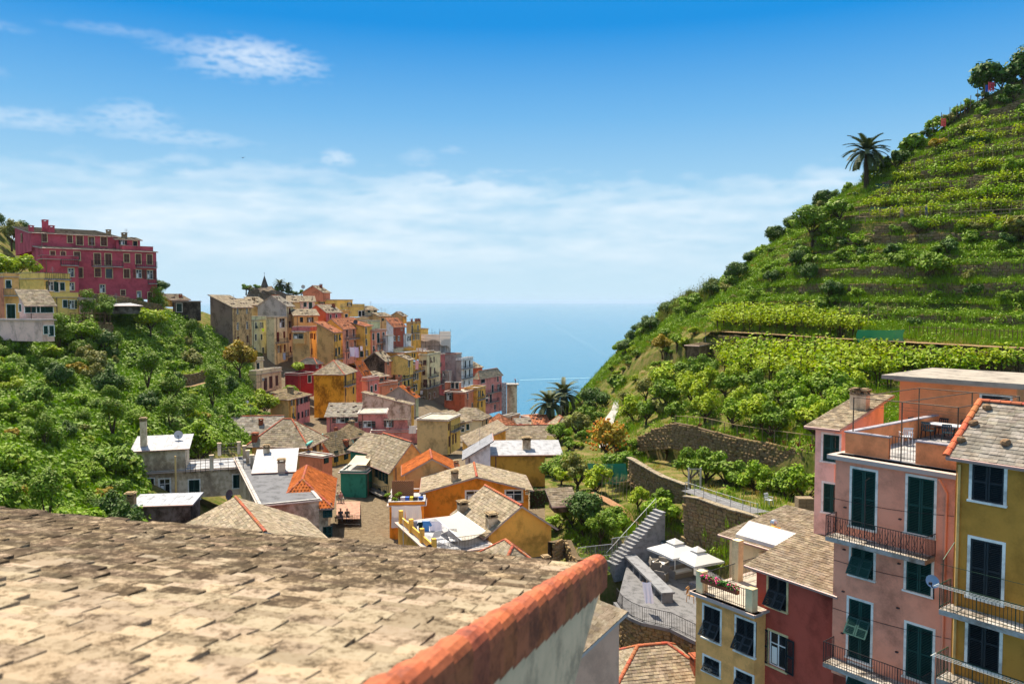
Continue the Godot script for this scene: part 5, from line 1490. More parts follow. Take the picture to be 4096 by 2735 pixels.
func ochre_extras(o: Dictionary) -> void:
	var n: Node3D = o.node
	for q in [[1380, 830, 2200, 0.95], [1355, 1450, 2200, 0.95]]:
		var pa := face_hit(o, 3200 + q[0] / 2.289, 2050 + q[1] / 2.289, "L")
		var z0: float = pa.z
		var z1: float = -0.3
		var ya: float = pa.y
		var sb := MB.new()
		sb.bx(Vector3(-0.5, ya - 0.1, (z0 + z1) / 2), Vector3(1.0, 0.2, z1 - z0))
		var slab := put(sb.mesh(), "balcony", mat("slab", Color(0.36, 0.34, 0.32), 0.85, {"tex": "grime2", "scale": 0.3}), n, o.T)
		var rl := MB.new()
		rail(rl, Vector3(-0.95, ya, z0), Vector3(-0.95, ya, z1), 1.0, 0.13)
		rail(rl, Vector3(0, ya, z0), Vector3(-0.95, ya, z0), 1.0, 0.13)
		put(rl.mesh(), "railing", mat("green_iron", Color(0.02, 0.05, 0.03), 0.5, {"metal": 0.3}), slab)
		var wl := MB.new()
		for k in 3:
			wl.bar(Vector3(-1.05 - k * 0.14, ya + 1.0, z0 - 0.05), Vector3(-1.05 - k * 0.14, ya + 0.98, z1), 0.008)
		wl.bar(Vector3(-0.95, ya + 1.0, z0 - 0.05), Vector3(-1.4, ya + 1.0, z0 - 0.05), 0.012)
		put(wl.mesh(), "clothes_line", mat("wire", Color(0.6, 0.62, 0.58), 0.4), slab)
		if q[1] < 1000:
			var fb := MB.new()
			for z in [z0 + 0.1, z0 + 3.0]:
				fb.bar(Vector3(-0.95, ya + 1.0, z), Vector3(-0.95, ya + 2.0, z), 0.018)
				fb.bar(Vector3(-0.95, ya + 2.0, z), Vector3(0, ya + 2.5, z), 0.018)
			fb.bar(Vector3(-0.95, ya + 1.8, z0), Vector3(-0.95, ya + 1.8, z1), 0.012)
			put(fb.mesh(), "awning_frame", mat("green_iron", Color(0.02, 0.05, 0.03), 0.5, {"metal": 0.3}), slab)
	var db := MB.new()
	db.bar(Vector3(-0.09, -1, -o.tL + 0.15), Vector3(-0.09, o.h - 0.5, -o.tL + 0.15), 0.06, Color.WHITE, 8)
	put(db.mesh(), "drain_pipe", plaster("tan"), n, o.T)
	# red edge tiles down the verge that faces the pink house
	var sl: float = o.rise / (o.tR * 0.5)
	ridge(o.roof, Transform3D.IDENTITY, Vector3(-0.35, o.h - sl * 0.35 + 0.04, -o.tL - 0.25), Vector3(o.tR * 0.5, o.h + o.rise + 0.04, -o.tL - 0.25), 30, 0.13, true, Color(0.55, 0.13, 0.05))
	# loose stones that weigh the roof down
	var labels := {1675: "smallest flat roof stone near the top of the ochre house roof", 1553: "upright brown roof stone halfway up the ochre house roof", 1458: "brown roof stone near the gutter beside the red verge tiles", 1850: "large rounded roof stone near the gutter away from the verge"}
	for q in [[1675, 525], [1553, 665], [1458, 815], [1850, 850]]:
		var inv: Transform3D = o.Tw.affine_inverse()
		var og: Vector3 = inv * Vector3(0, CAMY, 0)
		var dir: Vector3 = inv.basis * (ZP("A", q[0], q[1], 1.0) - Vector3(0, CAMY, 0))
		# left slope: y = h + sl * x
		var t: float = (o.h + 0.04 + sl * og.x - og.y) / (dir.y - sl * dir.x)
		var p: Vector3 = o.Tw * (og + dir * t)
		var mb := MB.new()
		var sph := SphereMesh.new()
		sph.radius = 0.19
		sph.height = 0.3
		sph.radial_segments = 9
		sph.rings = 5
		var arr := sph.get_mesh_arrays()
		var ix: PackedInt32Array = arr[Mesh.ARRAY_INDEX]
		var vv: PackedVector3Array = arr[Mesh.ARRAY_VERTEX]
		var nz := FastNoiseLite.new()
		nz.seed = q[0]
		nz.frequency = 2.0
		for i in range(0, ix.size(), 3):
			var tri := []
			for k in 3:
				var v := vv[ix[i + k]]
				tri.append(v * (1.0 + nz.get_noise_3dv(v) * 0.7))
			mb.tri(tri[0], tri[1], tri[2])
		var st := put(mb.mesh(), numbered("roof_stone"), mat("cobble", Color(0.3, 0.2, 0.13), 0.9, {"tex": "stone", "scale": 1.2}), self, Transform3D(Basis.IDENTITY, p + Vector3(0, 0.06, 0)))
		tag(st, labels[q[0]], "stone", "stones on the ochre roof")

func yellow_extras(y: Dictionary, r: Dictionary) -> void:
	var n: Node3D = y.node
	var h: float = y.h
	var tL: float = y.tL
	var pm := plaster("cream")
	# terrace parapet piers and railing along the front
	var piers := MB.new()
	for q in [[0.1, -0.3, 1.2], [0.1, -tL + 0.3, 1.2], [3.2, -tL + 0.3, 2.4], [5.6, -tL + 0.3, 1.2]]:
		piers = MB.new()
		piers.bx(Vector3(q[0], h + q[2] / 2, q[1]), Vector3(0.45, q[2], 0.45))
		put(piers.mesh(), "pier", pm, n, y.T)
	var rb := MB.new()
	rail(rb, Vector3(0.05, h, -tL + 0.5), Vector3(0.05, h, -0.5), 1.05, 0.13)
	rail(rb, Vector3(0.3, h, -tL + 0.3), Vector3(3.0, h, -tL + 0.3), 1.05, 0.13)
	rail(rb, Vector3(3.4, h, -tL + 0.3), Vector3(5.5, h, -tL + 0.3), 1.05, 0.13)
	put(rb.mesh(), "railing", iron(), n, y.T)
	var lip := MB.new()
	lip.bx(Vector3(0.0, h - 0.1, -tL / 2), Vector3(0.7, 0.18, tL + 0.4))
	put(lip.mesh(), "eave_lip", mat("fascia", Color(0.42, 0.33, 0.29), 0.8), n, y.T)
	# back wall with the green door, under a white awning and the long slate roof behind
	var bk := MB.new()
	bk.bx(Vector3(4.6, h + 1.4, -tL / 2 + 1.0), Vector3(0.2, 2.8, tL * 0.55))
	put(bk.mesh(), "terrace_wall", pm, n, y.T)
	put(shutter_mesh(1.0, 2.3, 0.07), "terrace_door", mat("shutter_e", Color(0.01, 0.1, 0.07), 0.55, {"tex": "grain", "scale": 0.8}), n, y.T * Transform3D(Basis(Vector3.UP, -PI / 2), Vector3(4.45, h, -tL / 2 + 0.3)))
	var aw := MB.new()
	aw.quad(Vector3(5.0, h + 3.1, -tL - 0.3), Vector3(5.0, h + 3.1, -0.2), Vector3(3.5, h + 2.6, -0.4), Vector3(3.5, h + 2.6, -tL - 0.1))
	aw.quad(Vector3(3.5, h + 2.6, -0.4), Vector3(3.5, h + 2.6, -tL - 0.1), Vector3(3.5, h + 2.4, -tL - 0.1), Vector3(3.5, h + 2.4, -0.4))
	put(aw.mesh(), "awning", mat("canvas", Color(0.5, 0.49, 0.48), 0.9, {"back": Color(0.3, 0.3, 0.3)}), n, y.T)
	# flower boxes on the railing
	for i in 4:
		var at: Vector3 = y.Tw * Vector3(-0.12, h + 0.78, lerpf(-tL + 0.8, -1.3, i / 3.0))
		var fb := thing("flower_box", "clay flower box with pink geraniums on the terrace railing of the yellow house", "planter", at, y.Tw.basis.get_euler().y, "flower boxes on the terrace railing")
		put(unit_box("fbox", Vector3(0.22, 0.2, 0.62)), "box", mat("terracotta_plain", Color(0.42, 0.13, 0.07), 0.9, {"tex": "stone", "scale": 0.6}), fb)
		var lm := MB.new()
		for k in 150:
			var p := Vector3(rr(-0.18, 0.18), 0.1 + rr(0, 0.25), rr(-0.36, 0.36))
			var q := Vector3(rr(-1, 1), rr(-1, 1), rr(-1, 1)).normalized() * 0.045
			var w := q.cross(Vector3(0.3, 1, 0.2)).normalized() * 0.04
			lm.quad(p - q - w, p + q - w, p + q + w, p - q + w, Color(0.06, 0.16, 0.02) if k < 90 or i == 2 else Color(0.75, 0.06, 0.25))
		put(lm.mesh(), "geraniums", mat("flowers", Color.WHITE, 0.8, {"vc": true}), fb)
	# slate roof of the back part, seen beyond the awning, with the steel cowl chimney
	var up := H("slate roofed rear wing of the yellow terrace house with a spinning chimney cowl", "C", [1535, 1905, [6.0]], [290, 900], 47.0, 36, "cream", ["sL", 0.7, "slate"], "", {"ov": 0.5, "one": 220, "rd": false})
	var cn := Node3D.new()
	cn.name = "cowl_chimney"
	up.node.add_child(cn, true)
	cn.transform = up.T * Transform3D(Basis.IDENTITY, Vector3(0.5, up.h + 0.1, -0.3))
	put(unit_box("cst", Vector3(0.55, 0.9, 0.55)), "stack", plaster("yellow"), cn, Transform3D(Basis.IDENTITY, Vector3(0, 0.45, 0)))
	var cb := MB.new()
	for i in 14:
		var a := TAU * i / 14
		for k in 4:
			var f := PI * (k / 4.0)
			var g := PI * ((k + 1) / 4.0)
			var p := Vector3(cos(a) * sin(f) * 0.24, 1.2 - cos(f) * 0.2, sin(a) * sin(f) * 0.24)
			var q := Vector3(cos(a) * sin(g) * 0.24, 1.2 - cos(g) * 0.2, sin(a) * sin(g) * 0.24)
			var s := Vector3(-sin(a), 0, cos(a)) * 0.04
			cb.quad(p - s, p + s, q + s, q - s)
	put(cb.mesh(), "cowl", mat("steel", Color(0.5, 0.5, 0.52), 0.3, {"metal": 0.9}), cn)

func parasol(label: String, at: Vector3, half: float, h: float, turn: float) -> void:
	var n := thing("parasol", label, "parasol", at, turn)
	var pm := mat("canvas", Color(0.5, 0.49, 0.48), 0.9, {"back": Color(0.3, 0.3, 0.3)})
	var pb := MB.new()
	pb.bar(Vector3.ZERO, Vector3(0, h + 0.6, 0), 0.05, Color.WHITE, 8)
	put(pb.mesh(), "pole", mat("white_metal", Color(0.7, 0.7, 0.7), 0.4), n)
	var bb := MB.new()
	bb.bx(Vector3(0, 0.05, 0), Vector3(0.9, 0.1, 0.9))
	put(bb.mesh(), "base", mat("slate_coping", Color(0.3, 0.28, 0.31), 0.7, {"tex": "stain", "scale": 0.5}), n)
	var cb := MB.new()
	var k := [Vector3(-half, h, -half), Vector3(half, h, -half), Vector3(half, h, half), Vector3(-half, h, half)]
	for i in 4:
		var a: Vector3 = k[i]
		var b: Vector3 = k[(i + 1) % 4]
		var m := (a + b) / 2 + Vector3(0, 0.03, 0)
		var t := Vector3(0, h + 0.75, 0)
		cb.tri(a, m, t)
		cb.tri(m, b, t)
		cb.quad(a, b, b - Vector3(0, 0.14, 0), a - Vector3(0, 0.14, 0))
	put(cb.mesh(), "canopy", pm, n)
	var vb := MB.new()
	for i in 4:
		var a: Vector3 = Vector3(k[i].x * 0.33, h + 0.66, k[i].z * 0.33)
		var b: Vector3 = Vector3(k[(i + 1) % 4].x * 0.33, h + 0.66, k[(i + 1) % 4].z * 0.33)
		vb.tri(a, b, Vector3(0, h + 0.98, 0))
	put(vb.mesh(), "vent_cap", pm, n)
	for i in 4:
		var rb := MB.new()
		rb.bar(Vector3(0, h + 0.65, 0), k[i] - Vector3(0, 0.03, 0), 0.015)
		put(rb.mesh(), "rib", mat("white_metal", Color(0.7, 0.7, 0.7), 0.4), n)

func terrace() -> void:
	# paved terrace on a curved stone wall; floor level from the chairs and the stair foot
	var y0 := ZP("C", 960, 560, 61.0).y
	var edge := []
	for q in [[570, 780, 53.3], [620, 850, 52.2], [700, 905, 51.3], [790, 945, 50.6], [900, 968, 50.2], [1040, 1000, 49.5], [1160, 1060, 48.2], [1260, 1110, 47.0]]:
		var p := ZP("C", q[0], q[1], q[2])
		var s: float = (y0 - CAMY) / (p.y - CAMY)
		edge.append(Vector3(p.x * s, y0, p.z * s))
	var back := []
	for q in [[600, 370], [760, 420], [1150, 300], [1500, 300], [1800, 420]]:
		var p := ZP("C", q[0], q[1], 60.0)
		var s: float = (y0 - CAMY) / (p.y - CAMY)
		back.append(Vector3(p.x * s, y0, p.z * s))
	var poly := PackedVector2Array()
	for p in edge:
		poly.append(Vector2(p.x, p.z))
	poly.append(Vector2(edge[-1].x + 8, edge[-1].z - 3))
	back.reverse()
	for p in back:
		poly.append(Vector2(p.x + 1.0, p.z - 1.0))
	var mb := MB.new()
	var tri := Geometry2D.triangulate_polygon(poly)
	for i in range(0, tri.size(), 3):
		mb.tri(Vector3(poly[tri[i]].x, y0, poly[tri[i]].y), Vector3(poly[tri[i + 1]].x, y0, poly[tri[i + 1]].y), Vector3(poly[tri[i + 2]].x, y0, poly[tri[i + 2]].y))
	var fl := put(mb.mesh(), "terrace_pavement", mat("paving", Color(0.14, 0.137, 0.142), 0.85, {"tex": "stain", "scale": 0.4}), self)
	fl.set_meta("kind", "structure")
	# the curved retaining wall and its railing
	var bases := []
	var hs := []
	for p in edge:
		bases.append(p - Vector3(0, 6.0, 0))
		hs.append(5.9)
	stone_wall("curved stone retaining wall under the paved terrace", bases, hs, 0.34, 260, false)
	var cp := thing("terrace_edge", "pale concrete kerb and iron railing along the curved terrace edge", "railing", edge[3])
	var kb := MB.new()
	var rb := MB.new()
	for i in edge.size() - 1:
		var a: Vector3 = edge[i] - edge[3]
		var b: Vector3 = edge[i + 1] - edge[3]
		var d := (b - a).normalized()
		kb.box(Transform3D(Basis(d, Vector3.UP, d.cross(Vector3.UP)), (a + b) / 2 + Vector3(0, 0.02, 0)), Vector3((b - a).length() + 0.05, 0.22, 0.45))
		rail(rb, a + Vector3(0, 0.12, 0), b + Vector3(0, 0.12, 0), 1.0, 0.13)
	put(kb.mesh(), "kerb", mat("paving", Color(0.14, 0.137, 0.142), 0.85, {"tex": "stain", "scale": 0.4}), cp)
	put(rb.mesh(), "railing", iron(), cp)
	var g := func(x: float, y: float) -> Vector3:
		var p := ZP("C", x, y, 60.0)
		var s: float = (y0 - CAMY) / (p.y - CAMY)
		return Vector3(p.x * s, y0 + 0.004, p.z * s)
	# long low stone bench wall
	var b0: Vector3 = g.call(640, 400)
	var b1: Vector3 = g.call(1010, 780)
	var bd := (b1 - b0)
	var bn := thing("bench_wall", "long grey slab bench running down the paved terrace", "bench", b0, 0.0)
	var sl := MB.new()
	var dx := bd.normalized()
	sl.box(Transform3D(Basis(dx, Vector3.UP, dx.cross(Vector3.UP)), bd / 2 + Vector3(0, 0.75, 0)), Vector3(bd.length(), 0.14, 1.0))
	put(sl.mesh(), "slab", mat("bench_slab", Color(0.19, 0.19, 0.2), 0.8, {"tex": "stain", "scale": 0.4}), bn)
	for i in 7:
		var lg := MB.new()
		lg.box(Transform3D(Basis(dx, Vector3.UP, dx.cross(Vector3.UP)), bd * ((i + 0.15) / 6.3) + Vector3(0, 0.34, 0)), Vector3(0.25, 0.68, 0.8))
		put(lg.mesh(), "support", mat("bench_slab", Color(0.19, 0.19, 0.2), 0.8, {"tex": "stain", "scale": 0.4}), bn)
	parasol("large square white parasol with a vent cap beside the grey stair", g.call(1068, 545), 1.55, 2.05, 0.5)
	parasol("white parasol half hidden behind the yellow house terrace", g.call(1260, 610), 1.4, 1.95, 0.45)
	# rattan armchairs and sofa
	var rat := mat("rattan", Color(0.26, 0.23, 0.2), 0.9, {"tex": "grain", "scale": 4.0})
	var seat := mat("cushion", Color(0.5, 0.48, 0.46), 0.95)
	var labels := ["grey rattan armchair turned to the sofa under the large parasol", "grey rattan armchair against the slab bench", "grey rattan armchair behind the parasol pole", "low grey rattan chair by the stair foot"]
	var spots := [[948, 580, 2.6, 0.8], [900, 475, 1.6, 0.8], [1000, 530, 2.9, 0.8], [955, 480, -0.6, 0.8]]
	for i in 4:
		rattan(labels[i], g.call(spots[i][0], spots[i][1]), spots[i][2], 0.8, rat, seat, "armchair")
	rattan("long grey rattan sofa with pale cushions on the terrace", g.call(1120, 545), 0.5, 1.7, rat, seat, "sofa")
	# grey stair with slab treads against a dark flank wall
	var s0 := ZP("C", 560, 400, 63.5)
	s0.y = y0
	var s1 := ZP("C", 985, -5, 66.0)
	var st := thing("stair", "grey concrete outdoor stair with stone slab treads climbing to the upper garden", "stairs", s0)
	var cnt := 17
	var v := s1 - s0
	var hd := Vector3(v.x, 0, v.z).normalized()
	var side := hd.cross(Vector3.UP).normalized()
	if side.z > 0:
		side = -side
	for i in cnt:
		var p := v * (i / float(cnt))
		var step := Vector3(v.x, 0, v.z).length() / cnt
		var tr := MB.new()
		var rise := v.y / cnt
		tr.box(Transform3D(Basis(hd, Vector3.UP, -side), p + hd * step / 2 + Vector3(0, rise - 0.05, 0) + side * 0.6), Vector3(step + 0.06, 0.1, 1.3))
		put(tr.mesh(), "tread", mat("tread", Color(0.26, 0.255, 0.26), 0.85, {"tex": "stain", "scale": 0.5}), st)
		var rs := MB.new()
		rs.box(Transform3D(Basis(hd, Vector3.UP, -side), Vector3(p.x, (p.y + rise - 0.1) / 2 - 0.6, p.z) + hd * step / 2 + side * 0.6), Vector3(step, p.y + rise - 0.1 + 1.2, 1.2))
		put(rs.mesh(), "step_body", mat("tread", Color(0.26, 0.255, 0.26), 0.85, {"tex": "stain", "scale": 0.5}), st)
	var hr := MB.new()
	hr.bar(Vector3(0, 0.9, 0) + side * 1.2, v + Vector3(0, 0.9, 0) + side * 1.2, 0.02)
	for i in 6:
		hr.bar(v * (i / 5.0) + side * 1.2, v * (i / 5.0) + side * 1.2 + Vector3(0, 0.9, 0), 0.018)
	put(hr.mesh(), "handrail", mat("galvanised", Color(0.4, 0.41, 0.42), 0.4, {"metal": 0.6}), st)
	# storage cabinet under the wall
	var cbp: Vector3 = g.call(1025, 400)
	var cab := thing("storage_cabinet", "pale grey two door cabinet with a black top by the stair flank", "cabinet", cbp, 0.3)
	put(unit_box("cab", Vector3(1.3, 1.5, 0.6)), "body", mat("cabinet", Color(0.4, 0.42, 0.46), 0.5), cab, Transform3D(Basis.IDENTITY, Vector3(0, 0.75, 0)))
	put(unit_box("cabt", Vector3(1.36, 0.06, 0.66)), "lid", mat("dark_plastic", Color(0.02, 0.04, 0.05), 0.35), cab, Transform3D(Basis.IDENTITY, Vector3(0, 1.53, 0)))
	for k in 2:
		put(unit_box("cabd", Vector3(0.6, 1.4, 0.03)), "door", mat("cabinet_door", Color(0.5, 0.52, 0.55), 0.5), cab, Transform3D(Basis.IDENTITY, Vector3(-0.32 + 0.64 * k, 0.75, 0.31)))
	# galvanised gate panels left of the stair
	for q in [[240, 470, 300, 530, 445, 280, "wide galvanised gate panel in front of the garden shrubs"], [530, 440, 220, 760, 330, 205, "tall galvanised gate panel at the stair foot"]]:
		var p0 := ZP("C", q[0], q[1], 64.0)
		var p1 := ZP("C", q[3], q[4], 65.0)
		var hh: float = ZP("C", q[0], q[2], 64.0).y - p0.y
		var gt := thing("gate_panel", q[6], "gate", p0)
		var gm := MB.new()
		var e := p1 - p0
		e.y = 0
		for k in 3:
			gm.bar(e * (k / 2.0), e * (k / 2.0) + Vector3(0, hh, 0), 0.035)
		gm.bar(Vector3(0, hh, 0), e + Vector3(0, hh, 0), 0.03)
		gm.bar(Vector3(0, hh * 0.45, 0), e + Vector3(0, hh * 0.45, 0), 0.025)
		put(gm.mesh(), "frame", mat("galvanised", Color(0.4, 0.41, 0.42), 0.4, {"metal": 0.6}), gt)
		var bm := MB.new()
		for k in 22:
			bm.bar(e * (k / 22.0) + Vector3(0, 0.1, 0), e * (k / 22.0) + Vector3(0, hh, 0), 0.01)
		put(bm.mesh(), "bars", mat("galvanised", Color(0.4, 0.41, 0.42), 0.4, {"metal": 0.6}), gt)

func rattan(label: String, at: Vector3, turn: float, w: float, m: Material, cm: Material, cat: String) -> void:
	var n := thing("rattan_" + cat, label, cat, at, turn)
	var s := MB.new()
	s.bx(Vector3(0, 0.19, 0), Vector3(w, 0.38, 0.75))
	put(s.mesh(), "base", m, n)
	var b := MB.new()
	b.box(Transform3D(Basis(Vector3.RIGHT, 0.12), Vector3(0, 0.58, -0.38)), Vector3(w, 0.5, 0.1))
	put(b.mesh(), "backrest", m, n)
	for k in 2:
		var a := MB.new()
		a.bx(Vector3((w / 2 + 0.05) * (1 if k else -1), 0.31, 0), Vector3(0.1, 0.62, 0.78))
		put(a.mesh(), "armrest", m, n)
	var c := MB.new()
	c.bx(Vector3(0, 0.44, 0.02), Vector3(w - 0.06, 0.12, 0.66))
	put(c.mesh(), "cushion", cm, n)

func wall_line(pts: Array) -> Array:
	# pts: photo column, base row, top row, distance
	var b := []
	var h := []
	for q in pts:
		var p := P(q[0], q[1], q[3])
		b.append(p)
		h.append(P(q[0], q[2], q[3]).y - p.y)
	return [b, h]
func walls() -> void:
	var w := wall_line([[2735, 2190, 1985, 65.5], [2800, 2210, 1995, 64.0], [2880, 2240, 2025, 62.0], [2950, 2260, 2045, 60.2], [3020, 2280, 2065, 58.6], [3120, 2310, 2100, 56.6]])
	stone_wall("tall pale stone wall rising beside the grey stair under the garden walk", w[0], w[1], 0.4, 300)
	w = wall_line([[2515, 1930, 1830, 78.0], [2530, 1950, 1838, 77.0], [2600, 1985, 1880, 74.5], [2660, 2000, 1910, 72.5], [2730, 2015, 1935, 70.5], [2745, 2015, 1940, 70.0]])
	stone_wall("curved dry stone wall with white capping below the small lawn", w[0], w[1], 0.36, 160)
	w = wall_line([[2555, 1805, 1748, 92.0], [2620, 1800, 1715, 89.5], [2690, 1795, 1690, 86.5], [2760, 1812, 1702, 84.5], [2850, 1835, 1728, 82.0], [2950, 1860, 1752, 79.0], [3050, 1885, 1770, 76.0], [3150, 1915, 1788, 73.0], [3270, 1950, 1808, 69.5], [3420, 2000, 1840, 66.0]])
	stone_wall("long rough stone retaining wall below the lemon orchard", w[0], w[1], 0.42, 300, false)
	w = wall_line([[2875, 1408, 1342, 110.5], [2960, 1425, 1347, 108.5], [3100, 1440, 1356, 104.0], [3300, 1455, 1372, 98.0], [3500, 1470, 1384, 93.5], [3700, 1485, 1398, 89.0], [3900, 1500, 1408, 85.0], [4096, 1510, 1420, 82.0], [4300, 1515, 1424, 80.0]])
	stone_wall("long terrace wall carrying the sandy hillside path", w[0], w[1], 0.5, 200, false)
	w = wall_line([[3500, 955, 905, 112.5], [3620, 960, 893, 110.0], [3750, 955, 885, 108.0], [3900, 945, 875, 105.5], [4096, 935, 862, 103.0], [4300, 930, 855, 101.0]])
	stone_wall("stone wall propping the railed walkway on the hillside", w[0], w[1], 0.5, 80, false)
	w = wall_line([[3740, 1075, 1020, 103.0], [3850, 1080, 1018, 101.5], [3980, 1085, 1012, 99.8], [4110, 1085, 1008, 98.0], [4300, 1085, 1005, 96.0]])
	stone_wall("ivy hung stone wall below the yellow grass terrace", w[0], w[1], 0.5, 60, false)
	w = wall_line([[3700, 1275, 1210, 101.0], [3850, 1285, 1212, 98.0], [4000, 1290, 1218, 95.0], [4150, 1295, 1222, 92.5]])
	stone_wall("short dark stone wall behind the bean poles", w[0], w[1], 0.5, 60, false)
	w = wall_line([[430, 1560, 1518, 118.0], [520, 1555, 1512, 121.0], [640, 1550, 1510, 125.0], [760, 1540, 1500, 130.0], [830, 1520, 1480, 134.0]])
	stone_wall("low stone terrace wall with vines on the left bank", w[0], w[1], 0.5, 50, false)
	w = wall_line([[310, 1340, 1285, 131.0], [380, 1345, 1285, 133.0], [450, 1350, 1290, 136.0]])
	stone_wall("short bluish stone wall under the meadow fence", w[0], w[1], 0.5, 40, false)
	w = wall_line([[365, 1215, 1172, 141.0], [450, 1225, 1180, 145.0], [550, 1235, 1198, 150.0], [650, 1250, 1222, 155.0]])
	stone_wall("sloping stone ramp wall along the foot of the crimson palazzo", w[0], w[1], 0.5, 50, false)
	w = wall_line([[2215, 2260, 2170, 60.0], [2260, 2230, 2160, 62.0], [2290, 2290, 2225, 60.0], [2310, 2320, 2240, 59.0]])
	stone_wall("low stone garden wall with a wire fence beside the yellow terrace house", w[0], w[1], 0.34, 60, false)
	var told := ["overgrown low stone wall above the bean poles", "broken stone riser among the lower brambles", "stone riser under the flowering bank", "stone riser hidden in bushes under the walkway", "low dark stone wall just above the walkway", "low stone wall under the second vine terrace", "low stone wall carrying the third vine terrace", "low stone wall across the higher terrace", "low stone wall below the hilltop bushes", "stone riser near the skyline posts", "highest low stone wall below the hilltop trees"]
	var at_r := [7.43, 8.43, 8.93, 10.43, 11.43, 11.93, 12.43, 12.93, 13.43, 13.93, 14.43]
	for k in at_r.size():
		var bs := []
		var hs := []
		for i in 13:
			var px := lerpf(3150 + k * 55, 4330, i / 12.0)
			var low := right_at(px, at_r[k] - 0.03)
			low.y = right_at(px, at_r[k] - 0.16).y - 0.25
			bs.append(low)
			hs.append(maxf(0.5, right_at(px, at_r[k] + 0.07).y - low.y - 0.1 + sin(i * 2.3 + k) * 0.22))
		stone_wall(told[k], bs, hs, 0.5, 40, false)

const LEAF := {"mid": [0.145, 0.235, 0.014], "lime": [0.29, 0.38, 0.015], "dark": [0.07, 0.13, 0.02], "olive": [0.2, 0.21, 0.05], "gold": [0.34, 0.27, 0.025], "fresh": [0.21, 0.32, 0.014], "dry": [0.36, 0.29, 0.1], "palm": [0.075, 0.095, 0.035]}
func leaf_mat(k: String) -> StandardMaterial3D:
	var c: Array = LEAF[k]
	return mat("leaf_" + k, Color(c[0], c[1], c[2]), 0.6, {"vc": true, "spec": 0.3, "back": Color(minf(0.6, c[0] * 2.0), minf(0.6, c[1] * 1.7), c[2] * 0.7)})
func bark() -> StandardMaterial3D:
	return mat("bark", Color(0.1, 0.07, 0.045), 0.95, {"tex": "stone", "scale": 1.5})
func leaf(mb: MB, p: Vector3, n: Vector3, s: float, k: Color) -> void:
	var a := n.cross(Vector3(rng.randf() - 0.5, rng.randf() - 0.5, rng.randf() - 0.5)).normalized() * s
	var b := n.cross(a).normalized() * s * 0.55
	mb.tri(p - a, p + b, p + a, k)
	mb.tri(p - a, p + a, p - b, k)
func rvec() -> Vector3:
	return Vector3(rng.randfn(), rng.randfn(), rng.randfn()).normalized()
func tint() -> Color:
	var f := rr(0.6, 1.35)
	return Color(f * rr(0.85, 1.25), f, f * rr(0.7, 1.1))

# crown of leafy lobes in an ellipsoid of half sizes r about c
func crown(c: Vector3, r: Vector3, lobes: int, per: int, ls: float) -> ArrayMesh:
	var mb := MB.new()
	for i in lobes:
		var d := rvec()
		if d.y < -0.3:
			d.y *= -0.5
		var lc := c + Vector3(d.x * r.x, d.y * r.y, d.z * r.z) * rr(0.35, 0.78)
		var lr := (r.x + r.y) * 0.5 * rr(0.28, 0.46)
		var lk := tint().lerp(Color.WHITE, 0.5)
		for j in per:
			var q := rvec()
			var p := lc + q * lr * pow(rng.randf(), 0.35) * Vector3(1.0, 0.85, 1.0)
			leaf(mb, p, (q + Vector3(0, 0.5, 0) + rvec() * 0.7).normalized(), ls * rr(0.6, 1.3), tint() * lk)
	return mb.mesh()
func trunk(h: float, r: float, limbs: int, spread: float, top: float) -> ArrayMesh:
	var mb := MB.new()
	var p := Vector3.ZERO
	var q := Vector3(rr(-0.12, 0.12), h * 0.5, rr(-0.12, 0.12))
	var t := Vector3(rr(-0.2, 0.2), h, rr(-0.2, 0.2))
	mb.bar(p - Vector3(0, 0.5, 0), q, r * 1.2, Color.WHITE, 7, r * 0.9)
	mb.bar(q, t, r * 0.9, Color.WHITE, 7, r * 0.6)
	for i in limbs:
		var a := TAU * i / limbs + rr(-0.4, 0.4)
		var s := q.lerp(t, rr(0.3, 1.0))
		var e := s + Vector3(cos(a) * spread * rr(0.5, 1.0), (top - s.y) * rr(0.5, 0.85), sin(a) * spread * rr(0.5, 1.0))
		var m := s.lerp(e, 0.5) + rvec() * 0.15
		mb.bar(s, m, r * 0.5, Color.WHITE, 5, r * 0.32)
		mb.bar(m, e, r * 0.32, Color.WHITE, 5, r * 0.1)
	return mb.mesh()

var plants := {}
# kind: [name, category, trunk height, crown centre, half sizes, lobes, leaves per lobe, leaf size]
const KIND := {
	"tree": ["broadleaf_tree", "tree", 1.1, 2.5, [2.3, 2.2, 2.3], 20, 190, 0.17], "tree2": ["spreading_tree", "tree", 1.0, 2.2, [2.8, 1.8, 2.6], 22, 110, 0.26], "round": ["rounded_tree", "tree", 0.9, 2.2, [1.9, 2.1, 1.9], 20, 230, 0.14],
	"citrus": ["citrus_tree", "tree", 0.7, 1.5, [1.4, 1.15, 1.4], 13, 130, 0.12], "open": ["fig_tree", "tree", 1.0, 2.2, [1.8, 1.5, 1.8], 13, 70, 0.28], "bush": ["bush", "bush", 0.3, 0.8, [1.1, 0.85, 1.1], 10, 120, 0.12],
	"shrub": ["shrub", "bush", 0.2, 0.55, [0.9, 0.55, 0.8], 8, 90, 0.1], "tall": ["cypress", "tree", 1.5, 4.5, [1.3, 3.6, 1.3], 22, 160, 0.14]}
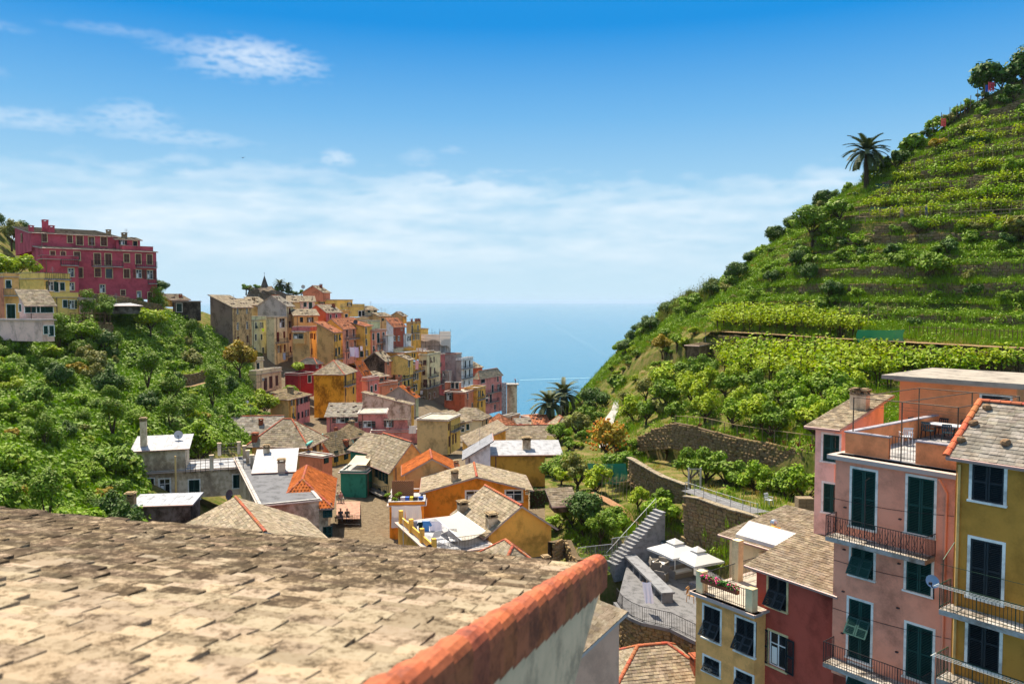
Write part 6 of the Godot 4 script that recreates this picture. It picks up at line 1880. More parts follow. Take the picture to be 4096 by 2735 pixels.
func grow(kind: String, leafk: String, at: Vector3, s: float, label: String, group := "") -> Node3D:
	var v := rng.randi() % 3
	var key := kind + str(v)
	var K: Array = KIND[kind]
	if not plants.has(key):
		plants[key] = [trunk(K[2], 0.1 + K[2] * 0.04, 6, K[4][0] * 0.8, K[3] + K[4][1] * 0.5), crown(Vector3(0, K[3], 0), Vector3(K[4][0], K[4][1], K[4][2]), K[5], K[6], K[7])]
	var n := thing(K[0], label, K[1], at, rng.randf() * TAU, group)
	n.scale = Vector3(s * rr(0.9, 1.15), s, s * rr(0.9, 1.15))
	put(plants[key][0], "trunk" if K[1] == "tree" else "stems", bark(), n)
	put(plants[key][1], "crown" if K[1] == "tree" else "foliage", leaf_mat(leafk), n)
	return n

func palm(label: String, at: Vector3, h: float, s: float) -> void:
	var n := thing("palm_tree", label, "palm", at)
	var tb := MB.new()
	var seg := 9
	for i in seg:
		var r0 := lerpf(0.34, 0.24, i / float(seg)) * s
		tb.bar(Vector3(0, h * i / seg - (0.6 if i == 0 else 0.0), 0), Vector3(0, h * (i + 1) / seg, 0), r0 * 1.06, Color.WHITE, 9, r0 * 0.92)
	put(tb.mesh(), "trunk", bark(), n)
	var fm := mats.get("leaf_palm", leaf_mat("palm"))
	for i in 46:
		var mb := MB.new()
		var a := i * 2.4
		var el := lerpf(1.35, -0.55, i / 46.0) + rr(-0.1, 0.1)
		var l := rr(3.0, 3.7) * s
		var d := Vector3(cos(a), 0, sin(a))
		var side := d.cross(Vector3.UP)
		var p := Vector3(0, h, 0)
		var e := el
		var k := tint().lerp(Color(0.9, 0.85, 0.8), 0.5)
		for j in 9:
			var dir := d * cos(e) + Vector3(0, sin(e), 0)
			var q := p + dir * l / 9
			mb.bar(p, q, 0.045 * s * (1.0 - j / 11.0), k, 3)
			if j > 0:
				for z in 3:
					var o := p.lerp(q, z / 3.0)
					for sg in [-1.0, 1.0]:
						var w: float = (0.72 - absf(j - 4) * 0.07) * s
						var tip: Vector3 = o + side * sg * w * 0.75 + dir * w * 0.8 + Vector3(0, w * 0.1, 0)
						mb.tri(o, o + dir * 0.24 * s, tip, k)
			p = q
			e -= 0.13
		put(mb.mesh(), "frond", fm, n)

func scatter(called: String, label: String, cat: String, mesh: Mesh, m: Material, places: Array) -> void:
	var mm := MultiMesh.new()
	mm.transform_format = MultiMesh.TRANSFORM_3D
	mm.mesh = mesh
	mm.instance_count = places.size()
	for i in places.size():
		mm.set_instance_transform(i, places[i])
	var o := MultiMeshInstance3D.new()
	o.multimesh = mm
	o.material_override = m
	o.name = numbered(called)
	add_child(o, true)
	tag(o, label, cat, "", "stuff")
func tuft(n: int, h: float, spread: float, broad: float) -> ArrayMesh:
	var mb := MB.new()
	for i in n:
		var p := Vector3(rr(-spread, spread), 0, rr(-spread, spread))
		var q := p + Vector3(rr(-0.25, 0.25), rr(0.5, 1.0), rr(-0.25, 0.25)) * h
		var w := rvec() * broad
		w.y = 0
		mb.tri(p - w, p + w, q, tint())
		if broad > 0.04:
			leaf(mb, q, rvec(), broad * 1.6, tint())
	return mb.mesh()
func leafy(n: int, r: float, ls: float) -> ArrayMesh:
	var mb := MB.new()
	for i in n:
		var q := rvec()
		q.y = absf(q.y)
		leaf(mb, q * r * pow(rng.randf(), 0.4) * Vector3(1, 0.8, 1), (q + rvec() * 0.8).normalized(), ls * rr(0.6, 1.3), tint())
	return mb.mesh()
func place(p: Vector3, s: float) -> Transform3D:
	return Transform3D(Basis(Vector3.UP, rng.randf() * TAU).scaled(Vector3(s, s * rr(0.7, 1.3), s)), p)

var vine_meshes := []
func vine(at: Vector3, s: float, leafk: String, label: String, group: String) -> void:
	if vine_meshes.is_empty():
		for i in 3:
			var st := MB.new()
			st.bar(Vector3(0.15, -0.3, 0), Vector3(0.2, 2.0, 0), 0.045, Color.WHITE, 5)
			st.bar(Vector3(0, -0.3, 0), Vector3(rr(-0.2, 0.2), 0.7, rr(-0.15, 0.15)), 0.05, Color.WHITE, 5, 0.04)
			st.bar(Vector3(0, 0.6, 0), Vector3(rr(-0.5, 0.5), 1.35, rr(-0.2, 0.2)), 0.04, Color.WHITE, 5, 0.02)
			st.bar(Vector3(0, 0.6, 0), Vector3(rr(-0.6, -0.2), 1.3, rr(-0.2, 0.2)), 0.03, Color.WHITE, 5, 0.015)
			var mb := MB.new()
			for j in 170:
				leaf(mb, Vector3(rng.randfn() * 0.55, 1.35 + rng.randfn() * 0.3, rng.randfn() * 0.4), (Vector3.UP + rvec() * 0.8).normalized(), rr(0.1, 0.19), tint())
			vine_meshes.append([st.mesh(), mb.mesh()])
	var v: Array = vine_meshes[rng.randi() % 3]
	var n := thing("grapevine", label, "vine", at, rng.randf() * TAU, group)
	n.scale = Vector3.ONE * s
	put(v[0], "stock", bark(), n)
	put(v[1], "foliage", leaf_mat(leafk), n)

func hedge(label: String, a: Vector3, b: Vector3, h: float, th: float, leafk: String) -> void:
	var n := thing("hedge", label, "hedge", a)
	var d := b - a
	var l := d.length()
	var dx := d / l
	var z := dx.cross(Vector3.UP).normalized()
	var core := MB.new()
	core.box(Transform3D(Basis(dx, Vector3.UP, z), d / 2 + Vector3(0, h / 2, 0)), Vector3(l * 0.96, h * 0.9, th * 0.75))
	put(core.mesh(), "stems", bark(), n)
	var mb := MB.new()
	for i in int(l * h * 120):
		var q := rvec()
		var p := dx * rr(0, l) + Vector3(0, rr(0.0, h), 0) + z * rr(-th / 2, th / 2)
		var k := rng.randi() % 3
		if k == 0:
			p.y = h + rr(-0.12, 0.1)
		else:
			p += z * (signf(z.dot(p - d * 0.5)) * 0.0)
			var off := (th / 2 + rr(-0.12, 0.08)) * (1.0 if k == 1 else -1.0)
			p = dx * rr(0, l) + Vector3(0, rr(0.0, h), 0) + z * off
		leaf(mb, p, q, rr(0.06, 0.12), tint())
	put(mb.mesh(), "foliage", leaf_mat(leafk), n)

func greenery() -> void:
	rng.seed = 777
	# ---- left bank: named trees first
	for q in [
		["tree2", "lime", 600, 1330, 143, 1.35, "wide bright yellow green tree above the stone terrace by the soot stained house"],
		["tree", "fresh", 330, 1400, 122, 1.2, "dense green tree below the meadow fence on the left bank"],
		["tree2", "lime", 40, 1135, 139, 1.55, "tall yellow green tree pressed against the left end of the crimson palazzo"],
		["round", "dark", 60, 975, 184, 1.6, "dark conical evergreen on the skyline left of the crimson palazzo"],
		["tall", "dark", -5, 950, 180, 0.9, "slim dark cypress on the left skyline"],
		["tree", "olive", 45, 985, 175, 1.4, "brownish bush like tree under the dark skyline evergreen"],
		["round", "mid", 415, 1275, 134, 0.9, "round green tree beside the corrugated canopy"],
		["tree", "gold", 960, 1500, 168, 1.7, "golden tipped tree at the foot of the frescoed tenement"],
		["round", "fresh", 1160, 1610, 166, 1.1, "ivy green rounded tree beside the lane"],
		["tree", "lime", 1055, 1680, 148, 1.35, "bright green tree in front of the arched doorways"],
		["tree", "fresh", 800, 1870, 98, 1.35, "leafy green tree behind the stained concrete house terrace"],
		["tree", "mid", 640, 1830, 100, 1.5, "dark leaved tree behind the tall chimney of the concrete house"],
		["open", "lime", 1190, 1500, 178, 1.0, "small pale tree above the maroon house"],
		["round", "dark", 640, 1170, 159, 0.8, "dark seaward shrub tree at the right corner of the palazzo"]]:
		grow(q[0], q[1], P(q[2], q[3], q[4]) - Vector3(0, 0.4, 0), q[5], q[6])
	var kinds := [["tree", "mid"], ["tree2", "fresh"], ["tree", "olive"], ["round", "fresh"], ["open", "lime"], ["tree", "dark"], ["tree2", "mid"], ["bush", "fresh"], ["bush", "olive"], ["round", "mid"], ["open", "gold"], ["citrus", "lime"], ["tall", "mid"], ["open", "fresh"]]
	var names := {"tree": "leafy tree", "tree2": "spreading tree", "round": "rounded tree", "open": "loose fig tree", "bush": "bush", "citrus": "low bushy tree", "tall": "slender tree"}
	var tones := {"mid": "deep green", "fresh": "bright green", "olive": "grey green", "lime": "yellow green", "dark": "dark green", "gold": "russet"}
	var made := []
	var tries := 0
	while made.size() < 215 and tries < 3000:
		tries += 1
		var r := rr(0.3, 4.6)
		var px := rr(-120, 1060)
		var p := left_at(px, r)
		var depth := -p.z
		var scr := 2048 + 3200 * p.x / depth
		if px > 500 + 260 * r and r < 2.0:
			continue
		if r > 2.5 and r < 2.95 and px > 440 and px < 840:
			continue
		if r > 3.6 and (px < 320 or px > 880):
			continue
		if r < 1.5 and px > 520:
			continue
		if r > 2.6 and px > 790:
			continue
		var k: Array = kinds[rng.randi() % kinds.size()]
		var s := rr(0.45, 1.1) * (1.0 if depth > 70 else 0.72)
		var ok := true
		for m in made:
			if Vector2(m.x - p.x, m.z - p.z).length() < 2.6 * s:
				ok = false
				break
		if not ok:
			continue
		made.append(p)
		grow(k[0], k[1], p - Vector3(0, 0.5, 0), s, "%s %s in the thicket on the left bank" % [tones[k[1]], names[k[0]]], "%s %ss on the left bank" % [tones[k[1]], names[k[0]]])
	# undergrowth on the left bank
	var g1 := []
	var g2 := []
	for i in 12000:
		var r := rr(0.0, 5.0)
		var px := rr(-300, 1000)
		if r < 1.2 and px > 560:
			continue
		var p := left_at(px, r)
		(g1 if rng.randf() < 0.72 else g2).append(place(p - Vector3(0, 0.15, 0), rr(0.7, 1.9)))
	var t1 := leafy(80, 0.85, 0.14)
	var t2 := tuft(40, 0.7, 0.6, 0.035)
	scatter("undergrowth", "mixed green undergrowth covering the left bank", "undergrowth", t1, leaf_mat("mid"), g1)
	scatter("tall_grass", "tall bright grass between the trees of the left bank", "grass", t2, leaf_mat("fresh"), g2)
	for i in 60:
		grow("shrub", ["mid", "olive", "fresh", "lime"][i % 4], left_at(rr(420, 960), rr(2.3, 4.4)) - Vector3(0, 0.2, 0), rr(0.8, 1.5), "low shrub on the garden terraces below the palazzo", "low shrubs below the palazzo")
	# vines on the left terrace
	for i in 16:
		var p := P(rr(440, 840), 0, 100)
		var f := i / 15.0
		p = P(450 + 380 * f, 1556 - 40 * f + rr(-6, 14), 119 + 15 * f)
		vine(p, 0.9, "lime", "young grapevine on the low stone terrace of the left bank", "grapevines on the left bank")
	right_green()

func right_green() -> void:
	rng.seed = 991
	# ground cover, by contour strip: [from, to, count, leafy share, dry share]
	var lush := []
	var grass := []
	var dry := []
	var dark := []
	for q in [[0.0, 1.0, 700, 0.4, 0.1], [1.0, 2.0, 500, 0.2, 0.5], [3.0, 4.0, 1300, 0.35, 0.15], [4.0, 5.0, 900, 0.3, 0.3], [6.0, 6.35, 120, 0.0, 0.9], [6.35, 7.0, 900, 0.3, 0.1], [7.0, 8.0, 2200, 0.75, 0.03], [8.0, 9.0, 2600, 0.4, 0.03], [9.0, 10.0, 2000, 0.85, 0.03], [10.0, 11.0, 1500, 0.35, 0.25], [11.0, 12.0, 1000, 0.3, 0.1], [12.0, 13.0, 1200, 0.35, 0.12], [13.0, 14.0, 1200, 0.35, 0.12], [14.0, 15.0, 1500, 0.35, 0.12]]:
		for i in q[2]:
			var px := rr(2240, 4500)
			var p := right_at(px, rr(q[0], q[1])) - Vector3(0, 0.12, 0)
			var z := rng.randf()
			var t := place(p, rr(0.7, 1.5))
			if z < q[3]:
				(lush if rng.randf() < 0.65 else dark).append(t)
			elif z < q[3] + q[4]:
				dry.append(t)
			else:
				grass.append(t)
	for i in 1300:
		var px := rr(2300, 3300)
		lush.append(place(right_at(px, rr(7.0, 15.0)) - Vector3(0, 0.1, 0), rr(0.7, 1.6)))
	scatter("ground_cover", "leafy green ground cover on the terraced hillside", "ground cover", leafy(60, 0.7, 0.1), leaf_mat("fresh"), lush)
	scatter("scrub", "dark low scrub on the terraced hillside", "scrub", leafy(60, 0.8, 0.1), leaf_mat("mid"), dark)
	scatter("meadow_grass", "lush meadow grass on the terraced hillside", "grass", tuft(44, 0.75, 0.6, 0.03), leaf_mat("fresh"), grass)
	scatter("dry_grass", "dry straw coloured grass along paths and terrace lips", "grass", tuft(40, 0.35, 0.6, 0.03), leaf_mat("dry"), dry)
	# named trees and shrubs
	for q in [
		["round", "mid", 2240, 1965, 88, 1.15, "round glossy green tree beside the long ochre hall"],
		["citrus", "gold", 2425, 1830, 92, 1.9, "orange tree full of fruit beside the white garden path"],
		["round", "dark", 2385, 1660, 128, 1.35, "large dark magnolia like tree between the palms and the path"],
		["open", "mid", 2470, 1590, 135, 1.3, "small tree against the sea beside the brick pillar"],
		["tree2", "lime", 2690, 1580, 112, 1.3, "yellow green lemon tree with a leaning dark trunk"],
		["citrus", "lime", 2540, 1720, 104, 1.9, "pruned yellow green tree on the mown lawn strip"],
		["tree", "gold", 2650, 1420, 128, 0.8, "rusty leaved shrub tree on the seaward slope"],
		["round", "mid", 3250, 960, 122, 1.5, "large dark green tree at the bend of the railed walkway"],
		["round", "lime", 3350, 985, 119, 0.95, "round yellow green bush below the railed walkway"],
		["open", "fresh", 3620, 1000, 112, 1.2, "airy green tree rising in front of the walkway rail"],
		["bush", "olive", 3490, 1000, 114, 1.6, "brown green bush below the walkway"],
		["tree2", "dark", 4000, 385, 131, 1.6, "wind bent dark tree at the top of the hill"],
		["tree", "dark", 4130, 330, 129, 1.5, "dark tree behind the summit hut"],
		["open", "mid", 3660, 650, 131, 1.5, "thin branched tree above the upper vines"],
		["tree2", "mid", 3560, 705, 131, 1.0, "low spreading tree beside the hillside palm"],
		["bush", "gold", 3750, 600, 126, 1.5, "rust tinged round bush near the skyline"],
		["citrus", "fresh", 4060, 720, 111, 1.4, "small green fruit tree among the upper vine posts"],
		["tree", "lime", 2995, 1150, 137, 0.75, "yellow flowering shrub on the left shoulder of the hill"],
		["bush", "olive", 2960, 1140, 140, 1.9, "brown green scrub on the skyline shoulder"],
		["tree2", "mid", 3720, 1120, 101, 1.0, "wide green tree in the grass below the ivy wall"],
		["bush", "mid", 2620, 1420, 140, 1.9, "dense bush where the hill falls to the sea"],
		["bush", "lime", 2245, 1930, 84, 1.2, "climbing vine mound beside the hedge"],
		["tree2", "mid", 2480, 1890, 82, 0.7, "green tree behind the turquoise net"],
		["round", "dark", 2330, 2120, 70, 1.0, "dark camellia tree in the lower garden"],
		["round", "mid", 2400, 2170, 68, 0.85, "glossy shrub tree in the lower garden beside the gate"],
		["tree", "fresh", 2290, 2110, 72, 0.75, "bright leaved tree behind the small slate shed"],
		["bush", "fresh", 2480, 2150, 68, 1.3, "fluffy green bush by the gate panel"],
		["bush", "mid", 2660, 2010, 72, 1.1, "dense low bush at the head of the stair"]]:
		var tree := grow(q[0], q[1], P(q[2], q[3], q[4]) - Vector3(0, 0.3, 0), q[5], q[6])
		if q[2] == 2425:
			var fr := MB.new()
			for i in 110:
				var v := rvec()
				var o := Vector3(0, 1.5, 0) + Vector3(v.x * 1.35, v.y * 1.1, v.z * 1.35) * rr(0.75, 1.0)
				fr.bar(o - Vector3(0, 0.05, 0), o + Vector3(0, 0.05, 0), 0.055, Color.WHITE, 6)
			put(fr.mesh(), "oranges", mat("orange_fruit", Color(0.7, 0.24, 0.01), 0.5), tree).set_meta("kind", "stuff")
	for q in [[2765, 1905, 78], [2830, 1915, 76], [2900, 1930, 74], [2960, 1955, 72], [3020, 1965, 70], [3080, 1985, 68], [3150, 2000, 66], [3220, 2010, 64]]:
		grow("citrus", "mid" if rng.randf() < 0.5 else "fresh", P(q[0], q[1] + 35, q[2]), rr(1.2, 1.5), "lemon tree in the row along the foot of the rough stone wall", "lemon trees under the rough stone wall")
	var made := []
	var tries := 0
	while made.size() < 34 and tries < 900:
		tries += 1
		var px := rr(2740, 3420)
		var r := rr(3.06, 3.95)
		var p := right_at(px, r)
		var ok := true
		for m in made:
			if (m - p).length() < 2.9:
				ok = false
		if ok:
			made.append(p)
			grow("citrus", ["fresh", "lime", "mid"][rng.randi() % 3], p - Vector3(0, 0.2, 0), rr(1.25, 1.6), "lemon tree in the sloping orchard above the rough stone wall", "lemon trees of the orchard")
	# shrubs on banks and skyline
	for i in 110:
		var px := rr(2480, 3350)
		var p := right_at(px, rr(7.2, 15.0))
		grow(["shrub", "bush", "bush", "round"][i % 4], ["olive", "mid", "fresh", "dark"][i % 4], p - Vector3(0, 0.2, 0), rr(0.7, 1.0) if i % 4 == 3 else rr(0.9, 1.8), "wild shrub on the seaward shoulder of the hill", "wild shrubs on the hill shoulder")
	for i in 60:
		var px := rr(3250, 4300)
		var p := right_at(px, [rr(7.1, 8.2), rr(9.0, 10.2), rr(10.1, 10.8), rr(12.8, 15.0)][i % 4])
		grow("bush" if i % 3 else "shrub", ["mid", "dark", "fresh", "olive"][rng.randi() % 4], p - Vector3(0, 0.2, 0), rr(0.9, 1.5), "broom and bramble bush on the terrace banks", "bushes on the terrace banks")
	for i in 26:
		grow("shrub", ["lime", "mid", "fresh"][i % 3], right_at(rr(2440, 2800), rr(4.2, 6.8)) - Vector3(0, 0.2, 0), rr(1.0, 2.0), "leafy shrub on the slope between the shed and the sea", "shrubs below the shed")
	for i in 56:
		grow(["shrub", "bush", "shrub", "citrus"][i % 4], ["fresh", "mid", "lime", "olive", "mid"][i % 5], right_at(rr(2220, 2720), rr(0.5, 4.1)) - Vector3(0, 0.2, 0), rr(0.9, 1.6), "garden shrub beside the white stepped path", "garden shrubs along the white path")
	for i in 60:
		var px := rr(3150, 4280)
		grow(["bush", "shrub", "open", "citrus"][i % 4], ["dark", "mid", "olive", "fresh", "mid"][i % 5], right_at(px, rr(7.3, 15.0)) - Vector3(0, 0.2, 0), rr(0.6, 1.25), "self sown bush among the hillside vine terraces", "bushes among the vine terraces")
	for i in 44:
		var px := rr(2600, 4250)
		grow("shrub" if i % 3 else "bush", ["mid", "dark", "olive", "fresh"][i % 4], right_at(px, 14.97) - Vector3(0, 0.15, 0), rr(0.8, 1.7), "wind clipped shrub on the hill skyline", "shrubs on the hill skyline")
	# vines
	for r in [[6.4, 2870, 3480, 18], [6.62, 2860, 3400, 15], [6.85, 2880, 3260, 11]]:
		for i in r[3]:
			var px := lerpf(r[1], r[2], (i + rr(-0.3, 0.3)) / r[3])
			vine(right_at(px, r[0]), rr(1.1, 1.5), "lime", "grapevine on crooked posts in the %s row above the sandy path" % {6.4: "front", 6.62: "middle", 6.85: "back"}[r[0]], "grapevines above the path")
	for r in [[4.2, 2920, 3450, 13], [4.5, 2900, 3600, 17], [4.75, 2900, 3900, 24], [4.95, 2900, 4096, 26]]:
		for i in r[3]:
			var px := lerpf(r[1], r[2], (i + rr(-0.3, 0.3)) / r[3])
			vine(right_at(px, r[0]), rr(1.3, 1.75), "lime" if rng.randf() < 0.7 else "fresh", "grapevine in the %s row of the vineyard below the path wall" % {4.2: "lowest", 4.5: "second lowest", 4.75: "second highest", 4.95: "highest"}[r[0]], "grapevines below the path wall")
	for r in [[11.2, 3420, 4250, 26], [11.7, 3480, 4280, 24], [12.2, 3520, 4290, 24], [12.7, 3560, 4290, 22], [13.2, 3620, 4300, 20], [13.7, 3700, 4300, 18], [14.2, 3760, 4300, 18], [10.6, 3700, 4300, 16]]:
		for i in r[3]:
			var px := lerpf(r[1], r[2], (i + rr(-0.3, 0.3)) / r[3])
			if rng.randf() < 0.14:
				continue
			vine(right_at(px, r[0] + rr(-0.07, 0.07)), rr(0.8, 1.35), "lime" if rng.randf() < 0.6 else "fresh", "grapevine on the %s terrace of the hill" % {11.2: "first vine", 11.7: "second vine", 12.2: "third vine", 12.7: "fourth vine", 13.2: "fifth vine", 13.7: "sixth vine", 14.2: "topmost vine", 10.6: "yellow grass"}[r[0]], "grapevines above the walkway")
	palm("tall date palm standing against the sea", P(2253, 1690, 158), 5.6, 1.25)
	palm("shorter date palm leaning over the low roofs", P(2196, 1735, 150), 5.6, 1.2)
	palm("date palm alone on the hillside skyline", P(3466, 745, 128), 5.4, 1.15)
	hedge("clipped dark green hedge behind the small slate shed", P(2120, 2035, 80), P(2295, 2025, 79), 2.0, 1.3, "dark")
	# reeds on the seaward edge
	var reeds := []
	for i in 90:
		reeds.append(place(right_at(rr(2560, 2860), rr(8.5, 15.0)), rr(0.9, 1.5)))
	scatter("reeds", "tall wispy reeds along the seaward edge of the hill", "reeds", tuft(26, 2.6, 0.5, 0.05), leaf_mat("olive"), reeds)

func cloth(called: String, label: String, cat: String, z: String, x0: float, y0: float, x1: float, y1: float, D: float, c: Color, D2 := 0.0, swing := 0.1, group := "") -> void:
	if D2 == 0.0:
		D2 = D
	var a := ZP(z, x0, y0, D)
	var b := ZP(z, x1, y0, D2)
	var h := a.y - ZP(z, x0, y1, D).y
	var n := thing(called, label, cat, Vector3(a.x, a.y - h, a.z), 0.0, group)
	var e := b - a
	var mb := MB.new()
	var nx := 10
	var ny := 5
	var side := Vector3(e.z, 0, -e.x).normalized()
	var ph := rr(0, 6.0)
	var g := func(i: int, j: int) -> Vector3:
		var u := i / float(nx)
		var v := j / float(ny)
		return e * (u + (0.03 * sin(v * 4.0 + ph))) + Vector3(0, h * (1.0 - v) - 0.04 * h * sin(u * PI) * (1.0 - v), 0) + side * (sin(u * 14.0 + ph + v * 2.0) * 0.05 * v + v * swing)
	for i in nx:
		for j in ny:
			mb.quad(g.call(i, j), g.call(i + 1, j), g.call(i + 1, j + 1), g.call(i, j + 1))
	var net := called == "shade_net"
	put(mb.mesh(), "mesh_net" if net else "fabric", mat(("net_" if net else "cloth_") + "%.2f_%.2f_%.2f" % [c.r, c.g, c.b], c, 0.9, {"alpha": 0.75} if net else {"back": c * 0.3}), n)
	var pg := MB.new()
	for u in [0.05, 0.5, 0.95]:
		pg.bx(e * u + Vector3(0, h + 0.02, 0), Vector3(0.02, 0.08, 0.03))
	put(pg.mesh(), "pegs", mat("pegs", Color(0.5, 0.3, 0.15), 0.7), n).set_meta("kind", "stuff")
func garment(called: String, label: String, z: String, x0: float, y0: float, x1: float, y1: float, D: float, c: Color, legs: bool) -> void:
	var a := ZP(z, x0, y0, D)
	var b := ZP(z, x1, y0, D)
	var h := a.y - ZP(z, x0, y1, D).y
	var w := b.x - a.x
	var n := thing(called, label, "laundry", a - Vector3(0, h, 0))
	var mb := MB.new()
	if legs:
		mb.bx(Vector3(w / 2, h * 0.86, 0), Vector3(w, h * 0.28, 0.06))
		for s in 2:
			mb.box(Transform3D(Basis(Vector3(0, 0, 1), 0.06 if s else -0.06), Vector3(w * (0.25 + 0.5 * s), h * 0.37, 0)), Vector3(w * 0.44, h * 0.74, 0.05))
	else:
		mb.bx(Vector3(w / 2, h * 0.5, 0), Vector3(w * 0.62, h, 0.05))
		for s in 2:
			mb.box(Transform3D(Basis(Vector3(0, 0, 1), 0.5 if s else -0.5), Vector3(w * (0.12 + 0.76 * s), h * 0.78, 0)), Vector3(w * 0.26, h * 0.42, 0.04))
	put(mb.mesh(), "fabric", mat("cloth_%.2f_%.2f_%.2f" % [c.r, c.g, c.b], c, 0.9, {"back": c * 0.3}), n)

func dish(label: String, at: Vector3, r: float, turn: float, c := Color(0.5, 0.5, 0.52)) -> void:
	var n := thing("satellite_dish", label, "satellite dish", at, turn)
	var mb := MB.new()
	for i in 14:
		var f := TAU * i / 14
		var g := TAU * (i + 1) / 14
		for k in 2:
			var r0 := r * k * 0.5
			var r1 := r * (k + 1) * 0.5
			var d0 := r0 * r0 / r * 0.3
			var d1 := r1 * r1 / r * 0.3
			mb.quad(Vector3(cos(f) * r0, sin(f) * r0 + r, d0), Vector3(cos(g) * r0, sin(g) * r0 + r, d0), Vector3(cos(g) * r1, sin(g) * r1 + r, d1), Vector3(cos(f) * r1, sin(f) * r1 + r, d1))
	put(mb.mesh(), "bowl", mat("dish_%.1f" % c.r, c, 0.5), n)
	var ar := MB.new()
	ar.bar(Vector3(0, r * 0.1, r * 0.3), Vector3(0, r * 0.8, r * 0.95), 0.02)
	ar.bx(Vector3(0, r * 0.85, r * 0.97), Vector3(0.1, 0.1, 0.12))
	put(ar.mesh(), "feed_arm", iron(), n)
	var ps := MB.new()
	ps.bar(Vector3(0, -0.5, -0.06), Vector3(0, r, -0.02), 0.03)
	put(ps.mesh(), "mast", iron(), n)

# ---------- people: joints with radii, blended and meshed as one skin ----------
func person(label: String, at: Vector3, turn: float, shirt: Color, legs: Color, hair: Color, pose: String) -> void:
	var J := {"hip": Vector3(0, 0.95, 0), "chest": Vector3(0, 1.32, 0), "neck": Vector3(0, 1.48, 0), "head": Vector3(0, 1.63, 0.02)}
	var lk := {}
	for s in 2:
		var x := 0.1 if s else -0.1
		lk["hip%d" % s] = Vector3(x, 0.92, 0)
		lk["knee%d" % s] = Vector3(x * 1.1, 0.5, 0.03 + (0.14 if pose == "walk" and s else 0.0))
		lk["ank%d" % s] = Vector3(x * 1.1, 0.09, -0.02 + (0.1 if pose == "walk" and s else -0.12 if pose == "walk" else 0.0))
		lk["sh%d" % s] = Vector3(x * 1.9, 1.42, 0)
		lk["el%d" % s] = Vector3(x * 2.4, 1.15, -0.03 + (0.12 if pose == "lean" else 0.0))
		lk["wr%d" % s] = Vector3(x * 2.3, 0.92, 0.08 + (0.25 if pose == "lean" else 0.0))
	if pose == "lean":
		J.chest += Vector3(0, -0.04, 0.12)
		J.neck += Vector3(0, -0.08, 0.2)
		J.head += Vector3(0, -0.1, 0.26)
		for s in 2:
			lk["sh%d" % s] += Vector3(0, -0.08, 0.18)
			lk["wr%d" % s] += Vector3(0, 0.12, 0.12)
			lk["el%d" % s] += Vector3(0, -0.02, 0.12)
	if pose == "sit":
		var dn := Vector3(0, -0.48, 0)
		for k in J:
			J[k] += dn
		for k in lk:
			if not (k.begins_with("knee") or k.begins_with("ank")):
				lk[k] += dn
		for s in 2:
			var x := 0.12 if s else -0.12
			lk["knee%d" % s] = Vector3(x, 0.47, 0.44)
			lk["ank%d" % s] = Vector3(x, 0.09, 0.42)
			lk["wr%d" % s] = Vector3(x * 1.4, 0.6, 0.3)
			lk["el%d" % s] = Vector3(x * 2.1, 0.68, 0.05)
	var skin := Color(0.5, 0.3, 0.2)
	var shoe := Color(0.04, 0.035, 0.03)
	var B := [[J.hip, J.chest, 0.15, 0.16, shirt], [J.chest, J.neck, 0.15, 0.07, shirt], [J.neck, J.head, 0.06, 0.07, skin], [J.head + Vector3(0, -0.03, 0.01), J.head + Vector3(0, 0.06, -0.01), 0.085, 0.095, skin], [J.head + Vector3(0, 0.07, -0.04), J.head + Vector3(0, 0.08, 0.0), 0.085, 0.075, hair], [J.head + Vector3(0, -0.01, 0.09), J.head + Vector3(0, -0.02, 0.11), 0.018, 0.015, skin]]
	for s in 2:
		B.append([lk["hip%d" % s], lk["knee%d" % s], 0.1, 0.065, legs])
		B.append([lk["knee%d" % s], lk["ank%d" % s], 0.062, 0.045, legs])
		B.append([lk["ank%d" % s] + Vector3(0, -0.04, -0.02), lk["ank%d" % s] + Vector3(0, -0.05, 0.15), 0.045, 0.035, shoe])
		B.append([J.neck + Vector3(0, -0.1, 0), lk["sh%d" % s], 0.08, 0.065, shirt])
		B.append([lk["sh%d" % s], lk["el%d" % s], 0.055, 0.042, shirt])
		B.append([lk["el%d" % s], lk["wr%d" % s], 0.04, 0.028, skin])
		B.append([lk["wr%d" % s], lk["wr%d" % s] + Vector3(0, -0.06, 0.04), 0.035, 0.03, skin])
	var n := thing("person", label, "person", at, turn)
	var cs := 0.035
	var lo := Vector3(-0.4, -0.02, -0.3)
	var nx := 24
	var ny := 52
	var nz := 26
	var field := PackedFloat32Array()
	field.resize(nx * ny * nz)
	field.fill(1.0)
	for b in B:
		var r := maxf(b[2], b[3]) + 0.09
		var mn: Vector3 = ((b[0] as Vector3).min(b[1]) - Vector3.ONE * r - lo) / cs
		var mx: Vector3 = ((b[0] as Vector3).max(b[1]) + Vector3.ONE * r - lo) / cs
		var ab: Vector3 = b[1] - b[0]
		var l2 := maxf(ab.length_squared(), 1e-6)
		for i in range(maxi(0, int(mn.x)), mini(nx, int(mx.x) + 2)):
			for j in range(maxi(0, int(mn.y)), mini(ny, int(mx.y) + 2)):
				for k in range(maxi(0, int(mn.z)), mini(nz, int(mx.z) + 2)):
					var p := lo + Vector3(i, j, k) * cs
					var t := clampf((p - b[0]).dot(ab) / l2, 0.0, 1.0)
					var d: float = (p - b[0] - ab * t).length() - lerpf(b[2], b[3], t)
					var q := (i * ny + j) * nz + k
					var h := clampf(0.5 + 0.5 * (field[q] - d) / 0.03, 0.0, 1.0)
					field[q] = lerpf(field[q], d, h) - 0.03 * h * (1.0 - h)
	var vert := {}
	var mb := MB.new()
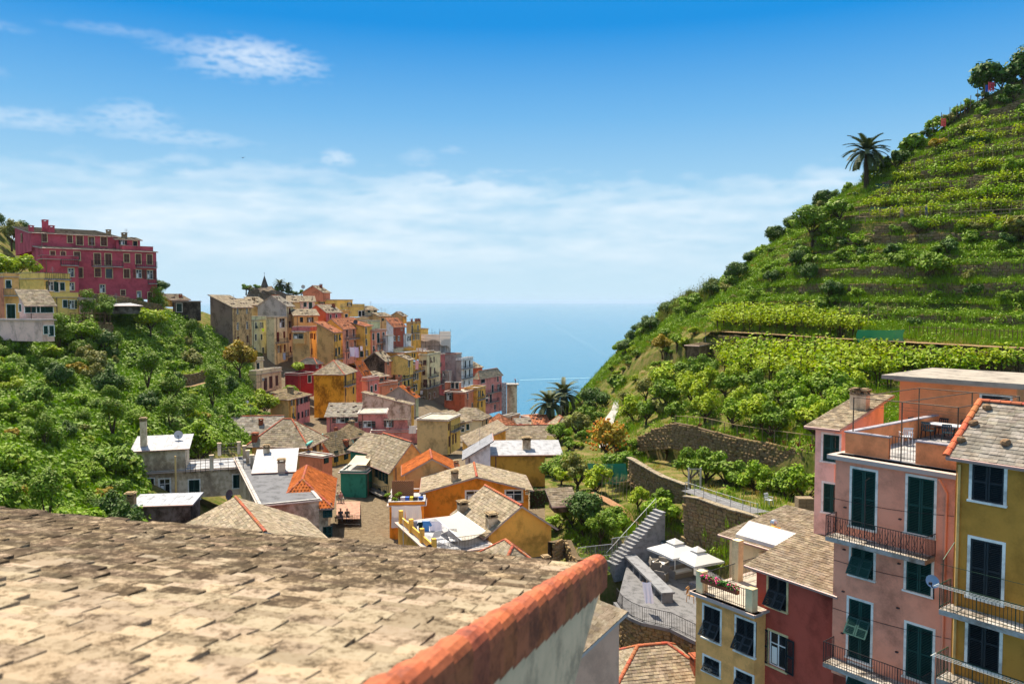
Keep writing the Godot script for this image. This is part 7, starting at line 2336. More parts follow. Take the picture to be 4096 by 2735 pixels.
	var pos := func(i: int, j: int, k: int) -> Vector3:
		var key := (i * ny + j) * nz + k
		if vert.has(key):
			return vert[key]
		var s := Vector3.ZERO
		var c := 0
		for e in [[0, 0, 0, 1, 0, 0], [0, 0, 0, 0, 1, 0], [0, 0, 0, 0, 0, 1], [1, 0, 0, 1, 1, 0], [1, 0, 0, 1, 0, 1], [0, 1, 0, 1, 1, 0], [0, 1, 0, 0, 1, 1], [0, 0, 1, 1, 0, 1], [0, 0, 1, 0, 1, 1], [1, 1, 0, 1, 1, 1], [1, 0, 1, 1, 1, 1], [0, 1, 1, 1, 1, 1]]:
			var fa := field[((i + e[0]) * ny + j + e[1]) * nz + k + e[2]]
			var fb := field[((i + e[3]) * ny + j + e[4]) * nz + k + e[5]]
			if (fa < 0.0) != (fb < 0.0):
				s += Vector3(e[0], e[1], e[2]).lerp(Vector3(e[3], e[4], e[5]), fa / (fa - fb))
				c += 1
		vert[key] = lo + (Vector3(i, j, k) + s / maxi(c, 1)) * cs
		return vert[key]
	for i in range(1, nx - 1):
		for j in range(1, ny - 1):
			for k in range(1, nz - 1):
				var f := field[(i * ny + j) * nz + k]
				for ax in 3:
					var o: Array = [[1, 0, 0], [0, 1, 0], [0, 0, 1]][ax]
					var g := field[((i + o[0]) * ny + j + o[1]) * nz + k + o[2]]
					if (f < 0.0) != (g < 0.0):
						var q: Array = [[[0, -1, -1], [0, 0, -1], [0, 0, 0], [0, -1, 0]], [[-1, 0, -1], [0, 0, -1], [0, 0, 0], [-1, 0, 0]], [[-1, -1, 0], [0, -1, 0], [0, 0, 0], [-1, 0, 0]]][ax]
						var v := []
						for w in q:
							v.append(pos.call(i + w[0], j + w[1], k + w[2]))
						var m: Vector3 = (v[0] + v[2]) / 2
						var best := 9.0
						var col := skin
						for b in B:
							var ab: Vector3 = b[1] - b[0]
							var t := clampf((m - b[0]).dot(ab) / maxf(ab.length_squared(), 1e-6), 0.0, 1.0)
							var d: float = (m - b[0] - ab * t).length() - lerpf(b[2], b[3], t)
							if d < best:
								best = d
								col = b[4]
						mb.quad(v[0], v[1], v[2], v[3], col)
	for s in 2:
		var w: Vector3 = lk["wr%d" % s] + Vector3(0, -0.06, 0.04)
		for k in 5:
			var o := Vector3((k - 2) * 0.016, 0, 0)
			var l: float = [0.045, 0.07, 0.078, 0.072, 0.058][k]
			var d := Vector3(0, -0.8, 0.6) if k else Vector3(-0.8 if s else 0.8, -0.5, 0.3)
			mb.bar(w + o, w + o + d * l * 0.55, 0.009, skin, 5, 0.008)
			mb.bar(w + o + d * l * 0.55, w + o + d * l + Vector3(0, -0.012, -0.01), 0.008, skin, 5, 0.006)
	put(mb.mesh(), "body", mat("person_skin", Color.WHITE, 0.8, {"vc": true}), n)

func fence(called: String, label: String, pts: Array, h: float, posts: int, rails: Array, m: Material, r := 0.05) -> void:
	var n := thing(called, label, "fence", pts[0])
	var tot := pts.size() - 1
	for i in posts + 1:
		var f := i / float(posts) * tot
		var k := mini(int(f), tot - 1)
		var p: Vector3 = pts[k].lerp(pts[k + 1], f - k) - pts[0]
		var mb := MB.new()
		mb.bar(p - Vector3(0, 0.3, 0), p + Vector3(rr(-0.04, 0.04), h * rr(0.96, 1.05), 0), r, Color.WHITE, 5)
		put(mb.mesh(), "post", m, n)
	for y in rails:
		for k in tot:
			var mb := MB.new()
			mb.bar(pts[k] - pts[0] + Vector3(0, h * y, 0), pts[k + 1] - pts[0] + Vector3(0, h * y, 0), r * 0.7, Color.WHITE, 5)
			put(mb.mesh(), "rail", m, n)

func ribbon(called: String, pts: Array, w: float, m: Material) -> void:
	var mb := MB.new()
	for i in pts.size() - 1:
		var a: Vector3 = pts[i]
		var b: Vector3 = pts[i + 1]
		var s := Vector3(b.z - a.z, 0, a.x - b.x).normalized() * w / 2
		mb.quad(a - s, b - s, b + s, a + s)
	put(mb.mesh(), called, m, self).set_meta("kind", "structure")

func details() -> void:
	rng.seed = 555
	var wood := mat("weathered_wood", Color(0.22, 0.15, 0.09), 0.95, {"tex": "stone", "scale": 1.5})
	var lt := mat("pale_wood", Color(0.4, 0.33, 0.22), 0.95, {"tex": "stone", "scale": 1.5})
	# --- paths
	var pts := []
	for i in 40:
		var px := lerpf(2820, 4500, i / 39.0)
		pts.append(right_at(px, 6.14) + Vector3(0, 0.4, 0))
	ribbon("hillside_path", pts, 2.4, mat("sand", Color(0.38, 0.27, 0.165), 1.0, {"tex": "stone", "scale": 0.3}))
	pts = []
	for q in [[2418, 1790, 98], [2424, 1750, 102], [2430, 1710, 107], [2442, 1670, 112], [2464, 1640, 117], [2475, 1600, 124]]:
		pts.append(P(q[0], q[1], q[2]))
	ribbon("garden_path", pts, 1.3, mat("white_path", Color(0.36, 0.34, 0.32), 0.95, {"tex": "stain", "scale": 0.5}))
	pts = []
	for q in [[440, 1575, 117.2], [540, 1570, 120], [660, 1566, 124], [760, 1556, 129], [840, 1535, 133]]:
		pts.append(P(q[0], q[1], q[2]) + Vector3(0, 0.5, 0))
	ribbon("terrace_path", pts, 1.6, mat("sand", Color(0.38, 0.27, 0.165)))
	pts = []
	for q in [[2360, 1985, 76], [2420, 2010, 74.5], [2480, 2045, 73], [2530, 2085, 71.5], [2580, 2115, 70]]:
		pts.append(P(q[0], q[1], q[2]) + Vector3(0, 0.35, 0))
	ribbon("brick_path", pts, 1.0, mat("brick_path", Color(0.45, 0.27, 0.17), 0.95, {"tex": "stone", "scale": 0.4}))
	# --- main street and little square in the gap
	var sy := P(1400, 2010, 88).y
	var mb := MB.new()
	mb.quad(P(1345, 2075, 78), P(1440, 2075, 78), P(1440, 2005, 88), P(1345, 2005, 88))
	put(mb.mesh(), "square_pavement", mat("square", Color(0.34, 0.19, 0.13), 0.95, {"tex": "stain", "scale": 0.4}), self).set_meta("kind", "structure")
	fence("square_railing", "iron railing along the near edge of the small pink square", [P(1345, 2100, 77.5), P(1440, 2100, 77.5)], 1.0, 20, [1.0, 0.1], iron(), 0.02)
	for q in [[1362, 2082, "dark clothed sitter on the far bench of the pink square", Color(0.05, 0.05, 0.06)], [1388, 2082, "sitter in a dark shirt on the square bench beside another", Color(0.07, 0.06, 0.05)]]:
		person(q[2], P(q[0], q[1] + 2, 79), 0.3, q[3], Color(0.06, 0.06, 0.08), Color(0.03, 0.02, 0.02), "sit")
	for q in [[1350, 2012, "sitter with a pale hat by the square's side wall", Color(0.35, 0.4, 0.3)], [1362, 2010, "sitter in a checked shirt beside the pale hat", Color(0.4, 0.2, 0.18)]]:
		person(q[2], P(q[0], q[1], 87), 0.8, q[3], Color(0.3, 0.28, 0.25), Color(0.6, 0.55, 0.45), "sit")
	for x in [1362, 1388]:
		var bn := thing("street_bench", "dark slatted bench on the pink square" if x == 1362 else "dark slatted bench beside the clay planter on the square", "bench", P(x, 2084, 79), 0.3)
		var sb := MB.new()
		sb.bx(Vector3(0, 0.42, 0), Vector3(1.2, 0.05, 0.45))
		put(sb.mesh(), "seat", wood, bn)
		for k in 2:
			put(unit_box("bleg", Vector3(0.06, 0.42, 0.4)), "leg", iron(), bn, Transform3D(Basis.IDENTITY, Vector3(0.5 * (1 if k else -1), 0.21, 0)))
	# --- people elsewhere
	person("person in a red top leaning on the round tower parapet", ZP("4", 1785, 1160, 268), -1.2, Color(0.5, 0.06, 0.06), Color(0.05, 0.06, 0.12), Color(0.05, 0.03, 0.02), "lean")
	person("walker with a grey cap and dark bag on the railed walkway", P(3706, 872, 110), 0.5, Color(0.06, 0.1, 0.12), Color(0.1, 0.1, 0.12), Color(0.5, 0.5, 0.5), "walk")
	person("walker in a tan shirt on the railed walkway beside the net", P(3608, 880, 112), 0.2, Color(0.4, 0.25, 0.17), Color(0.12, 0.11, 0.12), Color(0.05, 0.03, 0.02), "walk")
	person("walker in blue at the bend of the hillside walkway", P(3252, 905, 124), 2.6, Color(0.1, 0.16, 0.32), Color(0.08, 0.08, 0.1), Color(0.1, 0.05, 0.03), "stand")
	person("walker in grey beside the one in blue on the walkway bend", P(3243, 908, 124.6), 2.2, Color(0.3, 0.28, 0.27), Color(0.08, 0.08, 0.1), Color(0.03, 0.02, 0.02), "stand")
	person("visitor in a white top walking down the village lane", ZP("8", 1822, 715, 140), 0.4, Color(0.7, 0.65, 0.68), Color(0.12, 0.1, 0.25), Color(0.05, 0.03, 0.02), "walk")
	# --- rock and spire on the skyline
	var rk := thing("rock_outcrop", "craggy rock mound covered with cacti behind the village roofs", "rock", ZP("2", 1150, 620, 262))
	var nz := FastNoiseLite.new()
	nz.frequency = 0.25
	mb = MB.new()
	var c0 := ZP("2", 1150, 620, 262)
	var wd := (ZP("2", 1600, 470, 262).x - ZP("2", 710, 470, 262).x) / 2
	var ht := ZP("2", 900, 250, 262).y - c0.y
	var gp := func(i: int, j: int) -> Vector3:
		var a := TAU * i / 28.0
		var t := j / 8.0
		var q := Vector3(cos(a) * wd * (1.0 - t * t * 0.35) * (1.0 if j < 8 else 0.02), ht * t * (1.0 - 0.28 * clampf(cos(a), 0.0, 1.0)), sin(a) * 6.0 * (1.0 - t * 0.4) * (1.0 if j < 8 else 0.02))
		return q + Vector3(nz.get_noise_3dv(q * 2.0), nz.get_noise_3dv(q * 2.0 + Vector3.ONE * 9), nz.get_noise_3dv(q * 2.0 + Vector3.ONE * 20)) * 1.3
	for i in 28:
		for j in 8:
			mb.quad(gp.call(i, j), gp.call(i + 1, j), gp.call(i + 1, j + 1), gp.call(i, j + 1))
	put(mb.mesh(), "rock", mat("crag", Color(0.2, 0.17, 0.15), 0.95, {"tex": "stone", "scale": 0.2}), rk)
	var sp := thing("chapel_spire", "pointed grey stone spire with a small cross among cacti", "spire", ZP("2", 1035, 250, 262))
	mb = MB.new()
	var sw := 1.15
	var sh := ZP("2", 1035, 75, 262).y - ZP("2", 1035, 250, 262).y
	for i in 8:
		var f := TAU * i / 8
		var g := TAU * (i + 1) / 8
		mb.quad(Vector3(cos(f) * sw, -2, sin(f) * sw), Vector3(cos(g) * sw, -2, sin(g) * sw), Vector3(cos(g) * sw, 0.2, sin(g) * sw), Vector3(cos(f) * sw, 0.2, sin(f) * sw))
		mb.tri(Vector3(cos(f) * sw * 1.05, 0.2, sin(f) * sw * 1.05), Vector3(cos(g) * sw * 1.05, 0.2, sin(g) * sw * 1.05), Vector3(0, sh, 0))
	put(mb.mesh(), "cone", plaster("darkgrey"), sp)
	mb = MB.new()
	mb.bar(Vector3(0, sh - 0.2, 0), Vector3(0, sh + 0.9, 0), 0.05)
	mb.bar(Vector3(-0.25, sh + 0.6, 0), Vector3(0.25, sh + 0.6, 0), 0.05)
	put(mb.mesh(), "cross", iron(), sp)
	for i in 16:
		var x := lerpf(760, 1580, i / 15.0)
		var p := ZP("2", x, 300 + absf(x - 900) * 0.1 + rr(0, 40), 261 + rr(-2, 2))
		grow("shrub" if i % 3 else "bush", ["mid", "olive", "dark"][i % 3], p, rr(1.2, 1.9), "cactus and scrub clump on the rock mound", "clumps on the rock mound")
	palm("small palm on the rock mound behind the village", ZP("2", 1265, 260, 261), 1.0, 0.75)
	palm("second small palm on the rock mound near the terracotta gable", ZP("2", 1380, 290, 261), 1.0, 0.65)
	# --- round sea tower
	var tw := thing("round_tower", "weathered round tan tower with a terrace at the harbour edge", "tower", ZP("4", 1735, 1600, 272))
	var tr := 1.75
	var th := ZP("4", 1735, 1175, 272).y - ZP("4", 1735, 1600, 272).y
	mb = MB.new()
	for i in 20:
		var f := TAU * i / 20
		var g := TAU * (i + 1) / 20
		for k in 2:
			var r0 := tr * (1.25 if k == 0 else 1.0)
			var y0 := -14.0 if k == 0 else th * 0.2
			var y1 := th * 0.2 if k == 0 else th
			mb.quad(Vector3(cos(f) * r0, y0, sin(f) * r0), Vector3(cos(g) * r0, y0, sin(g) * r0), Vector3(cos(g) * tr, y1, sin(g) * tr), Vector3(cos(f) * tr, y1, sin(f) * tr))
	put(mb.mesh(), "wall", plaster("creamdirt"), tw)
	mb = MB.new()
	mb.bx(Vector3(-0.2, th + 0.1, 0), Vector3(5.0, 0.25, 5.0))
	put(mb.mesh(), "terrace_slab", mat("slab", Color(0.5, 0.47, 0.45), 0.85), tw)
	mb = MB.new()
	for q in [[-2.6, 2.4, 2.2, 2.4], [2.2, 2.4, 2.2, -2.4]]:
		rail(mb, Vector3(q[0], th + 0.2, q[1]), Vector3(q[2], th + 0.2, q[3]), 1.0, 0.4, 0.02)
	put(mb.mesh(), "railing", iron(), tw)
	var chp := thing("rubble_chute", "pale builder's sheeting strip hanging down beside the round tower", "sheeting", ZP("4", 1625, 1600, 268))
	mb = MB.new()
	var chh := ZP("4", 1625, 1150, 268).y - ZP("4", 1625, 1600, 268).y
	mb.bx(Vector3(0, chh / 2, 0), Vector3(1.6, chh, 0.5))
	put(mb.mesh(), "sheet", mat("sheeting", Color(0.5, 0.48, 0.52), 0.9, {"tex": "stain", "scale": 0.4}), chp)
	mb = MB.new()
	for k in 8:
		mb.bar(Vector3(-0.82, chh * k / 8, 0.28), Vector3(0.82, chh * (k + 1) / 8, 0.28), 0.03)
		mb.bar(Vector3(-0.82, chh * k / 8, 0.28), Vector3(0.82, chh * k / 8, 0.28), 0.03)
	put(mb.mesh(), "tubes", iron(), chp)
	# --- scaffolding
	var sc := thing("scaffolding", "steel tube scaffold with torn pale netting on the grey house", "scaffolding", ZP("4", 728, 700, 247.5))
	mb = MB.new()
	var so := ZP("4", 728, 700, 247.5)
	for q in [[465, 730, 249], [530, 690, 248.7], [620, 400, 248.4], [660, 430, 248], [725, 395, 247.5], [787, 405, 250], [820, 510, 251.5], [878, 405, 254]]:
		var a := ZP("4", q[0], 720, q[2]) - so
		mb.bar(a, Vector3(a.x, ZP("4", q[0], minf(q[1], 480), q[2]).y - so.y, a.z), 0.06)
	for y in [455, 490, 540, 590, 640]:
		mb.bar(ZP("4", 465, y, 249) - so, ZP("4", 726, y, 247.5) - so, 0.045)
		mb.bar(ZP("4", 726, y, 247.5) - so, ZP("4", 878, y, 254) - so, 0.045)
	put(mb.mesh(), "tubes", iron(), sc)
	mb = MB.new()
	for q in [[465, 726, 249.0, 247.3, 475, 560, 10.0], [726, 878, 247.3, 253.8, 435, 610, 60.0]]:
		for i in 12:
			var f := i / 12.0
			var g := (i + 1) / 12.0
			var l0: float = q[5] + sin(f * 7.0) * 12.0 + q[6] * f
			var l1: float = q[5] + sin(g * 7.0) * 12.0 + q[6] * g
			mb.quad(ZP("4", lerpf(q[0], q[1], f), q[4], lerpf(q[2], q[3], f)) - so, ZP("4", lerpf(q[0], q[1], g), q[4], lerpf(q[2], q[3], g)) - so, ZP("4", lerpf(q[0], q[1], g), l1, lerpf(q[2], q[3], g)) - so, ZP("4", lerpf(q[0], q[1], f), l0, lerpf(q[2], q[3], f)) - so)
	put(mb.mesh(), "netting", mat("netting", Color(0.6, 0.52, 0.46), 0.95, {"back": Color(0.3, 0.25, 0.22)}), sc)
	# --- laundry in the village
	for q in [["bedsheet", "lilac white sheet hung below the long wrapped balcony", "3", 1078, 1165, 1165, 1335, 203.0, Color(0.6, 0.56, 0.72)], ["bedsheet", "patterned sheet beside the lilac white sheet", "3", 1172, 1165, 1235, 1350, 203.4, Color(0.45, 0.36, 0.52)], ["towel", "pale towel at the end of the long washing line", "3", 1262, 1150, 1303, 1225, 204.0, Color(0.6, 0.58, 0.68)], ["towel", "striped pink towel hanging on the narrow yellow house", "4", 385, 835, 430, 970, 220.5, Color(0.6, 0.3, 0.32)], ["towel", "lime green cloth on the pale green house", "2", 995, 870, 1028, 915, 194.0, Color(0.5, 0.7, 0.03)], ["towel", "blue white towel over the cream house balcony", "2", 1310, 1235, 1348, 1340, 198.0, Color(0.45, 0.5, 0.65)], ["bedsheet", "grey sheet over the rose pink house railing", "5", 1990, 1105, 2085, 1205, 143.5, Color(0.5, 0.46, 0.45)], ["towel", "white towel below the stone base of the cream house", "4", 455, 1260, 490, 1315, 226.0, Color(0.7, 0.66, 0.72)]]:
		cloth(q[0], q[1], "laundry", q[2], q[3], q[4], q[5], q[6], q[7], q[8])
	for i in 8:
		cloth("towel", "small pale garment on the long roof washing line", "laundry", "4", 402 + i * 20, 665 + rr(0, 6), 416 + i * 20, 708 + rr(-8, 8), 227.0, [Color(0.65, 0.6, 0.58), Color(0.5, 0.35, 0.3), Color(0.7, 0.68, 0.7)][i % 3], 0.0, 0.1, "garments on the roof washing line")
	# --- orange house plant terrace and washing
	var ot := H("orange lower storey carrying the plant terrace of the orange house", "7", [[5.0], 722, 1046], [870, 1330], 74, 5, "orange", ["f", 0.0, "grey"], "", {"par": 0.3})
	var tp := thing("trellis", "brown lattice screen on the plant terrace of the orange house", "trellis", ZP("7", 745, 850, 76.5))
	mb = MB.new()
	var tw2 := ZP("7", 950, 850, 76.5).x - ZP("7", 745, 850, 76.5).x
	var tht := ZP("7", 745, 640, 76.5).y - ZP("7", 745, 850, 76.5).y
	mb.bx(Vector3(tw2 / 2, tht / 2, -0.06), Vector3(tw2, tht, 0.05))
	put(mb.mesh(), "panel", mat("trellis_panel", Color(0.28, 0.11, 0.05), 0.9), tp)
	mb = MB.new()
	for k in 22:
		var x := lerpf(-tht, tw2, k / 21.0)
		for s in [-1, 1]:
			var a := Vector3(x, 0, 0) if s > 0 else Vector3(x + tht, 0, 0)
			var b := Vector3(x + tht, tht, 0) if s > 0 else Vector3(x, tht, 0)
			var t0 := clampf((0.0 - a.x) / (b.x - a.x), 0.0, 1.0)
			var t1 := clampf((tw2 - a.x) / (b.x - a.x), 0.0, 1.0)
			if absf(t1 - t0) > 0.02:
				mb.bar(a.lerp(b, minf(t0, t1)), a.lerp(b, maxf(t0, t1)), 0.018)
	put(mb.mesh(), "lattice", mat("trellis_lattice", Color(0.5, 0.26, 0.12), 0.9), tp)
	for q in [[850, 835, Color(0.45, 0.45, 0.45), "grey lidded bin on the plant terrace"], [893, 830, Color(0.02, 0.09, 0.4), "blue lidded bin on the plant terrace"], [932, 828, Color(0.6, 0.5, 0.03), "yellow lidded bin on the plant terrace"], [968, 835, Color(0.03, 0.03, 0.04), "black lidded bin on the plant terrace"], [1018, 840, Color(0.02, 0.08, 0.3), "tall blue bin at the corner of the plant terrace"]]:
		var bn := thing("waste_bin", q[3], "bin", ZP("7", q[0], 858, 75.0))
		mb = MB.new()
		mb.bx(Vector3(0, 0.3, 0), Vector3(0.42, 0.6, 0.42))
		put(mb.mesh(), "bin_body", mat("bin%.2f" % (q[2].r + q[2].b * 3), q[2], 0.5), bn)
		mb = MB.new()
		mb.bx(Vector3(0, 0.64, 0), Vector3(0.46, 0.07, 0.46))
		put(mb.mesh(), "lid", mat("bin%.2f" % (q[2].r + q[2].b * 3), q[2], 0.5), bn)
	for q in [[775, 845], [712, 800], [820, 790]]:
		grow("shrub", "fresh", ZP("7", q[0], q[1] + 10, 75.3), 0.55, "potted plant on the plant terrace of the orange house", "potted plants on the plant terrace")
	cloth("bedsheet", "long white sheet hanging from the plant terrace", "laundry", "7", 738, 875, 862, 1085, 73.2, Color(0.66, 0.63, 0.62))
	cloth("bedsheet", "wide white sheet hanging beside the orange wall", "laundry", "7", 868, 872, 1020, 1030, 73.2, Color(0.7, 0.66, 0.65))
	# --- yellow terrace house: roof terrace with loungers, awning, washing
	var yt := H("buff roof terrace with pillared parapet in front of the yellow terrace house", "7", [805, 1130, 1690], [1330, 1600], 58.5, 24, ["yellow", "yellow"], ["f", 0.0, "white"], "", {"par": 0.0})
	var ty: float = yt.h
	mb = MB.new()
	rail(mb, Vector3(0.1, ty, -0.1), Vector3(yt.tR - 0.1, ty, -0.1), 1.0, 0.12)
	put(mb.mesh(), "railing", iron(), yt.node, yt.T)
	for k in 4:
		mb = MB.new()
		mb.bx(Vector3(0.15, ty + 0.55, -yt.tL * k / 3.2 - 0.2), Vector3(0.32, 1.1, 0.32))
		put(mb.mesh(), "pillar", plaster("yellow"), yt.node, yt.T)
	mb = MB.new()
	mb.bx(Vector3(0.15, ty + 0.35, -yt.tL / 2), Vector3(0.12, 0.5, yt.tL))
	put(mb.mesh(), "parapet", plaster("yellow"), yt.node, yt.T)
	var aw := thing("awning", "wide cream canvas awning stretched over the sunny roof terrace", "awning", ZP("7", 1360, 930, 66.0))
	mb = MB.new()
	var a0 := ZP("7", 1360, 930, 66.0)
	var q4 := [ZP("7", 1362, 930, 66.5), ZP("7", 1625, 1115, 61.6), ZP("7", 1400, 1200, 59.5), ZP("7", 1160, 995, 64.0)]
	for i in 8:
		for j in 6:
			var g := func(u: float, v: float) -> Vector3: return q4[0].lerp(q4[1], u).lerp(q4[3].lerp(q4[2], u), v) - a0 - Vector3(0, 0.18 * sin(v * PI), 0)
			mb.quad(g.call(i / 8.0, j / 6.0), g.call((i + 1) / 8.0, j / 6.0), g.call((i + 1) / 8.0, (j + 1) / 6.0), g.call(i / 8.0, (j + 1) / 6.0))
	put(mb.mesh(), "canvas", mat("canvas_cream", Color(0.46, 0.42, 0.36), 0.9, {"back": Color(0.3, 0.26, 0.2)}), aw)
	mb = MB.new()
	mb.bar(q4[3] - a0, q4[2] - a0, 0.035)
	mb.bar(q4[0] - a0, q4[1] - a0, 0.05)
	put(mb.mesh(), "roller", mat("white_metal", Color(0.7, 0.7, 0.7), 0.4), aw)
	for q in [[1200, 1240, 0.6, "white reclining deck chair near the parapet of the sunny terrace"], [1320, 1220, 0.2, "white reclining deck chair half under the cream awning"]]:
		var dc := thing("deck_chair", q[3], "deck chair", yt.Tw * Vector3(0, ty, 0), q[2])
		var dp := ZP("7", q[0], q[1], 60.0)
		var fs: float = ((yt.Tw * Vector3(0, ty, 0)).y - CAMY) / (dp.y - CAMY)
		dc.position = Vector3(dp.x * fs, (yt.Tw * Vector3(0, ty, 0)).y + 0.01, dp.z * fs)
		var wp := mat("white_plastic", Color(0.55, 0.55, 0.57), 0.4)
		mb = MB.new()
		for k in 7:
			mb.bx(Vector3(-0.3 + k * 0.1, 0.36, 0.3), Vector3(0.07, 0.03, 1.2))
		put(mb.mesh(), "seat", wp, dc)
		mb = MB.new()
		for k in 7:
			mb.box(Transform3D(Basis(Vector3.RIGHT, 0.6), Vector3(-0.3 + k * 0.1, 0.68, -0.5)), Vector3(0.07, 0.8, 0.03))
		put(mb.mesh(), "backrest", wp, dc)
		for k in 4:
			put(unit_box("dleg", Vector3(0.05, 0.36, 0.05)), "leg", wp, dc, Transform3D(Basis.IDENTITY, Vector3(0.3 if k & 1 else -0.3, 0.18, 0.8 if k & 2 else -0.2)))
	garment("hung_trousers", "dark blue overalls on the terrace washing line", "7", 918, 1020, 985, 1170, 64.5, Color(0.03, 0.06, 0.2), true)
	garment("hung_trousers", "grey leggings beside the dark overalls", "7", 950, 1025, 980, 1125, 64.2, Color(0.3, 0.3, 0.33), true)
	garment("hung_shirt", "black printed shirt on the terrace washing line", "7", 985, 1030, 1045, 1115, 64.5, Color(0.01, 0.025, 0.02), false)
	garment("hung_shirt", "sky blue shirt on the terrace washing line", "7", 1018, 1020, 1112, 1135, 64.5, Color(0.09, 0.28, 0.6), false)
	cloth("bedsheet", "lavender white cloth on the terrace washing line", "laundry", "7", 1098, 1018, 1215, 1130, 64.5, Color(0.62, 0.6, 0.72))
	var wl := thing("washing_line", "thin washing line strung above the sunny roof terrace", "washing line", ZP("7", 850, 1012, 65))
	mb = MB.new()
	var w0 := ZP("7", 850, 1012, 65)
	mb.bar(Vector3.ZERO, ZP("7", 1240, 1012, 64.4) - w0, 0.012)
	mb.bar(Vector3(0, -2.2, 0), Vector3(0, 0.1, 0), 0.03)
	put(mb.mesh(), "line", mat("wire", Color(0.6, 0.62, 0.58), 0.4), wl)
	# --- concrete house roof terrace railings
	for q in [[[665, 640, 79.0], [940, 630, 79.8], "iron railing on the concrete house roof before the white terrace"], [[970, 625, 79.8], [1390, 615, 81.0], "patterned iron railing with concrete posts on the white roof terrace"], [[1060, 455, 86.0], [1250, 445, 86.6], "iron railing at the back of the white roof terrace"]]:
		var a := ZP("6", q[0][0], q[0][1], q[0][2])
		var b := ZP("6", q[1][0], q[1][1], q[1][2])
		b.y = a.y
		fence("roof_railing", q[2], [a, b], 1.05, 5, [1.0, 0.6, 0.3, 0.05], iron(), 0.025)
	for q in [[955, 640, 79.7, 1.5], [1402, 618, 81.0, 1.35], [1040, 475, 85.5, 1.3], [1258, 460, 86.5, 1.3], [1318, 505, 84.5, 1.3], [1355, 560, 83.0, 1.3]]:
		var po := thing("concrete_post", "square concrete post on the white roof terrace", "post", ZP("6", q[0], q[1], q[2]), 0.3, "posts of the white roof terrace")
		put(unit_box("cpost", Vector3(0.35, q[3], 0.35)), "shaft", plaster("concrete"), po, Transform3D(Basis.IDENTITY, Vector3(0, q[3] / 2, 0)))
		put(unit_box("ccap", Vector3(0.45, 0.08, 0.45)), "cap", plaster("concrete"), po, Transform3D(Basis.IDENTITY, Vector3(0, q[3] + 0.04, 0)))
	var pipe := thing("vent_pipe", "tall yellowed vent pipe on the concrete house front", "pipe", ZP("6", 562, 960, 78.8))
	mb = MB.new()
	mb.bar(Vector3.ZERO, Vector3(0, ZP("6", 562, 480, 78.8).y - ZP("6", 562, 960, 78.8).y, 0), 0.09, Color.WHITE, 8)
	put(mb.mesh(), "tube", plaster("buff"), pipe)
	# --- awnings
	var sa := thing("sail_awning", "beige sail awning over the emerald house terrace", "awning", ZP("7", 440, 450, 95))
	mb = MB.new()
	var s0 := ZP("7", 440, 450, 95)
	var sq := [ZP("7", 405, 400, 97) - s0, ZP("7", 560, 410, 96) - s0, ZP("7", 500, 495, 92) - s0, ZP("7", 330, 488, 93) - s0]
	for i in 6:
		for j in 6:
			var g := func(u: float, v: float) -> Vector3: return sq[0].lerp(sq[1], u).lerp(sq[3].lerp(sq[2], u), v) - Vector3(0, 0.4 * sin(v * PI) * sin(u * PI), 0)
			mb.quad(g.call(i / 6.0, j / 6.0), g.call((i + 1) / 6.0, j / 6.0), g.call((i + 1) / 6.0, (j + 1) / 6.0), g.call(i / 6.0, (j + 1) / 6.0))
	put(mb.mesh(), "canvas", mat("canvas_sand", Color(0.55, 0.46, 0.33), 0.9, {"back": Color(0.25, 0.2, 0.12)}), sa)
	mb = MB.new()
	for k in 4:
		mb.bar(sq[k], Vector3(sq[k].x, sq[k].y - 2.4, sq[k].z), 0.03)
	put(mb.mesh(), "poles", iron(), sa)
	var ta := thing("rolled_awning", "turquoise rolled awning under the eave of the skylight house", "awning", ZP("6", 2005, 355, 103))
	mb = MB.new()
	var t9 := ZP("6", 2180, 245, 112.5) - ZP("6", 2005, 355, 103)
	mb.bar(Vector3.ZERO, t9, 0.16, Color.WHITE, 8)
	put(mb.mesh(), "roll", mat("turquoise", Color(0.12, 0.42, 0.36), 0.8), ta)
	mb = MB.new()
	mb.bar(Vector3(0, -0.25, 0.1), t9 + Vector3(0, -0.25, 0.1), 0.03)
	put(mb.mesh(), "bar", mat("white_metal", Color(0.7, 0.7, 0.7), 0.4), ta)
	# --- satellite dishes
	dish("pale satellite dish on the concrete house ridge", ZP("6", 588, 290, 84), 0.45, 0.3)
	dish("dark satellite dish in front of the slate gable", ZP("6", 1135, 965, 63), 0.42, 1.2, Color(0.06, 0.06, 0.08))
	dish("blue grey satellite dish on an arm from the pink house corner", P(3735, 2350, 32.6), 0.28, -0.9, Color(0.25, 0.35, 0.5))
	dish("dark satellite dish on the orange tile roof of the gabled house", ZP("3", 1178, 770, 205), 0.6, 0.5, Color(0.06, 0.06, 0.08))
	dish("round satellite dish on the terracotta gable", ZP("2", 1612, 280, 243), 0.6, 0.3)
	dish("satellite dish on the small crimson house", ZP("1", 1815, 1160, 166), 0.6, 0.2)
	dish("dark satellite dish at the parapet of the sunny roof terrace", ZP("7", 1085, 1325, 57.5), 0.35, 0.8, Color(0.02, 0.02, 0.05))
	# --- hillside carpentry
	var fp := []
	for q in [[3424, 900, 118], [3520, 897, 115.5], [3620, 893, 113.2], [3740, 886, 110.5], [3860, 880, 108], [4030, 872, 105.3], [4200, 866, 103], [4400, 860, 101]]:
		fp.append(P(q[0], q[1], q[2]))
	fence("walkway_fence", "timber post and rail fence along the hillside walkway", fp, 1.15, 18, [1.0, 0.55], mat("split_rail", Color(0.5, 0.41, 0.27), 0.95, {"tex": "stone", "scale": 1.0}), 0.11)
	ribbon("walkway", fp.map(func(p): return p + Vector3(0.3, -0.02, -0.9)), 1.8, mat("sand", Color(0.3, 0.21, 0.125), 1.0))
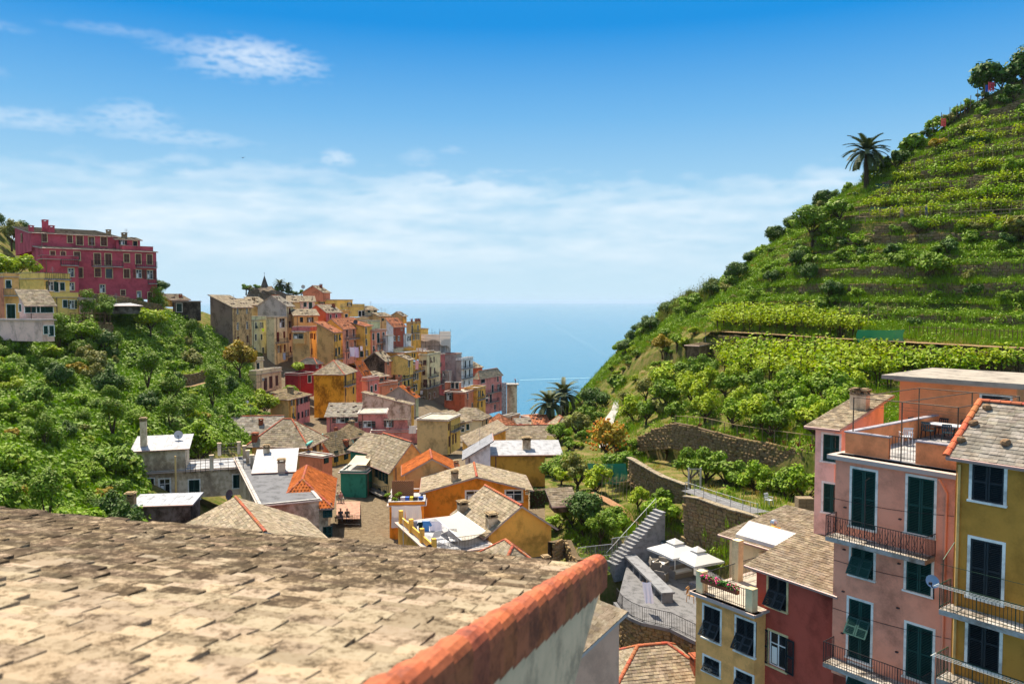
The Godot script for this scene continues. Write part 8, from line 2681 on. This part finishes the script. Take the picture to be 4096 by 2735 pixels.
	fence("meadow_fence", "rustic wooden fence around the small meadow below the palazzo", [ZP("1", 800, 1490, 131), ZP("1", 1020, 1495, 132), ZP("1", 1260, 1490, 134)], 1.2, 8, [0.95, 0.5], wood, 0.06)
	fp = []
	for i in 8:
		fp.append(right_at(lerpf(3640, 4250, i / 7.0), 6.55))
	fence("stick_fence", "row of dark vine stakes joined by bent branches above the path", fp, 1.3, 34, [0.85], wood, 0.04)
	for r in [[11.1, 3440, 4250, 20, "wire vine fence just above the walkway"], [12.1, 3520, 4250, 18, "wire vine fence across the upper terrace"], [13.1, 3620, 4250, 16, "wire vine fence on the higher terrace"], [14.1, 3760, 4250, 14, "wire vine fence under the hilltop"]]:
		fp = []
		for i in 7:
			fp.append(right_at(lerpf(r[1], r[2], i / 6.0), r[0]))
		fence("vine_fence", r[4], fp, 1.9, r[3], [0.95, 0.6], lt, 0.055)
	fp = []
	for i in 6:
		fp.append(right_at(lerpf(2700, 3300, i / 5.0), 3.03) + Vector3(0, 0.1, 0))
	fence("orchard_fence", "thin pole fence along the top of the rough stone wall", fp, 1.2, 12, [1.0], lt, 0.05)
	var sd := H("small stone shed with a rusty sheet roof at the end of the path", "E", [235, 308, 430], [600, 700], 112, 48, ["wood", "stonewall"], ["sL", 0.3, "brown"], "", {"rd": false, "nm": "shed", "cat": "shed", "ov": 0.3})
	H("tiny slate roofed shelter beside the hedge", "D", [[2.0], 135, 300], [1015, 1080], 70, 12, "wood", ["sR", 0.8, "slate"], "", {"nm": "shed", "cat": "shed", "rd": false, "ov": 0.3})
	H("white and yellow hut on the hilltop under the dark trees", "G", [[1.5], 1730, 1765], [300, 350], 131, 10, "white", ["gz", 0.8, "white"], "", {"nm": "shed", "cat": "shed", "rd": false, "ov": 0.1})
	for q in [["E", 1305, 500, 1600, 580, 95.0, 92.5, Color(0.02, 0.28, 0.15), "green garden net stretched along the foot of the bean poles"], ["D", 400, 690, 700, 860, 80.0, 79.0, Color(0.02, 0.25, 0.19), "turquoise shade net around the lower vegetable plot"], ["E", 760, 140, 915, 210, 128.0, 126.0, Color(0.006, 0.02, 0.015), "black torn shade net on poles on the hill shoulder"], ["G", 800, 1200, 990, 1275, 119.0, 117.0, Color(0.1, 0.2, 0.17), "pale green net hung behind the walkway fence"], ["E", 395, 690, 640, 735, 110.0, 106.0, Color(0.01, 0.05, 0.04), "dark net bundle at the edge of the vineyard"], ["G", 830, 1045, 920, 1130, 124.0, 122.0, Color(0.02, 0.07, 0.06), "dark green net above the walkway"]]:
		cloth("shade_net", q[8], "net", q[0], q[1], q[2], q[3], q[4], q[5], q[7], q[6], 0.3)
	# bean poles
	var bp := thing("bean_frame", "cane frame with crossbars in the vegetable plot above the green net", "frame", right_at(3480, 7.2))
	mb = MB.new()
	var bo := right_at(3480, 7.2)
	for i in 7:
		var p := P(3360 + i * 38, 1305, 101) - bo
		mb.bar(p, p + Vector3(0, 2.9, 0), 0.03)
	for y in [1.4, 1.9, 2.5]:
		mb.bar(P(3350, 1305, 101) - bo + Vector3(0, y, 0), P(3600, 1305, 101) - bo + Vector3(0, y, 0), 0.03)
	put(mb.mesh(), "canes", lt, bp)
	# cane wigwam in the lower plot
	var cw := thing("cane_frame", "bare cane frame over the raised bed by the turquoise net", "frame", ZP("D", 600, 960, 76))
	mb = MB.new()
	for i in 9:
		var x := 500 + i * 28
		mb.bar(ZP("D", x, 985, 76) - ZP("D", 600, 960, 76), ZP("D", x + 10, 800, 77) - ZP("D", 600, 960, 76), 0.03)
	mb.bar(ZP("D", 490, 775, 77) - ZP("D", 600, 960, 76), ZP("D", 605, 845, 77) - ZP("D", 600, 960, 76), 0.03)
	mb.bar(ZP("D", 605, 845, 77) - ZP("D", 600, 960, 76), ZP("D", 790, 825, 78) - ZP("D", 600, 960, 76), 0.03)
	put(mb.mesh(), "canes", lt, cw)
	# red and blue frames on the skyline
	for q in [["G", 1580, 440, 1615, 375, 128, Color(0.45, 0.03, 0.05), "red painted slatted gate on the hilltop skyline"], ["G", 1268, 670, 1295, 615, 129, Color(0.5, 0.05, 0.05), "red ladder like frame on the skyline vines"], ["G", 1562, 440, 1572, 395, 128, Color(0.03, 0.08, 0.4), "blue post frame beside the red hilltop gate"]]:
		var a := ZP(q[0], q[1], q[2], q[5])
		var b := ZP(q[0], q[3], q[4], q[5])
		var fr := thing("painted_frame", q[7], "frame", a)
		mb = MB.new()
		var w := b.x - a.x
		var h := b.y - a.y
		for k in 4:
			mb.bx(Vector3(w * k / 3.0, h / 2, 0), Vector3(0.12, h, 0.08))
		for k in 3:
			mb.bx(Vector3(w / 2, h * (0.2 + 0.3 * k), 0.05), Vector3(w, 0.12, 0.04))
		put(mb.mesh(), "boards", mat("paint%.2f" % q[6].r, q[6], 0.6), fr)
	fp = []
	for q in [[1480, 530], [1540, 470], [1420, 570], [1360, 600]]:
		fp.append(ZP("G", q[0], q[1], 129))
	fence("skyline_fence", "leaning vine posts along the hilltop skyline", [ZP("G", 1210, 695, 130), ZP("G", 1360, 600, 130), ZP("G", 1430, 570, 130), ZP("G", 1550, 465, 129)], 1.9, 8, [], wood, 0.05)
	# --- garden chair, pallet of blocks, tread wall by the stair head
	plastic_chair("garden_chair", "white plastic armchair under the lemon trees above the stair", ZP("D", 1815, 1020, 63.0), 0.6, mat("white_plastic", Color(0.55, 0.55, 0.57), 0.4), "")
	var pal := thing("block_stack", "stack of grey concrete blocks beside the candy pink wall", "blocks", ZP("D", 2095, 1060, 57))
	for k in 6:
		put(unit_box("blk", Vector3(0.55, 0.3, 0.8)), "block", mat("blocks", Color(0.33, 0.28, 0.22), 0.95, {"tex": "stone", "scale": 1.0}), pal, Transform3D(Basis.IDENTITY, Vector3((k % 2) * 0.57 - 0.3, 0.15 + (k / 2) * 0.32, 0)))
	fp = []
	for q in [[1160, 925, 66.5], [1330, 985, 64.0], [1590, 1070, 60.5], [1730, 1110, 58.5]]:
		fp.append(ZP("D", q[0], q[1], q[2]))
	fence("garden_rail", "grey tube railing along the top of the tall pale stone wall", fp, 0.95, 7, [1.0, 0.5], mat("galvanised", Color(0.4, 0.41, 0.42), 0.4, {"metal": 0.6}), 0.025)
	ribbon("garden_walk", fp.map(func(p): return p + Vector3(0.5, 0.08, -0.9)), 1.6, mat("paving", Color(0.14, 0.137, 0.142), 0.85))
	var gate := thing("garden_gate", "narrow grey metal gate between two posts at the stair head", "gate", ZP("D", 1185, 905, 69))
	mb = MB.new()
	for x in [0.0, 1.05]:
		mb.bx(Vector3(x, 1.0, 0), Vector3(0.12, 2.0, 0.12))
	put(mb.mesh(), "posts", mat("galvanised", Color(0.4, 0.41, 0.42), 0.4, {"metal": 0.6}), gate)
	mb = MB.new()
	for k in 8:
		mb.bar(Vector3(0.1 + k * 0.12, 0.1, 0), Vector3(0.1 + k * 0.12, 1.9, 0), 0.012)
	mb.bar(Vector3(0.06, 1.9, 0), Vector3(1.0, 1.9, 0), 0.025)
	mb.bar(Vector3(0.06, 0.1, 0), Vector3(1.0, 0.1, 0), 0.025)
	put(mb.mesh(), "leaf", mat("galvanised", Color(0.4, 0.41, 0.42), 0.4, {"metal": 0.6}), gate)
	# --- terrace washing, furled parasol, deck chair by the railing
	cloth("bedsheet", "white sheet blowing on the paved terrace washing line", "laundry", "C", 790, 590, 865, 790, 54.0, Color(0.68, 0.66, 0.76), 53.6, 0.4)
	var fpz := thing("furled_parasol", "furled green and white parasol beside the small slate hip roof", "parasol", ZP("C", 405, 1470, 38))
	mb = MB.new()
	mb.bar(Vector3.ZERO, Vector3(0, 2.4, 0), 0.025)
	put(mb.mesh(), "pole", lt, fpz)
	mb = MB.new()
	for i in 8:
		var f := TAU * i / 8
		var g := TAU * (i + 1) / 8
		mb.tri(Vector3(cos(f) * 0.17, 0.7, sin(f) * 0.17), Vector3(cos(g) * 0.17, 0.7, sin(g) * 0.17), Vector3(0, 2.35, 0), Color(0.01, 0.2, 0.08) if i % 2 else Color(0.7, 0.7, 0.68))
	put(mb.mesh(), "canopy", mat("parasol_stripe", Color.WHITE, 0.9, {"vc": true}), fpz)
	plastic_chair("folding_chair", "slatted wooden chair beside the yellow house wall on the terrace", ZP("C", 1210, 760, 51.5), 1.0, mat("teak", Color(0.4, 0.22, 0.08), 0.7), "")
	# --- lamp at the lane, wake and gull
	var lp := thing("street_lantern", "iron lantern on a bracket above the arched doorways", "lamp", ZP("5", 70, 560, 170))
	mb = MB.new()
	mb.bar(Vector3.ZERO, Vector3(1.6, 0.2, 0), 0.04)
	put(mb.mesh(), "bracket", iron(), lp)
	put(unit_box("lant", Vector3(0.35, 0.6, 0.35)), "lantern", mat("lamp_glass", Color(0.3, 0.32, 0.34), 0.2), lp, Transform3D(Basis.IDENTITY, Vector3(1.6, 0.6, 0)))
	pts = []
	for i in 12:
		var px := lerpf(2080, 2620, i / 11.0)
		var py := lerpf(1521, 1503, i / 11.0)
		pts.append(P(px, py, CAMY * F / (py - 1207.0)) + Vector3(0, 0.06, 0))
	for p in pts.size():
		pts[p].y = 0.05
	ribbon("boat_wake_water", pts, 2.0, mat("foam", Color(0.2, 0.36, 0.45), 0.6))
	var gl := thing("gull", "tiny dark gull gliding in the open sky", "bird", P(969, 630, 140))
	mb = MB.new()
	mb.tri(Vector3(-0.6, 0.15, 0), Vector3(0, 0, -0.12), Vector3(0, 0, 0.12))
	mb.tri(Vector3(0.6, 0.15, 0), Vector3(0, 0, -0.12), Vector3(0, 0, 0.12))
	mb.bar(Vector3(0, 0, -0.28), Vector3(0, 0, 0.25), 0.07, Color.WHITE, 6, 0.03)
	put(mb.mesh(), "body", mat("gull", Color(0.08, 0.08, 0.09), 0.8), gl)
	small_props()

func small_props() -> void:
	# clay pots along the orchard edge and on the garden wall
	for i in 9:
		var p := right_at(lerpf(2800, 3250, i / 8.0), 3.03) + Vector3(0, 0.1, 0)
		var n := thing("clay_pot", "clay flower pot in the row on the rough stone wall", "pot", p, 0.0, "clay pots on the rough stone wall")
		var mb := MB.new()
		mb.bar(Vector3(0, -0.1, 0), Vector3(0, 0.4, 0), 0.17, Color.WHITE, 9, 0.24)
		put(mb.mesh(), "pot", mat("terracotta_plain", Color(0.42, 0.13, 0.07), 0.9), n)
		put(leafy(40, 0.35, 0.08), "plant", leaf_mat("fresh"), n, Transform3D(Basis.IDENTITY, Vector3(0, 0.4, 0)))
